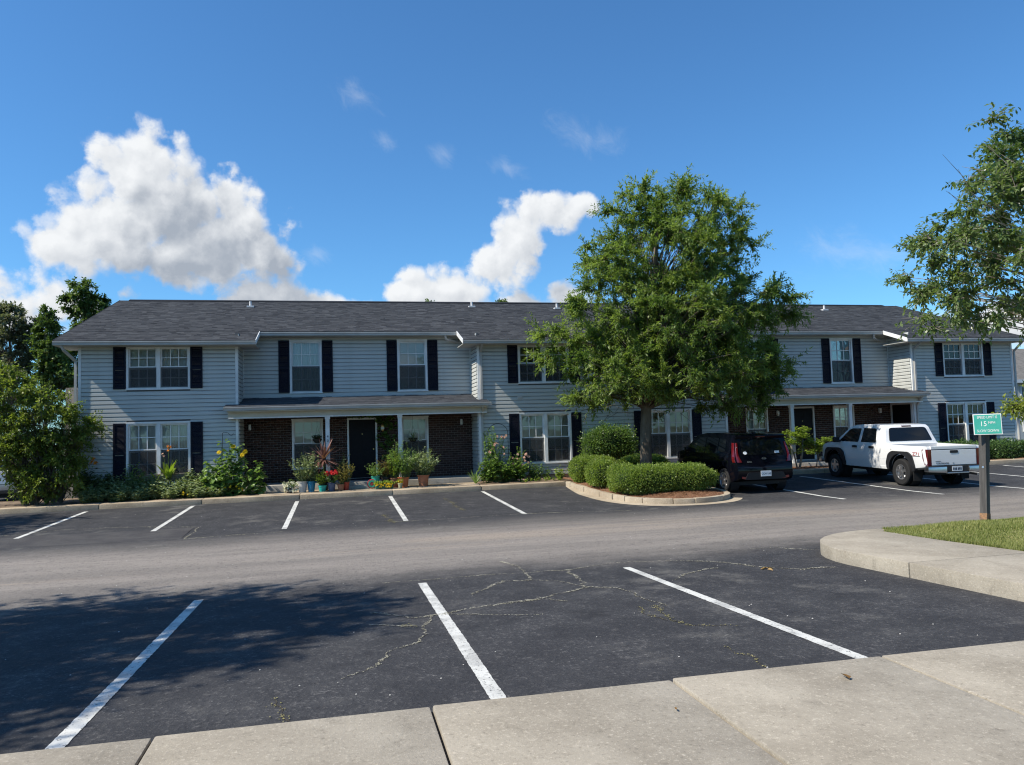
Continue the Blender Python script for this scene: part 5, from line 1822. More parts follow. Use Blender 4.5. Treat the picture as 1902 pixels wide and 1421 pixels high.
# canna in front of the window
pl = Plant(90)
cb = G(-5.02, 25.3, 0.7)
pl.straps(cb, 16, 0.62, 0.15, (0.75, 1.45), 0.25, 0.55)
pl.straps(G(-5.35, 25.3, 0.65), 5, 0.45, 0.06, (0.5, 1.2), 0.3, 0.4)
pl.stem.tube([(-5.02, 25.3, 0.4), (-5.02, 25.3, 1.3), (-5.0, 25.28, 1.78)], [0.014, 0.012, 0.008], 6)
pl.stem.tube([(-5.1, 25.3, 0.4), (-5.1, 25.3, 1.1), (-5.16, 25.28, 1.56)], [0.014, 0.012, 0.008], 6)
pl.flowers('orange', petal_o, [(-5.0, 25.26, 1.72), (-5.03, 25.26, 1.78), (-4.95, 25.26, 1.76), (-5.02, 25.25, 1.66)], 0.05, 6)
pl.flowers('pink', petal_p, [(-5.18, 25.26, 1.56), (-5.14, 25.26, 1.5)], 0.045, 6)
pl.finish(thing('canna', G(-5.02, 25.3), 'bright green canna with orange flowers in front of the left wing window', 'plant'), lime)
# window box and little white picket edging
wood = mat('weathered_wood', (0.19, 0.145, 0.105), 0.85, (0.30, 0.25, 0.20), 4, 5, bump=0.5, bscale=30, stretch=(0.2, 1, 6))
wb = thing('planter_box', (-5.2, 25.45, 0.25), 'long wooden planter box under the left wing lower window', 'planter box')
MB().box(-5.95, -4.48, 25.36, 25.60, 0.76, 0.92).build('box', wood, wb, bevel=0.008)
MB().box(-5.97, -4.46, 25.34, 25.62, 0.921, 0.945).build('rim', wood, wb)
for xx in (-5.8, -4.65):
    MB().box(xx - 0.04, xx + 0.04, 25.40, 25.55, 0.2, 0.759).build('leg', wood, wb)
fe = thing('edging_fence', (-5.2, 25.3, 0.25), 'little white picket edging below the planter box', 'fence')
for i in range(18):
    x = -5.75 + i * 0.068
    MB().prism([(x, 0.5), (x + 0.035, 0.5), (x + 0.035, 0.70), (x + 0.0175, 0.74), (x, 0.70)], 25.28, 25.292, 'y').build('picket', white, fe)
MB().box(-5.78, -4.55, 25.293, 25.305, 0.58, 0.62).build('rail', white, fe)
# sunflowers at the porch corner
pl = Plant(95)
for (x, y, h) in ((-3.45, 25.0, 1.75), (-3.15, 25.1, 1.95), (-2.95, 24.95, 1.5), (-3.75, 24.85, 1.15), (-2.65, 24.9, 1.1), (-3.3, 24.75, 1.2), (-2.35, 24.85, 1.05), (-2.9, 24.7, 0.8), (-3.55, 24.65, 0.75)):
    pl.stems(G(x, y), 5, h, 0.28, 0.17, 22, 0.75, droop=0.5, start=0.05, tone=0.5, stem_r=0.011, up=0.35)
pl.flowers('yellow', petal_y, [(-3.1, 24.85, 1.72), (-2.84, 24.8, 1.45), (-3.5, 24.8, 1.55), (-2.75, 24.75, 1.55)], 0.085, 12)
pl.flowers('yellow', petal_y, [(random.uniform(-3.6, -2.6), 24.55, random.uniform(0.4, 0.55)) for k in range(9)], 0.04, 8)
pl.finish(thing('sunflower_clump', G(-3.2, 24.9), 'tall sunflower clump with drooping leaves left of the first porch', 'plant'), green)
iron = mat('black_iron', (0.012, 0.012, 0.013), 0.5)
hk = thing('shepherd_hook', G(-3.47, 25.3), 'thin black garden hook standing among the sunflowers', 'garden hook')
MB().tube([(-3.47, 25.3, 0.25), (-3.47, 25.3, 2.14)], 0.008, 6).build('pole', iron, hk)
MB().tube([(-3.47, 25.3, 2.12), (-3.42, 25.3, 2.16), (-3.3, 25.3, 2.13), (-3.24, 25.3, 2.06), (-3.19, 25.3, 2.05), (-3.15, 25.3, 2.11)], 0.007, 6).build('arm', iron, hk)

# rose on its hoop right of the porch, and the mound below
hp = thing('trellis_hoop', G(5.15, 25.3), 'black iron hoop trellis behind the roses right of the first porch', 'trellis')
MB().tube([(4.84, 25.35, 0.3), (4.84, 25.35, 1.85)] + [(5.18 - 0.34 * math.cos(t), 25.35, 1.85 + 0.34 * math.sin(t)) for t in np.linspace(0.2, PI - 0.2, 12)] + [(5.52, 25.35, 1.85), (5.52, 25.35, 0.3)], 0.009, 6).build('hoop', iron, hp)
for z in (0.9, 1.4):
    MB().tube([(4.84, 25.35, z), (5.52, 25.35, z)], 0.006, 5).build('bar', iron, hp)
pl = Plant(97)
pl.stems(G(5.0, 25.2), 26, 1.72, 0.42, 0.085, 26, 0.6, lean=0.1, start=0.35, tone=0.6, up=0.3)
pl.stems(G(5.75, 25.15), 16, 1.10, 0.42, 0.08, 20, 0.6, start=0.3, tone=0.55)
pl.flowers('pink', petal_p, [(random.uniform(4.7, 5.4), 24.9, random.uniform(1.1, 1.8)) for k in range(16)] + [(random.uniform(5.4, 6.1), 24.85, random.uniform(0.8, 1.2)) for k in range(14)], 0.05, 8)
pl.finish(thing('rose_bush', G(5.0, 25.2), 'climbing rose with fading pink blooms on the black hoop', 'rose bush'), bronze.copy() if False else green)
pl = Plant(98)
for (x, y) in ((4.65, 24.75), (5.0, 24.7), (5.35, 24.75), (5.7, 24.85), (4.95, 24.95)):
    pl.stems(G(x, y), 22, 0.80, 0.40, 0.105, 18, 0.72, tone=0.55, start=0.15, up=0.3)
pl.finish(thing('hydrangea_mound', G(5.1, 24.8), 'rounded bright green mound at the foot of the rose trellis', 'shrub'), bush_leaf)
pl = Plant(99)
pl.stems(G(6.35, 25.15), 22, 0.62, 0.38, 0.075, 18, 0.5, tone=0.4)
pl.stems(G(6.75, 25.1), 10, 0.45, 0.25, 0.07, 14, 0.5, tone=0.4)
pl.finish(thing('low_shrub', G(6.4, 25.15), 'low green shrub under the middle wing window right of the roses', 'shrub'), green)
pl = Plant(100)
pl.straps(G(4.28, 24.75), 26, 0.55, 0.035, (0.6, 1.45), 0.35, 0.5)
pl.finish(thing('day_lily', G(4.28, 24.75), 'small strappy lily clump at the right end of the porch walk', 'plant'), green)
pl = Plant(101)
for k in range(16):
    x, y = random.uniform(5.6, 7.2), random.uniform(24.3, 24.8)
    pl.stems(G(x, y), 4, 0.14, 0.12, 0.05, 6, 0.5, tone=0.6)
pl.flowers('pink', petal_p, [(random.uniform(5.6, 6.7), random.uniform(24.3, 24.6), 0.36) for k in range(10)], 0.03, 6)
pl.finish(tag(thing('edging_plants', G(6.4, 24.5), 'scattered small bedding plants between the roses and the island', 'plants'), kind='stuff'), lime)
pl = Plant(102)
pl.stems(G(7.1, 24.7), 14, 0.5, 0.28, 0.07, 14, 0.55, tone=0.6)
pl.finish(thing('low_shrub', G(7.1, 24.7), 'small yellow green shrub between the flower bed and the island hedge', 'shrub'), lime)
# nandina between the two cars
pl = Plant(103)
for (x, y, h, n_) in ((15.55, 24.75, 1.45, 18), (16.1, 24.8, 1.55, 20), (16.75, 24.85, 1.15, 18), (15.5, 24.6, 0.85, 8), (16.4, 24.7, 1.0, 14)):
    for i in range(n_):
        a = random.uniform(0, 2 * PI)
        r = 0.42 * math.sqrt(random.random())
        c = np.array([x + math.cos(a) * r, y + math.sin(a) * r * 0.7, zg(x, y) + h * random.uniform(0.65, 1.02)])
        pl.stems(c - np.array([0, 0, 0.1]), 5, 0.2, 0.22, 0.085, 11, 0.36, tone=0.58, stem_r=0.003, up=0.35)
pl.stem.tube([(15.85, 24.75, 0.2), (15.75, 24.75, 0.75), (15.55, 24.75, 1.3)], [0.03, 0.026, 0.012], 7)
pl.stem.tube([(15.9, 24.75, 0.2), (16.05, 24.75, 0.8), (16.15, 24.8, 1.4)], [0.045, 0.035, 0.012], 7)
pl.stem.tube([(16.6, 24.8, 0.2), (16.7, 24.8, 0.7), (16.8, 24.85, 1.0)], [0.02, 0.018, 0.01], 6)
pl.stem.tube([(15.6, 24.7, 0.2), (15.5, 24.7, 0.9)], [0.016, 0.01], 6)
nd = thing('nandina_shrub', G(15.9, 24.75), 'yellow green feathery shrub with bare pale stems between the black car and the pickup', 'shrub')
pl.finish(nd, lime, stem=False)
pl.stem.build('stems', bark_pale, nd, smooth='all')
# seedlings on the bare bed at far left
pl = Plant(104)
pl.stems(G(-9.75, 25.2), 5, 0.22, 0.12, 0.07, 6, 0.5, tone=0.7)
pl.finish(thing('seedling', G(-9.75, 25.2), 'single small seedling on the bare soil at the far left', 'plant'), lime)
pl = Plant(105)
pl.stems(G(-8.75, 24.9), 12, 0.42, 0.2, 0.07, 12, 0.55, tone=0.75)
pl.finish(thing('low_shrub', G(-8.75, 24.9), 'small pale shrub at the foot of the large corner shrub', 'shrub'), lime)

# ------------------------------------------------------------------ pots
soil_pot = mat('potting_soil', (0.03, 0.022, 0.016), 0.95)
PW = zg(0, 24.6) + 0.152


def pot(name, label, x, y, r, h, col, rough=0.5, taper=0.72, rim=0.03, square=False, group='pots on the porch walk', vari=None):
    m = mat('glaze_' + name + str(len(MATS)), col, rough, vari or tuple(min(1, c * 0.8) for c in col), 6, 4, spec=0.4)
    z = PW + 0.004 * x
    t = thing('potted_plant', (x, y, z), label, 'potted plant', group)
    b = MB()
    b.lathe([(0.0, z), (r * taper, z), (r * 0.97, z + h - rim), (r * 1.06, z + h - rim), (r * 1.08, z + h), (r * 0.96, z + h), (r * 0.9, z + h - rim - 0.02), (0, z + h - rim - 0.02)], (x, y, 0), 28)
    b.build('pot', m, t, smooth=True)
    MB().lathe([(0.0, z + h - 0.025), (r * 0.93, z + h - 0.03)], (x, y, 0), 20).build('potting_soil', soil_pot, t)
    return t, (x, y, z + h - 0.03)


def add_plants(t, pl, lm, stem=True):
    return pl.finish(t, lm, stem=stem)


t, b = pot('a', 'light grey pot of grey green herbs in the left pot group', -1.08, 24.62, 0.145, 0.33, (0.50, 0.49, 0.46))
pl = Plant(110); pl.stems(b, 31, 0.89, 0.44, 0.07, 18, 0.4, tone=0.6, up=0.6); pl.straps(b, 10, 0.7, 0.02, (0.5, 1.4), 0.2, 0.7); add_plants(t, pl, greyg)
t, b = pot('b', 'blue pot of upright herbs next to the light grey pot', -0.82, 24.6, 0.125, 0.32, (0.015, 0.17, 0.30), 0.3)
pl = Plant(111); pl.stems(b, 23, 0.92, 0.34, 0.075, 18, 0.42, tone=0.65, up=0.6); add_plants(t, pl, greyg)
t, b = pot('c', 'small turquoise pot with low green foliage in the left pot group', -0.49, 24.52, 0.125, 0.185, (0.03, 0.42, 0.36), 0.3)
pl = Plant(112); pl.stems(b, 28, 0.49, 0.26, 0.06, 16, 0.4, tone=0.7, up=0.5); add_plants(t, pl, lime)
t, b = pot('d', 'slate blue pot of bright red flowers in the left pot group', -0.22, 24.55, 0.125, 0.24, (0.09, 0.12, 0.20), 0.35)
pl = Plant(113); pl.stems(b, 20, 0.46, 0.26, 0.07, 12, 0.6, tone=0.5); pl.flowers('red', petal_r, [(b[0] + random.uniform(-0.22, 0.2), b[1] + random.uniform(-0.16, 0.05), b[2] + random.uniform(0.28, 0.42)) for k in range(46)], 0.045, 8); add_plants(t, pl, green)
t, b = pot('e', 'small terracotta pot beside the red pot by the door', 0.06, 24.56, 0.105, 0.19, (0.42, 0.17, 0.09), 0.7)
pl = Plant(114); pl.stems(b, 18, 0.57, 0.26, 0.06, 14, 0.45, tone=0.6, up=0.6); add_plants(t, pl, tanleaf)
t, b = pot('f', 'red glazed pot with straw coloured plant nearest the door', 0.22, 24.66, 0.105, 0.25, (0.42, 0.05, 0.03), 0.3)
pl = Plant(115); pl.stems(b, 26, 0.65, 0.31, 0.06, 16, 0.45, tone=0.6, up=0.6); add_plants(t, pl, tanleaf)
t, b = pot('g', 'spiky dark red cordyline in a black pot behind the left pot group', -0.45, 25.0, 0.16, 0.34, (0.03, 0.03, 0.032), 0.5)
pl = Plant(116); cc = (b[0], b[1], b[2] + 0.66); pl.stem.tube([b, cc], [0.025, 0.02], 7); pl.straps(cc, 80, 0.74, 0.055, (-0.75, 1.45), 0.12, 0.5); add_plants(t, pl, purple)
t, b = pot('h', 'dark pot of leafy greens at the back of the left pot group', 0.16, 24.98, 0.13, 0.26, (0.02, 0.02, 0.022), 0.5)
pl = Plant(117); pl.stems(b, 23, 0.81, 0.36, 0.08, 14, 0.45, tone=0.3); add_plants(t, pl, darkg)
t, b = pot('i', 'black pot at the far left of the pots with white flowers spilling over', -1.45, 24.64, 0.12, 0.16, (0.02, 0.02, 0.02), 0.5)
pl = Plant(118); pl.stems(b, 18, 0.27, 0.29, 0.05, 8, 0.5, droop=0.5); pl.flowers('white', petal_w, [(b[0] + random.uniform(-0.2, 0.25), b[1] + random.uniform(-0.18, 0.05), b[2] + random.uniform(-0.1, 0.2)) for k in range(60)], 0.045, 7); add_plants(t, pl, green)
t, b = pot('j', 'large terracotta pot of tall herbs at the right end of the pots', 2.60, 24.66, 0.185, 0.36, (0.45, 0.17, 0.085), 0.75)
pl = Plant(119); pl.stems(b, 52, 0.84, 0.55, 0.095, 20, 0.36, tone=0.65, up=0.55, droop=0.1); pl.straps(b, 16, 0.95, 0.016, (1.1, 1.5), 0.1, 0.8); add_plants(t, pl, greyg)
t, b = pot('k', 'orange terracotta pot of bushy herbs left of the largest terracotta pot', 1.98, 24.66, 0.175, 0.32, (0.52, 0.16, 0.06), 0.7)
pl = Plant(120); pl.stems(b, 59, 1.16, 0.60, 0.075, 22, 0.42, tone=0.6, up=0.5); add_plants(t, pl, green)
t, b = pot('l', 'bright lime green bush in a hidden pot before the right porch post', 1.72, 24.80, 0.15, 0.3, (0.30, 0.13, 0.07), 0.7)
pl = Plant(121); pl.stems(b, 44, 0.84, 0.34, 0.06, 20, 0.55, tone=0.75, up=0.4); add_plants(t, pl, lime)
t, b = pot('m', 'tiny pale pot with yellow green sprig before the orange terracotta pot', 1.86, 24.42, 0.075, 0.15, (0.42, 0.40, 0.25), 0.6)
pl = Plant(122); pl.stems(b, 11, 0.19, 0.10, 0.05, 8, 0.5, tone=0.8); pl.flowers('yellow', petal_y, [(b[0] + random.uniform(-0.06, 0.06), b[1] - 0.05, b[2] + random.uniform(0, 0.1)) for k in range(8)], 0.03, 7); add_plants(t, pl, lime)
t, b = pot('n', 'turquoise upright pot with striped grass right of the door', 1.12, 24.72, 0.13, 0.38, (0.05, 0.40, 0.30), 0.35)
pl = Plant(123); pl.stems(b, 20, 0.46, 0.39, 0.07, 12, 0.4, tone=0.6); pl.straps(b, 20, 0.5, 0.02, (0.4, 1.3), 0.4, 0.6); add_plants(t, pl, green)
t, b = pot('o', 'dark pot of bronze leaved plant behind the striped grass pot', 1.45, 24.95, 0.15, 0.34, (0.05, 0.04, 0.035), 0.6)
pl = Plant(124); pl.stems(b, 23, 0.68, 0.39, 0.08, 14, 0.5, tone=0.45); pl.straps(b, 22, 0.7, 0.022, (0.4, 1.4), 0.3, 0.6); add_plants(t, pl, bronze)
# long low trough with yellow flowers
tz = PW + 0.005
tr = thing('flower_trough', (1.37, 24.5, tz), 'low green trough of trailing yellow flowers right of the door', 'planter')
MB().box(1.10, 1.64, 24.42, 24.60, tz, tz + 0.145).build('trough', mat('trough_green', (0.06, 0.16, 0.10), 0.5), tr, bevel=0.02)
pl = Plant(125)
for k in range(9):
    pl.stems((1.13 + k * 0.06, 24.48, tz + 0.12), 7, 0.14, 0.14, 0.055, 9, 0.5, droop=0.6, tone=0.7)
pl.flowers('yellow', petal_y, [(random.uniform(1.08, 1.62), random.uniform(24.34, 24.42), tz + random.uniform(0.05, 0.17)) for k in range(46)], 0.032, 7)
pl.finish(tr, lime)
# round disc ornament leaning by the trough
di = thing('garden_plate', (0.99, 24.62, PW), 'round red and green painted plate leaning beside the trough', 'ornament')
MB().lathe([(0, -0.012), (0.13, -0.012), (0.15, 0.0), (0.13, 0.006), (0, 0.006)], (1.0, 24.62, PW + 0.16), 28, 'y').build('plate', mat('plate_red', (0.34, 0.05, 0.05), 0.35), di, smooth=True)
MB().lathe([(0.06, -0.016), (0.115, -0.0165), (0.115, -0.0125), (0.06, -0.0125)], (1.0, 24.62, PW + 0.16), 28, 'y').build('painted_ring', mat('plate_green', (0.05, 0.34, 0.24), 0.35), di)
# hanging baskets
def hanging(x, y, z, label, seed, lm, kind):
    t = thing('hanging_basket', (x, y, z), label, 'hanging basket')
    MB().lathe([(0, z - 0.14), (0.08, z - 0.13), (0.15, z - 0.03), (0.16, z), (0.14, z), (0, z - 0.02)], (x, y, 0), 18).build('bowl', mat('basket_dark' + str(seed), (0.02, 0.022, 0.018), 0.7), t, smooth=True)
    w_ = MB()
    for a in (0, 2.1, 4.2):
        w_.tube([(x + 0.14 * math.cos(a), y + 0.14 * math.sin(a), z), (x, y, z + 0.42)], 0.003, 4)
    w_.tube([(x, y, z + 0.42), (x, y, 2.61)], 0.003, 4)
    w_.build('hanger', iron, t)
    pl = Plant(seed)
    if kind == 'spider':
        pl.straps((x, y, z), 50, 0.34, 0.016, (0.2, 1.4), 0.9, 0.6)
        pl.stems((x, y, z), 14, -0.12, 0.34, 0.05, 8, 0.3, tone=0.8)
        pl.flowers('white', petal_w, [(x + sx * random.uniform(0.2, 0.3), y - 0.05, z - random.uniform(-0.02, 0.16)) for sx in (-1, 1) for k in range(7)], 0.04, 6)
    else:
        pl.stems((x, y, z - 0.02), 26, 0.16, 0.2, 0.06, 10, 0.55, tone=0.3)
    pl.finish(t, lm)
hanging(-0.66, 26.0, 1.86, 'dark leafy hanging basket left of the first porch post', 130, darkg, 'bowl')
hanging(2.43, 26.0, 1.80, 'spider plant hanging in front of the right porch window', 131, greyg, 'spider')
# vine on the brick right of the door
pl = Plant(132)
for k in range(60):
    z = random.uniform(1.0, 2.62)
    x = 1.62 + 0.30 * (1.2 - abs(z - 2.1) * 0.5) * random.uniform(-1, 1)
    pl.stems((x, YR - 0.05, z), 3, 0.12, 0.09, 0.07, 7, 0.7, tone=0.45, up=0.1, droop=0.4)
for k in range(26):
    pl.stems((random.uniform(0.3, 1.5), YR - 0.06, random.uniform(2.50, 2.60)), 2, 0.06, 0.07, 0.06, 5, 0.7, tone=0.5, up=0.1, droop=0.4)
pl.stem.tube([(1.70, YR - 0.03, 0.46), (1.62, YR - 0.03, 1.2), (1.75, YR - 0.03, 1.9), (1.6, YR - 0.03, 2.55)], [0.012, 0.01, 0.008, 0.005], 5)
pl.finish(thing('climbing_vine', (1.65, YR - 0.03, 0.46), 'green vine climbing the dark brick right of the first front door', 'vine'), green)
# brass lantern right of the door
wl = thing('wall_lantern', (1.48, YR - 0.012, 2.1), 'brass wall lantern on the brick right of the first front door', 'wall lantern')
MB().box(1.44, 1.52, YR - 0.03, YR - 0.013, 2.08, 2.30).build('back_plate', brass, wl)
MB().lathe([(0.0, 2.04), (0.03, 2.05), (0.05, 2.10), (0.06, 2.24), (0.045, 2.27), (0.02, 2.33), (0, 2.34)], (1.48, YR - 0.11, 0), 8).build('lantern_body', brass, wl)
MB().lathe([(0.0, 2.10), (0.062, 2.115), (0.064, 2.20), (0.0, 2.215)], (1.48, YR - 0.11, 0), 8).build('lantern_glass', plastic_w, wl)
MB().box(1.47, 1.49, YR - 0.11, YR - 0.029, 2.27, 2.29).build('arm', brass, wl)

# ------------------------------------------------------------------ vehicles (local axes: x forward, y left, z up)
paint_white = mat('paint_white', (0.74, 0.75, 0.76), 0.35, spec=0.5, coat=0.9)
paint_black = mat('paint_black', (0.0025, 0.003, 0.006), 0.5, spec=0.0, coat=0.55)
paint_silver = mat('paint_silver', (0.42, 0.43, 0.45), 0.35, spec=0.5, metal=0.5, coat=0.9)
tint = mat('tinted_glass', (0.006, 0.007, 0.008), 0.04, spec=0.6)
rubber = mat('tyre_rubber', (0.018, 0.018, 0.019), 0.85, bump=0.3, bscale=60)
trim_black = mat('black_plastic', (0.016, 0.017, 0.020), 0.55, spec=0.35)
alloy = mat('alloy', (0.55, 0.55, 0.56), 0.3, metal=0.9)
chrome = mat('chrome', (0.60, 0.60, 0.60), 0.28, metal=1.0)
red_lens = mat('red_lens', (0.10, 0.004, 0.006), 0.12, spec=0.6, coat=0.6)
clear_lens = mat('clear_lens', (0.45, 0.50, 0.52), 0.12, spec=0.6)
plate_m = mat('plate_white', (0.62, 0.66, 0.70), 0.5)
ink = mat('ink_dark', (0.015, 0.018, 0.03), 0.6)
red_ink = mat('ink_red', (0.35, 0.015, 0.02), 0.5)
white_ink = mat('ink_white', (0.75, 0.75, 0.74), 0.5)


def arch(cx, cz, r, n=12, a0=0.05, a1=PI - 0.05):
    return [(cx + r * math.cos(t), cz + r * math.sin(t)) for t in np.linspace(a0, a1, n)]


def shell(name, profile, hw, xs_, zs_, m, parent, bevel=0.03, cut=None):
    """side outline given width by hw(x, z), with rounded edges"""
    bm = bmesh.new()
    a = [bm.verts.new((x, -1.0, z)) for x, z in profile]
    b = [bm.verts.new((x, 1.0, z)) for x, z in profile]
    n = len(profile)
    bm.faces.new(a)
    bm.faces.new(b[::-1])
    for i in range(n):
        j = (i + 1) % n
        bm.faces.new((a[i], b[i], b[j], a[j]))
    bmesh.ops.recalc_face_normals(bm, faces=bm.faces)
    for x in xs_:
        bmesh.ops.bisect_plane(bm, geom=bm.verts[:] + bm.edges[:] + bm.faces[:], plane_co=(x, 0, 0), plane_no=(1, 0, 0), dist=1e-4)
    for z in zs_:
        bmesh.ops.bisect_plane(bm, geom=bm.verts[:] + bm.edges[:] + bm.faces[:], plane_co=(0, 0, z), plane_no=(0, 0, 1), dist=1e-4)
    for v in bm.verts:
        s_ = 1 if v.co.y > 0 else -1
        v.co.y = s_ * hw(v.co.x, v.co.z)
    ed = [e for e in bm.edges if len(e.link_faces) == 2 and abs(e.verts[0].co.y) > 0.2 and e.verts[0].co.y * e.verts[1].co.y > 0 and e.calc_face_angle(0) > 0.7]
    bmesh.ops.bevel(bm, geom=ed, offset=bevel, offset_type='OFFSET', segments=4, profile=0.5, affect='EDGES', clamp_overlap=True)
    bmesh.ops.recalc_face_normals(bm, faces=bm.faces)
    me = bpy.data.meshes.new(name)
    bm.to_mesh(me)
    bm.free()
    ob = finish(me, name, m, parent, smooth=True)
    if cut:
        cm = bpy.data.meshes.new('cut')
        q = MB().box(*cut)
        cm.from_pydata(q.v, [], q.f)
        co = bpy.data.objects.new('cut', cm)
        COL.objects.link(co)
        co.parent = parent
        md = ob.modifiers.new('cut', 'BOOLEAN')
        md.object = co
        md.operation = 'DIFFERENCE'
        md.solver = 'EXACT'
        dg = bpy.context.evaluated_depsgraph_get()
        dg.update()
        nm_ = bpy.data.meshes.new_from_object(ob.evaluated_get(dg))
        ob.modifiers.clear()
        ob.data = nm_
        bpy.data.objects.remove(co)
    return ob


def side_piece(name, poly, hw, side, m, parent, out=0.006, depth=0.02, bevel=0.0, smooth=False):
    """a panel lying on the body side: poly is (x, z)"""
    n = len(poly)
    vs = [(x, side * (hw(x, z) + out), z) for x, z in poly] + [(x, side * (hw(x, z) - depth), z) for x, z in poly]
    fs = [tuple(range(n)), tuple(range(n, 2 * n))[::-1]] + [(i, n + i, n + (i + 1) % n, (i + 1) % n) for i in range(n)]
    me = bpy.data.meshes.new(name)
    me.from_pydata(vs, [], fs)
    bm = bmesh.new()
    bm.from_mesh(me)
    bmesh.ops.recalc_face_normals(bm, faces=bm.faces)
    bm.to_mesh(me)
    bm.free()
    return finish(me, name, m, parent, smooth, bevel)


def rear_piece(name, poly, xf, m, parent, out=0.006, depth=0.02, bevel=0.0):
    """a panel lying on the rear face: poly is (y, z), xf(z, y) the rear surface"""
    n = len(poly)
    vs = [(xf(z, y) - out, y, z) for y, z in poly] + [(xf(z, y) + depth, y, z) for y, z in poly]
    fs = [tuple(range(n)), tuple(range(n, 2 * n))[::-1]] + [(i, n + i, n + (i + 1) % n, (i + 1) % n) for i in range(n)]
    me = bpy.data.meshes.new(name)
    me.from_pydata(vs, [], fs)
    bm = bmesh.new()
    bm.from_mesh(me)
    bmesh.ops.recalc_face_normals(bm, faces=bm.faces)
    bm.to_mesh(me)
    bm.free()
    return finish(me, name, m, parent, False, bevel)


def round_poly(pts, r=0.03, seg=4):
    """polygon with rounded corners"""
    out = []
    n = len(pts)
    for i in range(n):
        p0, p1, p2 = (np.array(pts[(i + k) % n], float) for k in (-1, 0, 1))
        a, b = p0 - p1, p2 - p1
        la, lb = np.linalg.norm(a), np.linalg.norm(b)
        d = min(r, la * 0.45, lb * 0.45)
        q0, q1 = p1 + a / la * d, p1 + b / lb * d
        for t in np.linspace(0, 1, seg):
            out.append(tuple((1 - t) ** 2 * q0 + 2 * t * (1 - t) * p1 + t * t * q1))
    return out


def wheel(parent, x, y, r, w, rim_r, side, spokes=5, tw=0.05):
    """tyre with rim and spokes; side +1 = left"""
    tprof = [(rim_r, -w / 2 + 0.01), (r * 0.90, -w / 2), (r * 0.975, -w / 2 + 0.02), (r, -w / 2 + 0.05), (r, w / 2 - 0.05), (r * 0.975, w / 2 - 0.02), (r * 0.90, w / 2), (rim_r, w / 2 - 0.01), (rim_r - 0.012, 0)]
    t = MB().lathe(tprof, (x, y, r), 40, 'y').build('wheel', rubber, parent, smooth=True)
    yo = y + side * (w / 2 - 0.015)
    rp = [(rim_r, -0.05), (rim_r + 0.004, 0.004), (rim_r - 0.016, 0.006), (rim_r - 0.03, -0.05), (0, -0.075)]
    MB().lathe([(a, b * side) for a, b in rp], (x, yo, r), 32, 'y').build('rim', alloy if spokes < 9 else alloy, t, smooth=True)
    sp = MB()
    for k in range(spokes):
        a = 2 * PI * k / spokes + 0.3
        ca, sa = math.cos(a), math.sin(a)
        vs = []
        for rr, ww in ((0.03, tw * 1.1), (rim_r - 0.012, tw * 0.75)):
            for dy in (-0.045, -0.006 if rr > 0.1 else 0.0):
                for s_ in (-1, 1):
                    vs.append((x + ca * rr - sa * ww / 2 * s_, yo + dy * side, r + sa * rr + ca * ww / 2 * s_))
        sp.add(vs, [(0, 1, 3, 2), (4, 6, 7, 5), (2, 3, 7, 6), (0, 4, 5, 1), (0, 2, 6, 4), (1, 5, 7, 3)])
    sp.build('spokes', alloy, t)
    MB().lathe([(0, 0.008 * side), (0.045, 0.006 * side), (0.055, -0.02 * side)], (x, yo, r), 18, 'y').build('hub_cap', alloy, t, smooth=True)
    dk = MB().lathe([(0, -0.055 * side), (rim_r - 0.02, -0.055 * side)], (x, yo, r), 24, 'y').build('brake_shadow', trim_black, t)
    return t


def text_piece(name, s, size, mtx, m, parent, extrude=0.001, align='CENTER', sx=1.0):
    cu = bpy.data.curves.new(name, 'FONT')
    cu.body = s
    cu.size = size
    cu.align_x = align
    cu.align_y = 'CENTER'
    cu.extrude = extrude
    ob = bpy.data.objects.new('tmp_text', cu)
    COL.objects.link(ob)
    dg = bpy.context.evaluated_depsgraph_get()
    dg.update()
    me = bpy.data.meshes.new_from_object(ob.evaluated_get(dg))
    bpy.data.objects.remove(ob)
    me.transform(Matrix.Diagonal((sx, 1, 1, 1)))
    me.transform(mtx)
    me.materials.clear()
    me.materials.append(m)
    me.name = name
    o = bpy.data.objects.new(name, me)
    COL.objects.link(o)
    o.parent = parent
    return o


REAR_TXT = lambda x, y, z: Matrix.Translation((x, y, z)) @ Matrix(((0, 0, -1, 0), (-1, 0, 0, 0), (0, 1, 0, 0), (0, 0, 0, 1)))
LEFT_TXT = lambda x, y, z: Matrix.Translation((x, y, z)) @ Matrix(((-1, 0, 0, 0), (0, 0, 1, 0), (0, 1, 0, 0), (0, 0, 0, 1)))


def vehicle(name, loc, heading, label, group=None):
    """heading: clockwise degrees from +Y"""
    pitch = 0.0
    return thing(name, loc, label, name.split('_')[-1] if name != 'pickup_truck' else 'pickup truck', group, rotz=PI / 2 - math.radians(heading), local=True)


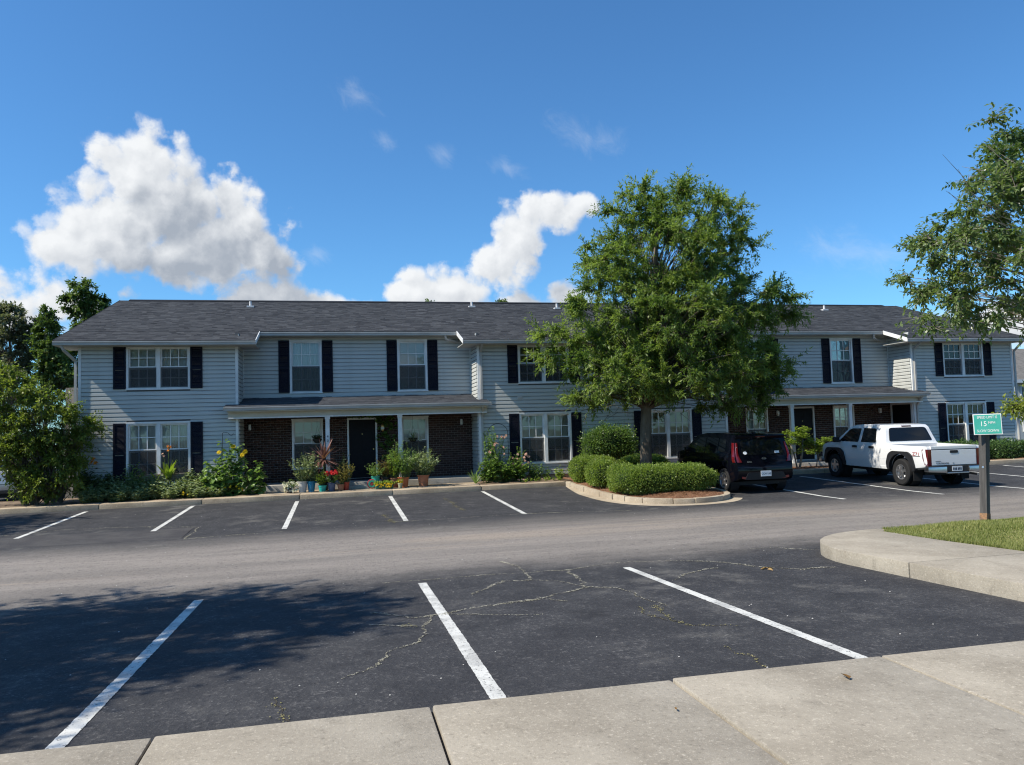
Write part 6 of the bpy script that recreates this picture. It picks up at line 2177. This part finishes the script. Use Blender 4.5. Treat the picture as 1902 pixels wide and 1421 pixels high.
# ---- white crew cab pickup
def pickup():
    t = vehicle('pickup_truck', (16.28, 17.95, 0.075), 2.6, 'white crew cab pickup with black fender flares parked by the right porch')
    t.rotation_euler = (0, math.radians(-1.0), PI / 2 - math.radians(2.6))
    RA, FA, R = 1.12, 4.32, 0.372
    prof = [(0.15, 0.56), (0.10, 0.66), (0.10, 1.06), (0.13, 1.115), (1.70, 1.125), (1.76, 1.16), (1.86, 1.40), (1.93, 1.60), (2.02, 1.665), (2.35, 1.695), (2.9, 1.70), (3.30, 1.675), (3.55, 1.62), (3.66, 1.575),
            (4.22, 1.165), (4.32, 1.13), (4.75, 1.09), (5.02, 1.03), (5.15, 0.94), (5.20, 0.78), (5.18, 0.58), (5.06, 0.47)]
    prof += [(FA + 0.52, 0.46)] + arch(FA, 0.40, 0.50, 14, 0.12, PI - 0.12) + [(FA - 0.52, 0.43)] + [(RA + 0.52, 0.43)] + arch(RA, 0.40, 0.50, 14, 0.12, PI - 0.12) + [(RA - 0.52, 0.50)]

    def hw(x, z):
        w_ = 0.858
        if z < 0.62:
            w_ -= (0.62 - z) * 0.14
        if z > 1.10:
            w_ -= (z - 1.10) * 0.26 + 0.012
        if x > 4.5:
            w_ -= 0.13 * ((x - 4.5) / 0.7) ** 2
        if x < 0.22:
            w_ -= 0.05 * ((0.22 - x) / 0.12) ** 2
        return w_
    shell('body', prof, hw, [0.16, 0.22, 0.4, 1.0, 1.74, 2.2, 3.0, 3.6, 4.2, 4.5, 4.75, 4.95, 5.1], [0.62, 0.85, 1.0, 1.10, 1.2, 1.35, 1.5, 1.62], paint_white, t, 0.035, cut=(0.20, 1.66, -0.76, 0.76, 0.72, 1.3))
    MB().box(0.205, 1.655, -0.755, 0.755, 0.722, 0.74).build('bed_floor', trim_black, t)
    # glass
    for s_ in (1, -1):
        side_piece('window', round_poly([(3.07, 1.165), (3.02, 1.575), (3.44, 1.575), (3.60, 1.53), (4.02, 1.20), (4.02, 1.165)], 0.03), hw, s_, tint, t)
        side_piece('window', round_poly([(2.22, 1.165), (2.30, 1.58), (2.90, 1.59), (2.94, 1.165)], 0.04), hw, s_, tint, t)
        # door gaps
        for poly in ([(2.985, 0.47), (2.998, 0.47), (2.972, 1.62), (2.960, 1.62)], [(4.10, 0.5), (4.112, 0.5), (4.112, 1.13), (4.10, 1.13)], [(2.16, 0.95), (2.172, 0.95), (2.12, 1.6), (2.108, 1.6)], [(1.71, 0.45), (1.724, 0.45), (1.724, 1.12), (1.71, 1.12)]):
            side_piece('panel_gap', poly, hw, s_, ink, t, 0.0015)
        side_piece('body_crease', [(1.70, 0.72), (4.0, 0.72), (4.0, 0.728), (1.70, 0.728)], hw, s_, plate_m, t, 0.003)
        for xx in (2.40, 3.22):
            h = side_piece('door_handle', round_poly([(xx - 0.11, 0.995), (xx + 0.11, 0.995), (xx + 0.11, 1.06), (xx - 0.11, 1.06)], 0.03), hw, s_, trim_black, t, 0.028)
        # flares: raised rings over the arches
        for cx in (RA, FA):
            outer = [(cx - 0.60, 0.42), (cx - 0.59, 0.62), (cx - 0.50, 0.86), (cx - 0.34, 0.955), (cx + 0.34, 0.955), (cx + 0.50, 0.86), (cx + 0.59, 0.62), (cx + 0.60, 0.42)]
            inner = [(cx + r_ * math.cos(a), 0.40 + r_ * math.sin(a)) for a, r_ in zip(np.linspace(0.05, PI - 0.05, 16), [0.485] * 16)]
            side_piece('fender_flare', round_poly(outer, 0.06, 3)[:] + inner, hw, s_, trim_black, t, 0.045, 0.05)
        side_piece('tail_lamp', round_poly([(0.085, 1.04), (0.235, 1.04), (0.215, 0.80), (0.15, 0.60), (0.085, 0.585)], 0.02), hw, s_, red_lens, t, 0.006, 0.1)
        # mirror
        mm = MB().box(3.95, 4.10, s_ * 0.88, s_ * 1.06, 1.13, 1.30)
        mm.build('mirror', trim_black, t, bevel=0.035, smooth=True)
        MB().box(3.99, 4.06, s_ * 0.80, s_ * 0.885, 1.14, 1.20).build('mirror_arm', trim_black, t)
        side_piece('rocker', [(1.68, 0.42), (3.78, 0.42), (3.78, 0.50), (1.68, 0.50)], hw, s_, trim_black if False else paint_white, t, 0.008)
    side_piece('fuel_dot', round_poly([(1.50, 0.985), (1.525, 0.985), (1.525, 1.01), (1.50, 1.01)], 0.01), hw, 1, ink, t, 0.004)
    text_piece('bed_decal', 'Z71', 0.13, LEFT_TXT(0.47, 0.863, 0.90), red_ink, t, 0.001, sx=1.35)
    side_piece('decal_bar', [(0.32, 0.835), (0.63, 0.835), (0.61, 0.85), (0.30, 0.85)], hw, 1, ink, t, 0.003)
    # rear of cab
    xc = lambda z, y=0: float(np.interp(z, [1.16, 1.40, 1.60, 1.665], [1.76, 1.86, 1.93, 2.02]))
    rear_piece('window', round_poly([(-0.70, 1.21), (0.70, 1.21), (0.60, 1.575), (0.52, 1.60), (-0.52, 1.60), (-0.60, 1.575)], 0.05), xc, tint, t, 0.008)
    rear_piece('brake_lamp', round_poly([(-0.16, 1.622), (0.16, 1.622), (0.14, 1.655), (-0.14, 1.655)], 0.012), lambda z, y: 1.965, red_lens, t, 0.02, 0.05)
    # tailgate
    xr = lambda z, y=0: 0.10
    rear_piece('tailgate', [(-0.685, 0.60), (0.685, 0.60), (0.685, 1.015), (-0.685, 1.015)], xr, paint_white, t, 0.014, 0.02, bevel=0.012)
    rear_piece('tailgate_lip', [(-0.70, 1.03), (0.70, 1.03), (0.70, 1.118), (-0.70, 1.118)], xr, paint_white, t, 0.018, 0.06, bevel=0.014)
    rear_piece('tailgate_gap', [(-0.692, 0.59), (0.692, 0.59), (0.692, 1.03), (-0.692, 1.03)], xr, ink, t, 0.002)
    rear_piece('tailgate_handle', round_poly([(-0.12, 0.925), (0.12, 0.925), (0.12, 1.0), (-0.12, 1.0)], 0.02), xr, trim_black, t, 0.022)
    text_piece('badge', 'COLORADO', 0.055, REAR_TXT(0.083, 0.36, 0.655), ink, t, 0.001, sx=1.25)
    text_piece('badge', 'LS', 0.05, REAR_TXT(0.083, 0.03, 0.655), ink, t, 0.001)
    text_piece('badge', 'CHEVROLET', 0.03, REAR_TXT(0.083, 0.49, 0.71), ink, t, 0.001)
    # step bumper: chrome ends, dark centre with the plate
    for s_ in (1, -1):
        ys = sorted((s_ * 0.34, s_ * 0.90))
        b = MB().add([(-0.06, ys[0], 0.40 + (0.05 if s_ > 0 and False else 0)), (-0.06, ys[1], 0.44), (0.12, ys[1], 0.44), (0.12, ys[0], 0.40), (-0.06, ys[0], 0.575), (-0.05, ys[1], 0.575), (0.12, ys[1], 0.575), (0.12, ys[0], 0.575)],
                     [(0, 3, 2, 1), (4, 5, 6, 7), (0, 1, 5, 4), (1, 2, 6, 5), (2, 3, 7, 6), (3, 0, 4, 7)])
        b.build('bumper_end', chrome, t, bevel=0.02, smooth=True)
        MB().box(-0.055, 0.10, ys[0] + 0.02, ys[1] - 0.02, 0.577, 0.59).build('bumper_step', trim_black, t)
    MB().box(-0.01, 0.10, -0.335, 0.335, 0.42, 0.585).build('bumper_centre', trim_black, t)
    MB().box(-0.055, 0.02, -0.33, 0.33, 0.385, 0.418).build('bumper_bar', chrome, t, bevel=0.008)
    MB().box(-0.018, -0.011, -0.155, 0.155, 0.445, 0.575).build('licence_plate', plate_m, t)
    for k in range(6):
        yy_ = 0.115 - k * 0.042 - (0.015 if k > 2 else 0)
        MB().box(-0.0205, -0.0182, yy_ - 0.013, yy_ + 0.013, 0.475, 0.54).build('plate_mark', ink, t)
    MB().tube([(0.1, 0, 0.36), (-0.07, 0, 0.36)], 0.03, 8).build('tow_hitch', trim_black, t)
    MB().box(0.6, 4.9, -0.5, 0.5, 0.30, 0.46).build('chassis', trim_black, t)
    MB().tube([(0.5, -0.62, 0.36), (0.08, -0.70, 0.33)], 0.035, 10).build('exhaust', chrome, t)
    for cx in (RA, FA):
        for s_ in (1, -1):
            MB().lathe([(0.47, -0.28), (0.47, 0.0)], (cx, s_ * 0.80 if s_ > 0 else -0.52, 0.40), 24, 'y').build('wheel_well', trim_black, t)
            wheel(t, cx, s_ * 0.755, R, 0.235, 0.215, s_, 5, 0.085)
        MB().tube([(cx, -0.7, R), (cx, 0.7, R)], 0.05, 8).build('axle', trim_black, t)
    MB().box(RA - 0.53, RA - 0.51, 0.62, 0.86, 0.16, 0.45).build('mud_flap', rubber, t)
    MB().box(RA - 0.53, RA - 0.51, -0.86, -0.62, 0.16, 0.45).build('mud_flap', rubber, t)
    MB().box(5.10, 5.27, -0.84, 0.84, 0.45, 0.62).build('front_bumper', chrome, t, bevel=0.04, smooth=True)
    return t


# ---- black compact hatchback
def hatch():
    t = vehicle('black_car', (11.27, 19.12, 0.075), 0.0, 'black boxy hatchback parked in the shade right of the island')
    t['category'] = 'car'
    t.rotation_euler = (0, math.radians(-1.2), PI / 2)
    RA, FA, R = 0.72, 3.29, 0.325
    prof = [(0.10, 0.36), (0.02, 0.42), (0.0, 0.60), (0.03, 0.76), (0.075, 0.86), (0.10, 0.95), (0.20, 1.25), (0.275, 1.46), (0.22, 1.535), (0.25, 1.56), (0.62, 1.60), (1.3, 1.615), (1.9, 1.60), (2.35, 1.545), (2.5, 1.51),
            (3.08, 1.10), (3.2, 1.06), (3.6, 1.01), (3.92, 0.90), (4.06, 0.76), (4.12, 0.55), (4.08, 0.35), (3.95, 0.25)]
    prof += [(FA + 0.42, 0.24)] + arch(FA, 0.33, 0.385, 14, 0.1, PI - 0.1) + [(FA - 0.42, 0.22), (RA + 0.42, 0.22)] + arch(RA, 0.33, 0.385, 14, 0.1, PI - 0.1) + [(RA - 0.42, 0.30)]

    def hw(x, z):
        w_ = 0.895
        if z < 0.5:
            w_ -= (0.5 - z) * 0.12
        if z > 0.93:
            w_ -= (z - 0.93) * 0.25
        if x < 0.42:
            w_ -= 0.085 * ((0.42 - x) / 0.42) ** 2
        if x > 3.3:
            w_ -= 0.22 * ((x - 3.3) / 0.82) ** 2
        return w_
    shell('body', prof, hw, [0.12, 0.2, 0.3, 0.42, 0.72, 1.3, 2.0, 2.5, 2.9, 3.3, 3.5, 3.7, 3.9], [0.35, 0.5, 0.7, 0.93, 1.1, 1.25, 1.4, 1.5], paint_black, t, 0.045)
    for s_ in (1, -1):
        side_piece('window', round_poly([(0.62, 1.12), (0.68, 1.44), (1.05, 1.47), (1.05, 1.06)], 0.03), hw, s_, tint, t)
        side_piece('window', round_poly([(1.10, 1.055), (1.10, 1.475), (1.80, 1.48), (1.80, 1.03)], 0.03), hw, s_, tint, t)
        side_piece('window', round_poly([(1.86, 1.03), (1.86, 1.48), (2.30, 1.455), (2.86, 1.07), (2.86, 1.02)], 0.03), hw, s_, tint, t)
        for poly in ([(1.825, 0.28), (1.835, 0.28), (1.835, 1.50), (1.825, 1.50)], [(2.90, 0.35), (2.91, 0.35), (2.91, 1.04), (2.90, 1.04)], [(1.02, 0.75), (1.03, 0.75), (1.075, 1.05), (1.065, 1.05)]):
            side_piece('panel_gap', poly, hw, s_, ink, t, 0.0015)
        for xx in (1.25, 2.08):
            side_piece('door_handle', round_poly([(xx - 0.09, 0.90), (xx + 0.09, 0.90), (xx + 0.09, 0.935), (xx - 0.09, 0.935)], 0.015), hw, s_, paint_black, t, 0.03)
        side_piece('sill_cladding', [(1.12, 0.22), (2.88, 0.22), (2.88, 0.36), (1.12, 0.36)], hw, s_, trim_black, t, 0.01)
        MB().box(2.72, 2.88, s_ * 0.86, s_ * 1.02, 1.04, 1.17).build('mirror', paint_black, t, bevel=0.035, smooth=True)
        # tall tail lamp wrapped round the corner
        n = 9
        vs, fs = [], []
        zs_ = np.linspace(0.84, 1.36, n)
        for z in zs_:
            xr_ = float(np.interp(z, [0.76, 0.86, 0.95, 1.25, 1.46], [0.03, 0.075, 0.10, 0.20, 0.275]))
            yi = float(np.interp(z, [0.86, 0.95, 1.05, 1.44], [0.67, 0.72, 0.745, 0.70]))
            yo_ = hw(xr_ + 0.05, z) + 0.006
            for (xx, yy_) in ((xr_ + 0.03, yi), (xr_ - 0.022, yi), (xr_ - 0.018, (yi + yo_) / 2), (xr_ + 0.03, yo_ - 0.005), (xr_ + 0.13, hw(xr_ + 0.13, z) + 0.006), (xr_ + 0.15, hw(xr_ + 0.15, z) - 0.01)):
                vs.append((xx, s_ * yy_, z))
        for i in range(n - 1):
            for k in range(5):
                f_ = (i * 6 + k, i * 6 + k + 1, (i + 1) * 6 + k + 1, (i + 1) * 6 + k)
                fs.append(f_ if s_ < 0 else f_[::-1])
        fs += [tuple(range(6)), tuple(range((n - 1) * 6, n * 6))]
        lamp = MB().add(vs, fs).build('tail_lamp', red_lens, t, smooth=True)
        MB().add([(0.130, s_ * 0.755, 1.08), (0.135, s_ * 0.80, 1.08), (0.185, s_ * 0.775, 1.24), (0.178, s_ * 0.74, 1.25)], [(0, 1, 2, 3)]).build('reverse_lamp', clear_lens, lamp)
        rear_piece('reflector', round_poly([(s_ * 0.50, 0.38), (s_ * 0.70, 0.40), (s_ * 0.70, 0.46), (s_ * 0.50, 0.44)], 0.02), lambda z, y: 0.045, red_lens, t, 0.04, 0.05)
    xr = lambda z, y=0: float(np.interp(z, [0.42, 0.60, 0.76, 0.86, 0.95, 1.25, 1.46], [0.02, 0.0, 0.03, 0.075, 0.10, 0.20, 0.275]))
    rear_piece('window', round_poly([(-0.62, 1.03), (0.62, 1.03), (0.60, 1.43), (-0.60, 1.43)], 0.08), xr, tint, t, 0.010)
    rear_piece('hatch_seam', [(-0.62, 0.69), (0.62, 0.69), (0.62, 0.70), (-0.62, 0.70)], xr, ink, t, 0.003)
    rear_piece('bumper_cladding', round_poly([(-0.62, 0.37), (0.62, 0.37), (0.52, 0.56), (-0.52, 0.56)], 0.04), xr, trim_black, t, 0.014, 0.05)
    MB().box(-0.018, -0.006, -0.155, 0.155, 0.45, 0.60).build('licence_plate', plate_m, t)
    text_piece('plate_text', 'CCM 1AE', 0.075, REAR_TXT(-0.0185, 0, 0.52), ink, t, 0.0008, sx=0.92)
    rg = MB().lathe([(0.052, 0), (0.058, 0.004), (0.058, -0.004)], (0, 0, 0), 24, 'x')
    o = bpy.data.meshes.new('badge')
    o.from_pydata([(0.072 + x, y * 1.15, 0.93 + z * 0.62) for x, y, z in rg.v], [], rg.f)
    finish(o, 'badge', chrome, t)
    text_piece('badge', 'KIA', 0.05, REAR_TXT(0.070, 0, 0.928), chrome, t, 0.001, sx=1.2)
    text_piece('badge', 'SOUL', 0.05, REAR_TXT(0.048, 0.45, 0.845), chrome, t, 0.001, sx=1.2)
    sk = MB().lathe([(0, 0), (0.05, 0)], (0, 0, 0), 24, 'x')
    o = bpy.data.meshes.new('sticker')
    o.from_pydata([(0.128 + z * 0.34, 0.53 + y * 1.2, 1.085 + z * 0.8) for x, y, z in sk.v], [], sk.f)
    finish(o, 'window_sticker', white_ink, t)
    rear_piece('window_sticker', [(-0.50, 1.06), (-0.36, 1.06), (-0.36, 1.12), (-0.50, 1.12)], xr, white_ink, t, 0.012, 0.001)
    MB().tube([(0.55, 0.0, 1.60), (0.48, 0.0, 1.74)], [0.006, 0.003], 6).build('antenna', trim_black, t)
    MB().box(0.5, 0.62, -0.03, 0.03, 1.59, 1.63).build('antenna_base', trim_black, t)
    rear_piece('brake_lamp', [(-0.14, 1.50), (0.14, 1.50), (0.14, 1.525), (-0.14, 1.525)], lambda z, y: 0.235, red_lens, t, 0.006)
    MB().box(0.35, 3.8, -0.6, 0.6, 0.2, 0.34).build('underbody', trim_black, t)
    for cx in (RA, FA):
        for s_ in (1, -1):
            MB().lathe([(0.37, -0.26), (0.37, 0.0)], (cx, s_ * 0.84 if s_ > 0 else -0.58, 0.33), 24, 'y').build('wheel_well', trim_black, t)
            wheel(t, cx, s_ * 0.785, R, 0.215, 0.225, s_, 5, 0.075)
    return t


# ---- silver car at the left edge, mostly outside the frame
def sedan():
    t = vehicle('silver_car', (-10.78, 27.6, 0.075), 0.0, 'silver car at the far left edge half hidden by the corner shrub')
    t['category'] = 'car'
    RA, FA, R = 1.05, 3.75, 0.32
    prof = [(0.12, 0.36), (0.02, 0.40), (0.0, 0.62), (0.04, 0.95), (0.10, 1.0), (0.65, 1.02), (1.25, 1.40), (1.6, 1.44), (2.4, 1.45), (2.75, 1.41), (3.5, 1.03), (4.3, 0.92), (4.6, 0.78), (4.68, 0.55), (4.6, 0.3)]
    prof += [(FA + 0.42, 0.24)] + arch(FA, 0.33, 0.38, 12, 0.1, PI - 0.1) + [(FA - 0.42, 0.22), (RA + 0.42, 0.22)] + arch(RA, 0.33, 0.38, 12, 0.1, PI - 0.1) + [(RA - 0.42, 0.28)]

    def hw(x, z):
        w_ = 0.90
        if z > 0.9:
            w_ -= (z - 0.9) * 0.42
        if x < 0.5:
            w_ -= 0.10 * ((0.5 - x) / 0.5) ** 2
        if x > 3.9:
            w_ -= 0.2 * ((x - 3.9) / 0.8) ** 2
        return w_
    shell('body', prof, hw, [0.12, 0.3, 0.5, 1.25, 2.0, 2.8, 3.9, 4.2], [0.5, 0.7, 0.9, 1.05, 1.2], paint_silver, t, 0.05)
    xr = lambda z, y=0: float(np.interp(z, [1.02, 1.40], [0.65, 1.25]))
    rear_piece('window', round_poly([(-0.66, 1.06), (0.66, 1.06), (0.56, 1.37), (-0.56, 1.37)], 0.05), xr, tint, t, 0.012)
    for s_ in (1, -1):
        side_piece('window', round_poly([(1.15, 1.06), (1.5, 1.36), (2.7, 1.36), (3.2, 1.06)], 0.03), hw, s_, tint, t)
        rear_piece('tail_lamp', round_poly([(s_ * 0.50, 0.72), (s_ * 0.84, 0.72), (s_ * 0.84, 0.90), (s_ * 0.50, 0.90)], 0.03), lambda z, y: 0.03, red_lens, t, 0.02, 0.06)
    rear_piece('bumper_seam', [(-0.85, 0.64), (0.85, 0.64), (0.85, 0.655), (-0.85, 0.655)], lambda z, y: 0.004, ink, t, 0.004)
    rear_piece('bumper_cladding', [(-0.85, 0.36), (0.85, 0.36), (0.85, 0.46), (-0.85, 0.46)], lambda z, y: 0.02, trim_black, t, 0.012)
    MB().box(-0.012, -0.004, -0.155, 0.155, 0.5, 0.63).build('licence_plate', plate_m, t)
    MB().box(0.35, 4.4, -0.6, 0.6, 0.2, 0.34).build('underbody', trim_black, t)
    for cx in (RA, FA):
        for s_ in (1, -1):
            wheel(t, cx, s_ * 0.78, R, 0.2, 0.2, s_, 7, 0.045)
    return t


pickup()
hatch()
sedan()

# ------------------------------------------------------------------ speed sign on its leaning post
post_wood = mat('grey_post_wood', (0.065, 0.062, 0.060), 0.9, (0.125, 0.12, 0.115), 3, 6, bump=0.8, bscale=30, stretch=(4, 4, 0.3))
sign_green = mat('sign_green', (0.045, 0.34, 0.27), 0.55, (0.06, 0.38, 0.31), 5, 4)
sp = thing('speed_sign', (10.47, 11.0, 0.27), 'small green speed limit sign on a leaning grey wooden post', 'sign', rotz=math.radians(-16), local=True)
sp.rotation_euler = (math.radians(-1), math.radians(6.0), math.radians(15))
MB().box(-0.048, 0.048, -0.06, 0.06, -0.25, 1.50).build('post', post_wood, sp, bevel=0.006)
MB().box(-0.05, 0.05, -0.062, 0.062, -0.2, 0.10).build('post_foot', mat('rotten_wood', (0.30, 0.17, 0.09), 0.95, (0.12, 0.09, 0.07), 12, 4, bump=0.8, bscale=40), sp)
MB().box(0.049, 0.085, -0.05, 0.02, 0.95, 1.45).build('brace', post_wood, sp)
MB().lathe([(0, -0.008), (0.018, -0.006), (0.02, 0)], (-0.049, -0.01, 0.86), 12, 'x').build('bolt', alloy, sp)
sb = MB().box(-0.205, 0.205, -0.009, 0.009, -0.172, 0.172)
board = sb.build('sign_board', white_ink, sp, bevel=0.003)
pm = Matrix.Translation(sp.location) @ sp.rotation_euler.to_matrix().to_4x4()
wm_ = Matrix.Translation((10.545, 10.905, 1.845)) @ Matrix.Rotation(math.radians(-36), 4, 'Z') @ Matrix.Rotation(math.radians(-0.5), 4, 'Y') @ Matrix.Rotation(math.radians(-3), 4, 'X')
board.matrix_local = pm.inverted() @ wm_
MB().box(-0.193, 0.193, -0.0115, -0.0092, -0.159, 0.159).build('green_face', sign_green, board)
FR = lambda x, z: Matrix.Translation((x, -0.013, z)) @ Matrix(((1, 0, 0, 0), (0, 0, -1, 0), (0, 1, 0, 0), (0, 0, 0, 1)))
text_piece('lettering', 'SPEED LIMIT IS', 0.062, FR(0, 0.115), white_ink, board, 0.001, sx=0.74)
text_piece('lettering', '15', 0.115, FR(-0.06, 0.005), white_ink, board, 0.001, sx=0.9)
text_piece('lettering', 'MPH', 0.056, FR(0.06, 0.025), white_ink, board, 0.001, sx=0.95)
text_piece('lettering', 'SLOW DOWN', 0.060, FR(0, -0.11), white_ink, board, 0.001, sx=0.82)

# house number on the first porch post
num = text_piece('house_number', '4', 0.115, Matrix.Translation((-0.325 - 9.2, 25.457 - YW, 1.93 - 0.2)) @ Matrix(((1, 0, 0, 0), (0, 0, -1, 0), (0, 1, 0, 0), (0, 0, 0, 1))), ink, bld, 0.002)
num2 = text_piece('house_number', '0', 0.115, Matrix.Translation((-0.325 - 9.2, 25.457 - YW, 1.79 - 0.2)) @ Matrix(((1, 0, 0, 0), (0, 0, -1, 0), (0, 1, 0, 0), (0, 0, 0, 1))), ink, bld, 0.002)

# ------------------------------------------------------------------ wooden screen fence beyond the left end, neighbouring house on the right
fn = thing('wooden_fence', (-8.4, 28.6, 0.1), 'tall weathered board fence showing left of the building corner', 'fence')
grey_wood = mat('weathered_fence', (0.22, 0.185, 0.15), 0.9, (0.34, 0.30, 0.26), 3, 5, bump=0.5, bscale=30, stretch=(3, 3, 0.3))
for i in range(7):
    x = -8.86 + i * 0.155
    MB().box(x, x + 0.14, 28.55 - 0.015 * (i % 2), 28.572 - 0.015 * (i % 2), 0.1, 3.80 + random.uniform(-0.02, 0.02)).build('fence_board', grey_wood, fn)
for z in (0.6, 1.9, 3.1):
    MB().box(-8.88, -7.75, 28.575, 28.62, z, z + 0.09).build('rail', grey_wood, fn)

nb = thing('neighbour_building', (44, 40, 0.1), 'pale sided house glimpsed behind the right end of the building', 'building')
MB().box(40.9, 52, 40.0, 48, 0.0, 4.0).build('wall', mat('pale_siding', (0.55, 0.55, 0.50), 0.6, bump=0.1, bscale=9), nb)
rfm = MB().prism([(39.4, 3.95), (44.0, 6.3), (48.6, 3.95), (48.6, 4.08), (44.0, 6.45), (39.4, 4.08)], 40.4, 52.5, 'x').build('roof', mat('pale_roof', (0.12, 0.115, 0.105), 0.9, (0.17, 0.16, 0.15), 4, 4), nb)
MB().box(40.35, 52.5, 39.33, 39.42, 3.9, 4.1).build('gutter', white, nb)
for (x0, x1) in ((41.25, 42.6), (45, 46.4)):
    for (z0, z1) in ((0.9, 2.3), (2.75, 3.75)):
        w_ = MB().box(x0, x1, 39.94, 39.995, z0, z1).build('window', white, nb)
        for k in range(2):
            a = x0 + 0.08 + k * (x1 - x0 - 0.1) / 2
            MB().box(a, a + (x1 - x0) / 2 - 0.12, 39.92, 39.938, z0 + 0.08, z1 - 0.08).build('pane', tint, w_)

# ------------------------------------------------------------------ litter on the pavement: dead leaves and chips
dl = leaf_mat('dead_leaf', (0.16, 0.085, 0.03), (0.42, 0.28, 0.12), 0.15, 0.7, 0.2)
rng = np.random.default_rng(150)
for k, (x, y, lab) in enumerate(((5.42, 9.28, 'curled tan dead leaf on the asphalt before the corner kerb'), (1.93, 4.4, 'small brown twig on the near walk'), (3.2, 4.62, 'brown leaf on the near walk by the third stripe'))):
    z = zg(x, y) + (0.012 if y > 5 else 0.135)
    P = np.array([[x + rng.normal(0, 0.02), y + rng.normal(0, 0.02), z] for i in range(5 if k == 0 else 1)])
    D = unit(np.stack([rng.normal(0, 1, len(P)), rng.normal(0, 1, len(P)), np.full(len(P), 0.05)], 1))
    V, F = leaf_hex(P, D, np.full(len(P), 0.085 if k != 1 else 0.06), np.full(len(P), 0.05 if k != 1 else 0.012), np.tile([0, 0, 1.0], (len(P), 1)))
    tag(np_obj('dead_leaf', V, F, dl, None, np.full(len(V), 0.75 if k == 0 else 0.1)), lab, 'leaf', 'dead leaves on the pavement')
n = 260
x = rng.uniform(-6, 9, n); y = rng.uniform(5.2, 23.5, n)
keep = ~((x > 6.3) & ((y < 11.3) | (y > 17)))
x, y = x[keep], y[keep]
n = len(x)
z = np.array([zg(a, b) for a, b in zip(x, y)]) + 0.005
r_ = rng.uniform(0.004, 0.011, n)
A = np.stack([x, y, z], 1)
o6 = np.array([[1, 0, 0], [0, 1, 0], [-1, 0, 0], [0, -1, 0], [0, 0, 0.8]])
V = (A[:, None, :] + o6[None] * r_[:, None, None]).reshape(-1, 3)
kk = np.arange(n)[:, None] * 5
F = np.concatenate([kk + np.array([[0, 1, 4]]), kk + np.array([[1, 2, 4]]), kk + np.array([[2, 3, 4]]), kk + np.array([[3, 0, 4]])])
chip = mat('stone_chip', (0.42, 0.41, 0.39), 0.9)
tag(np_obj('stone_chips', V, F, chip), 'pale stone chips scattered over the asphalt', 'gravel', kind='stuff')
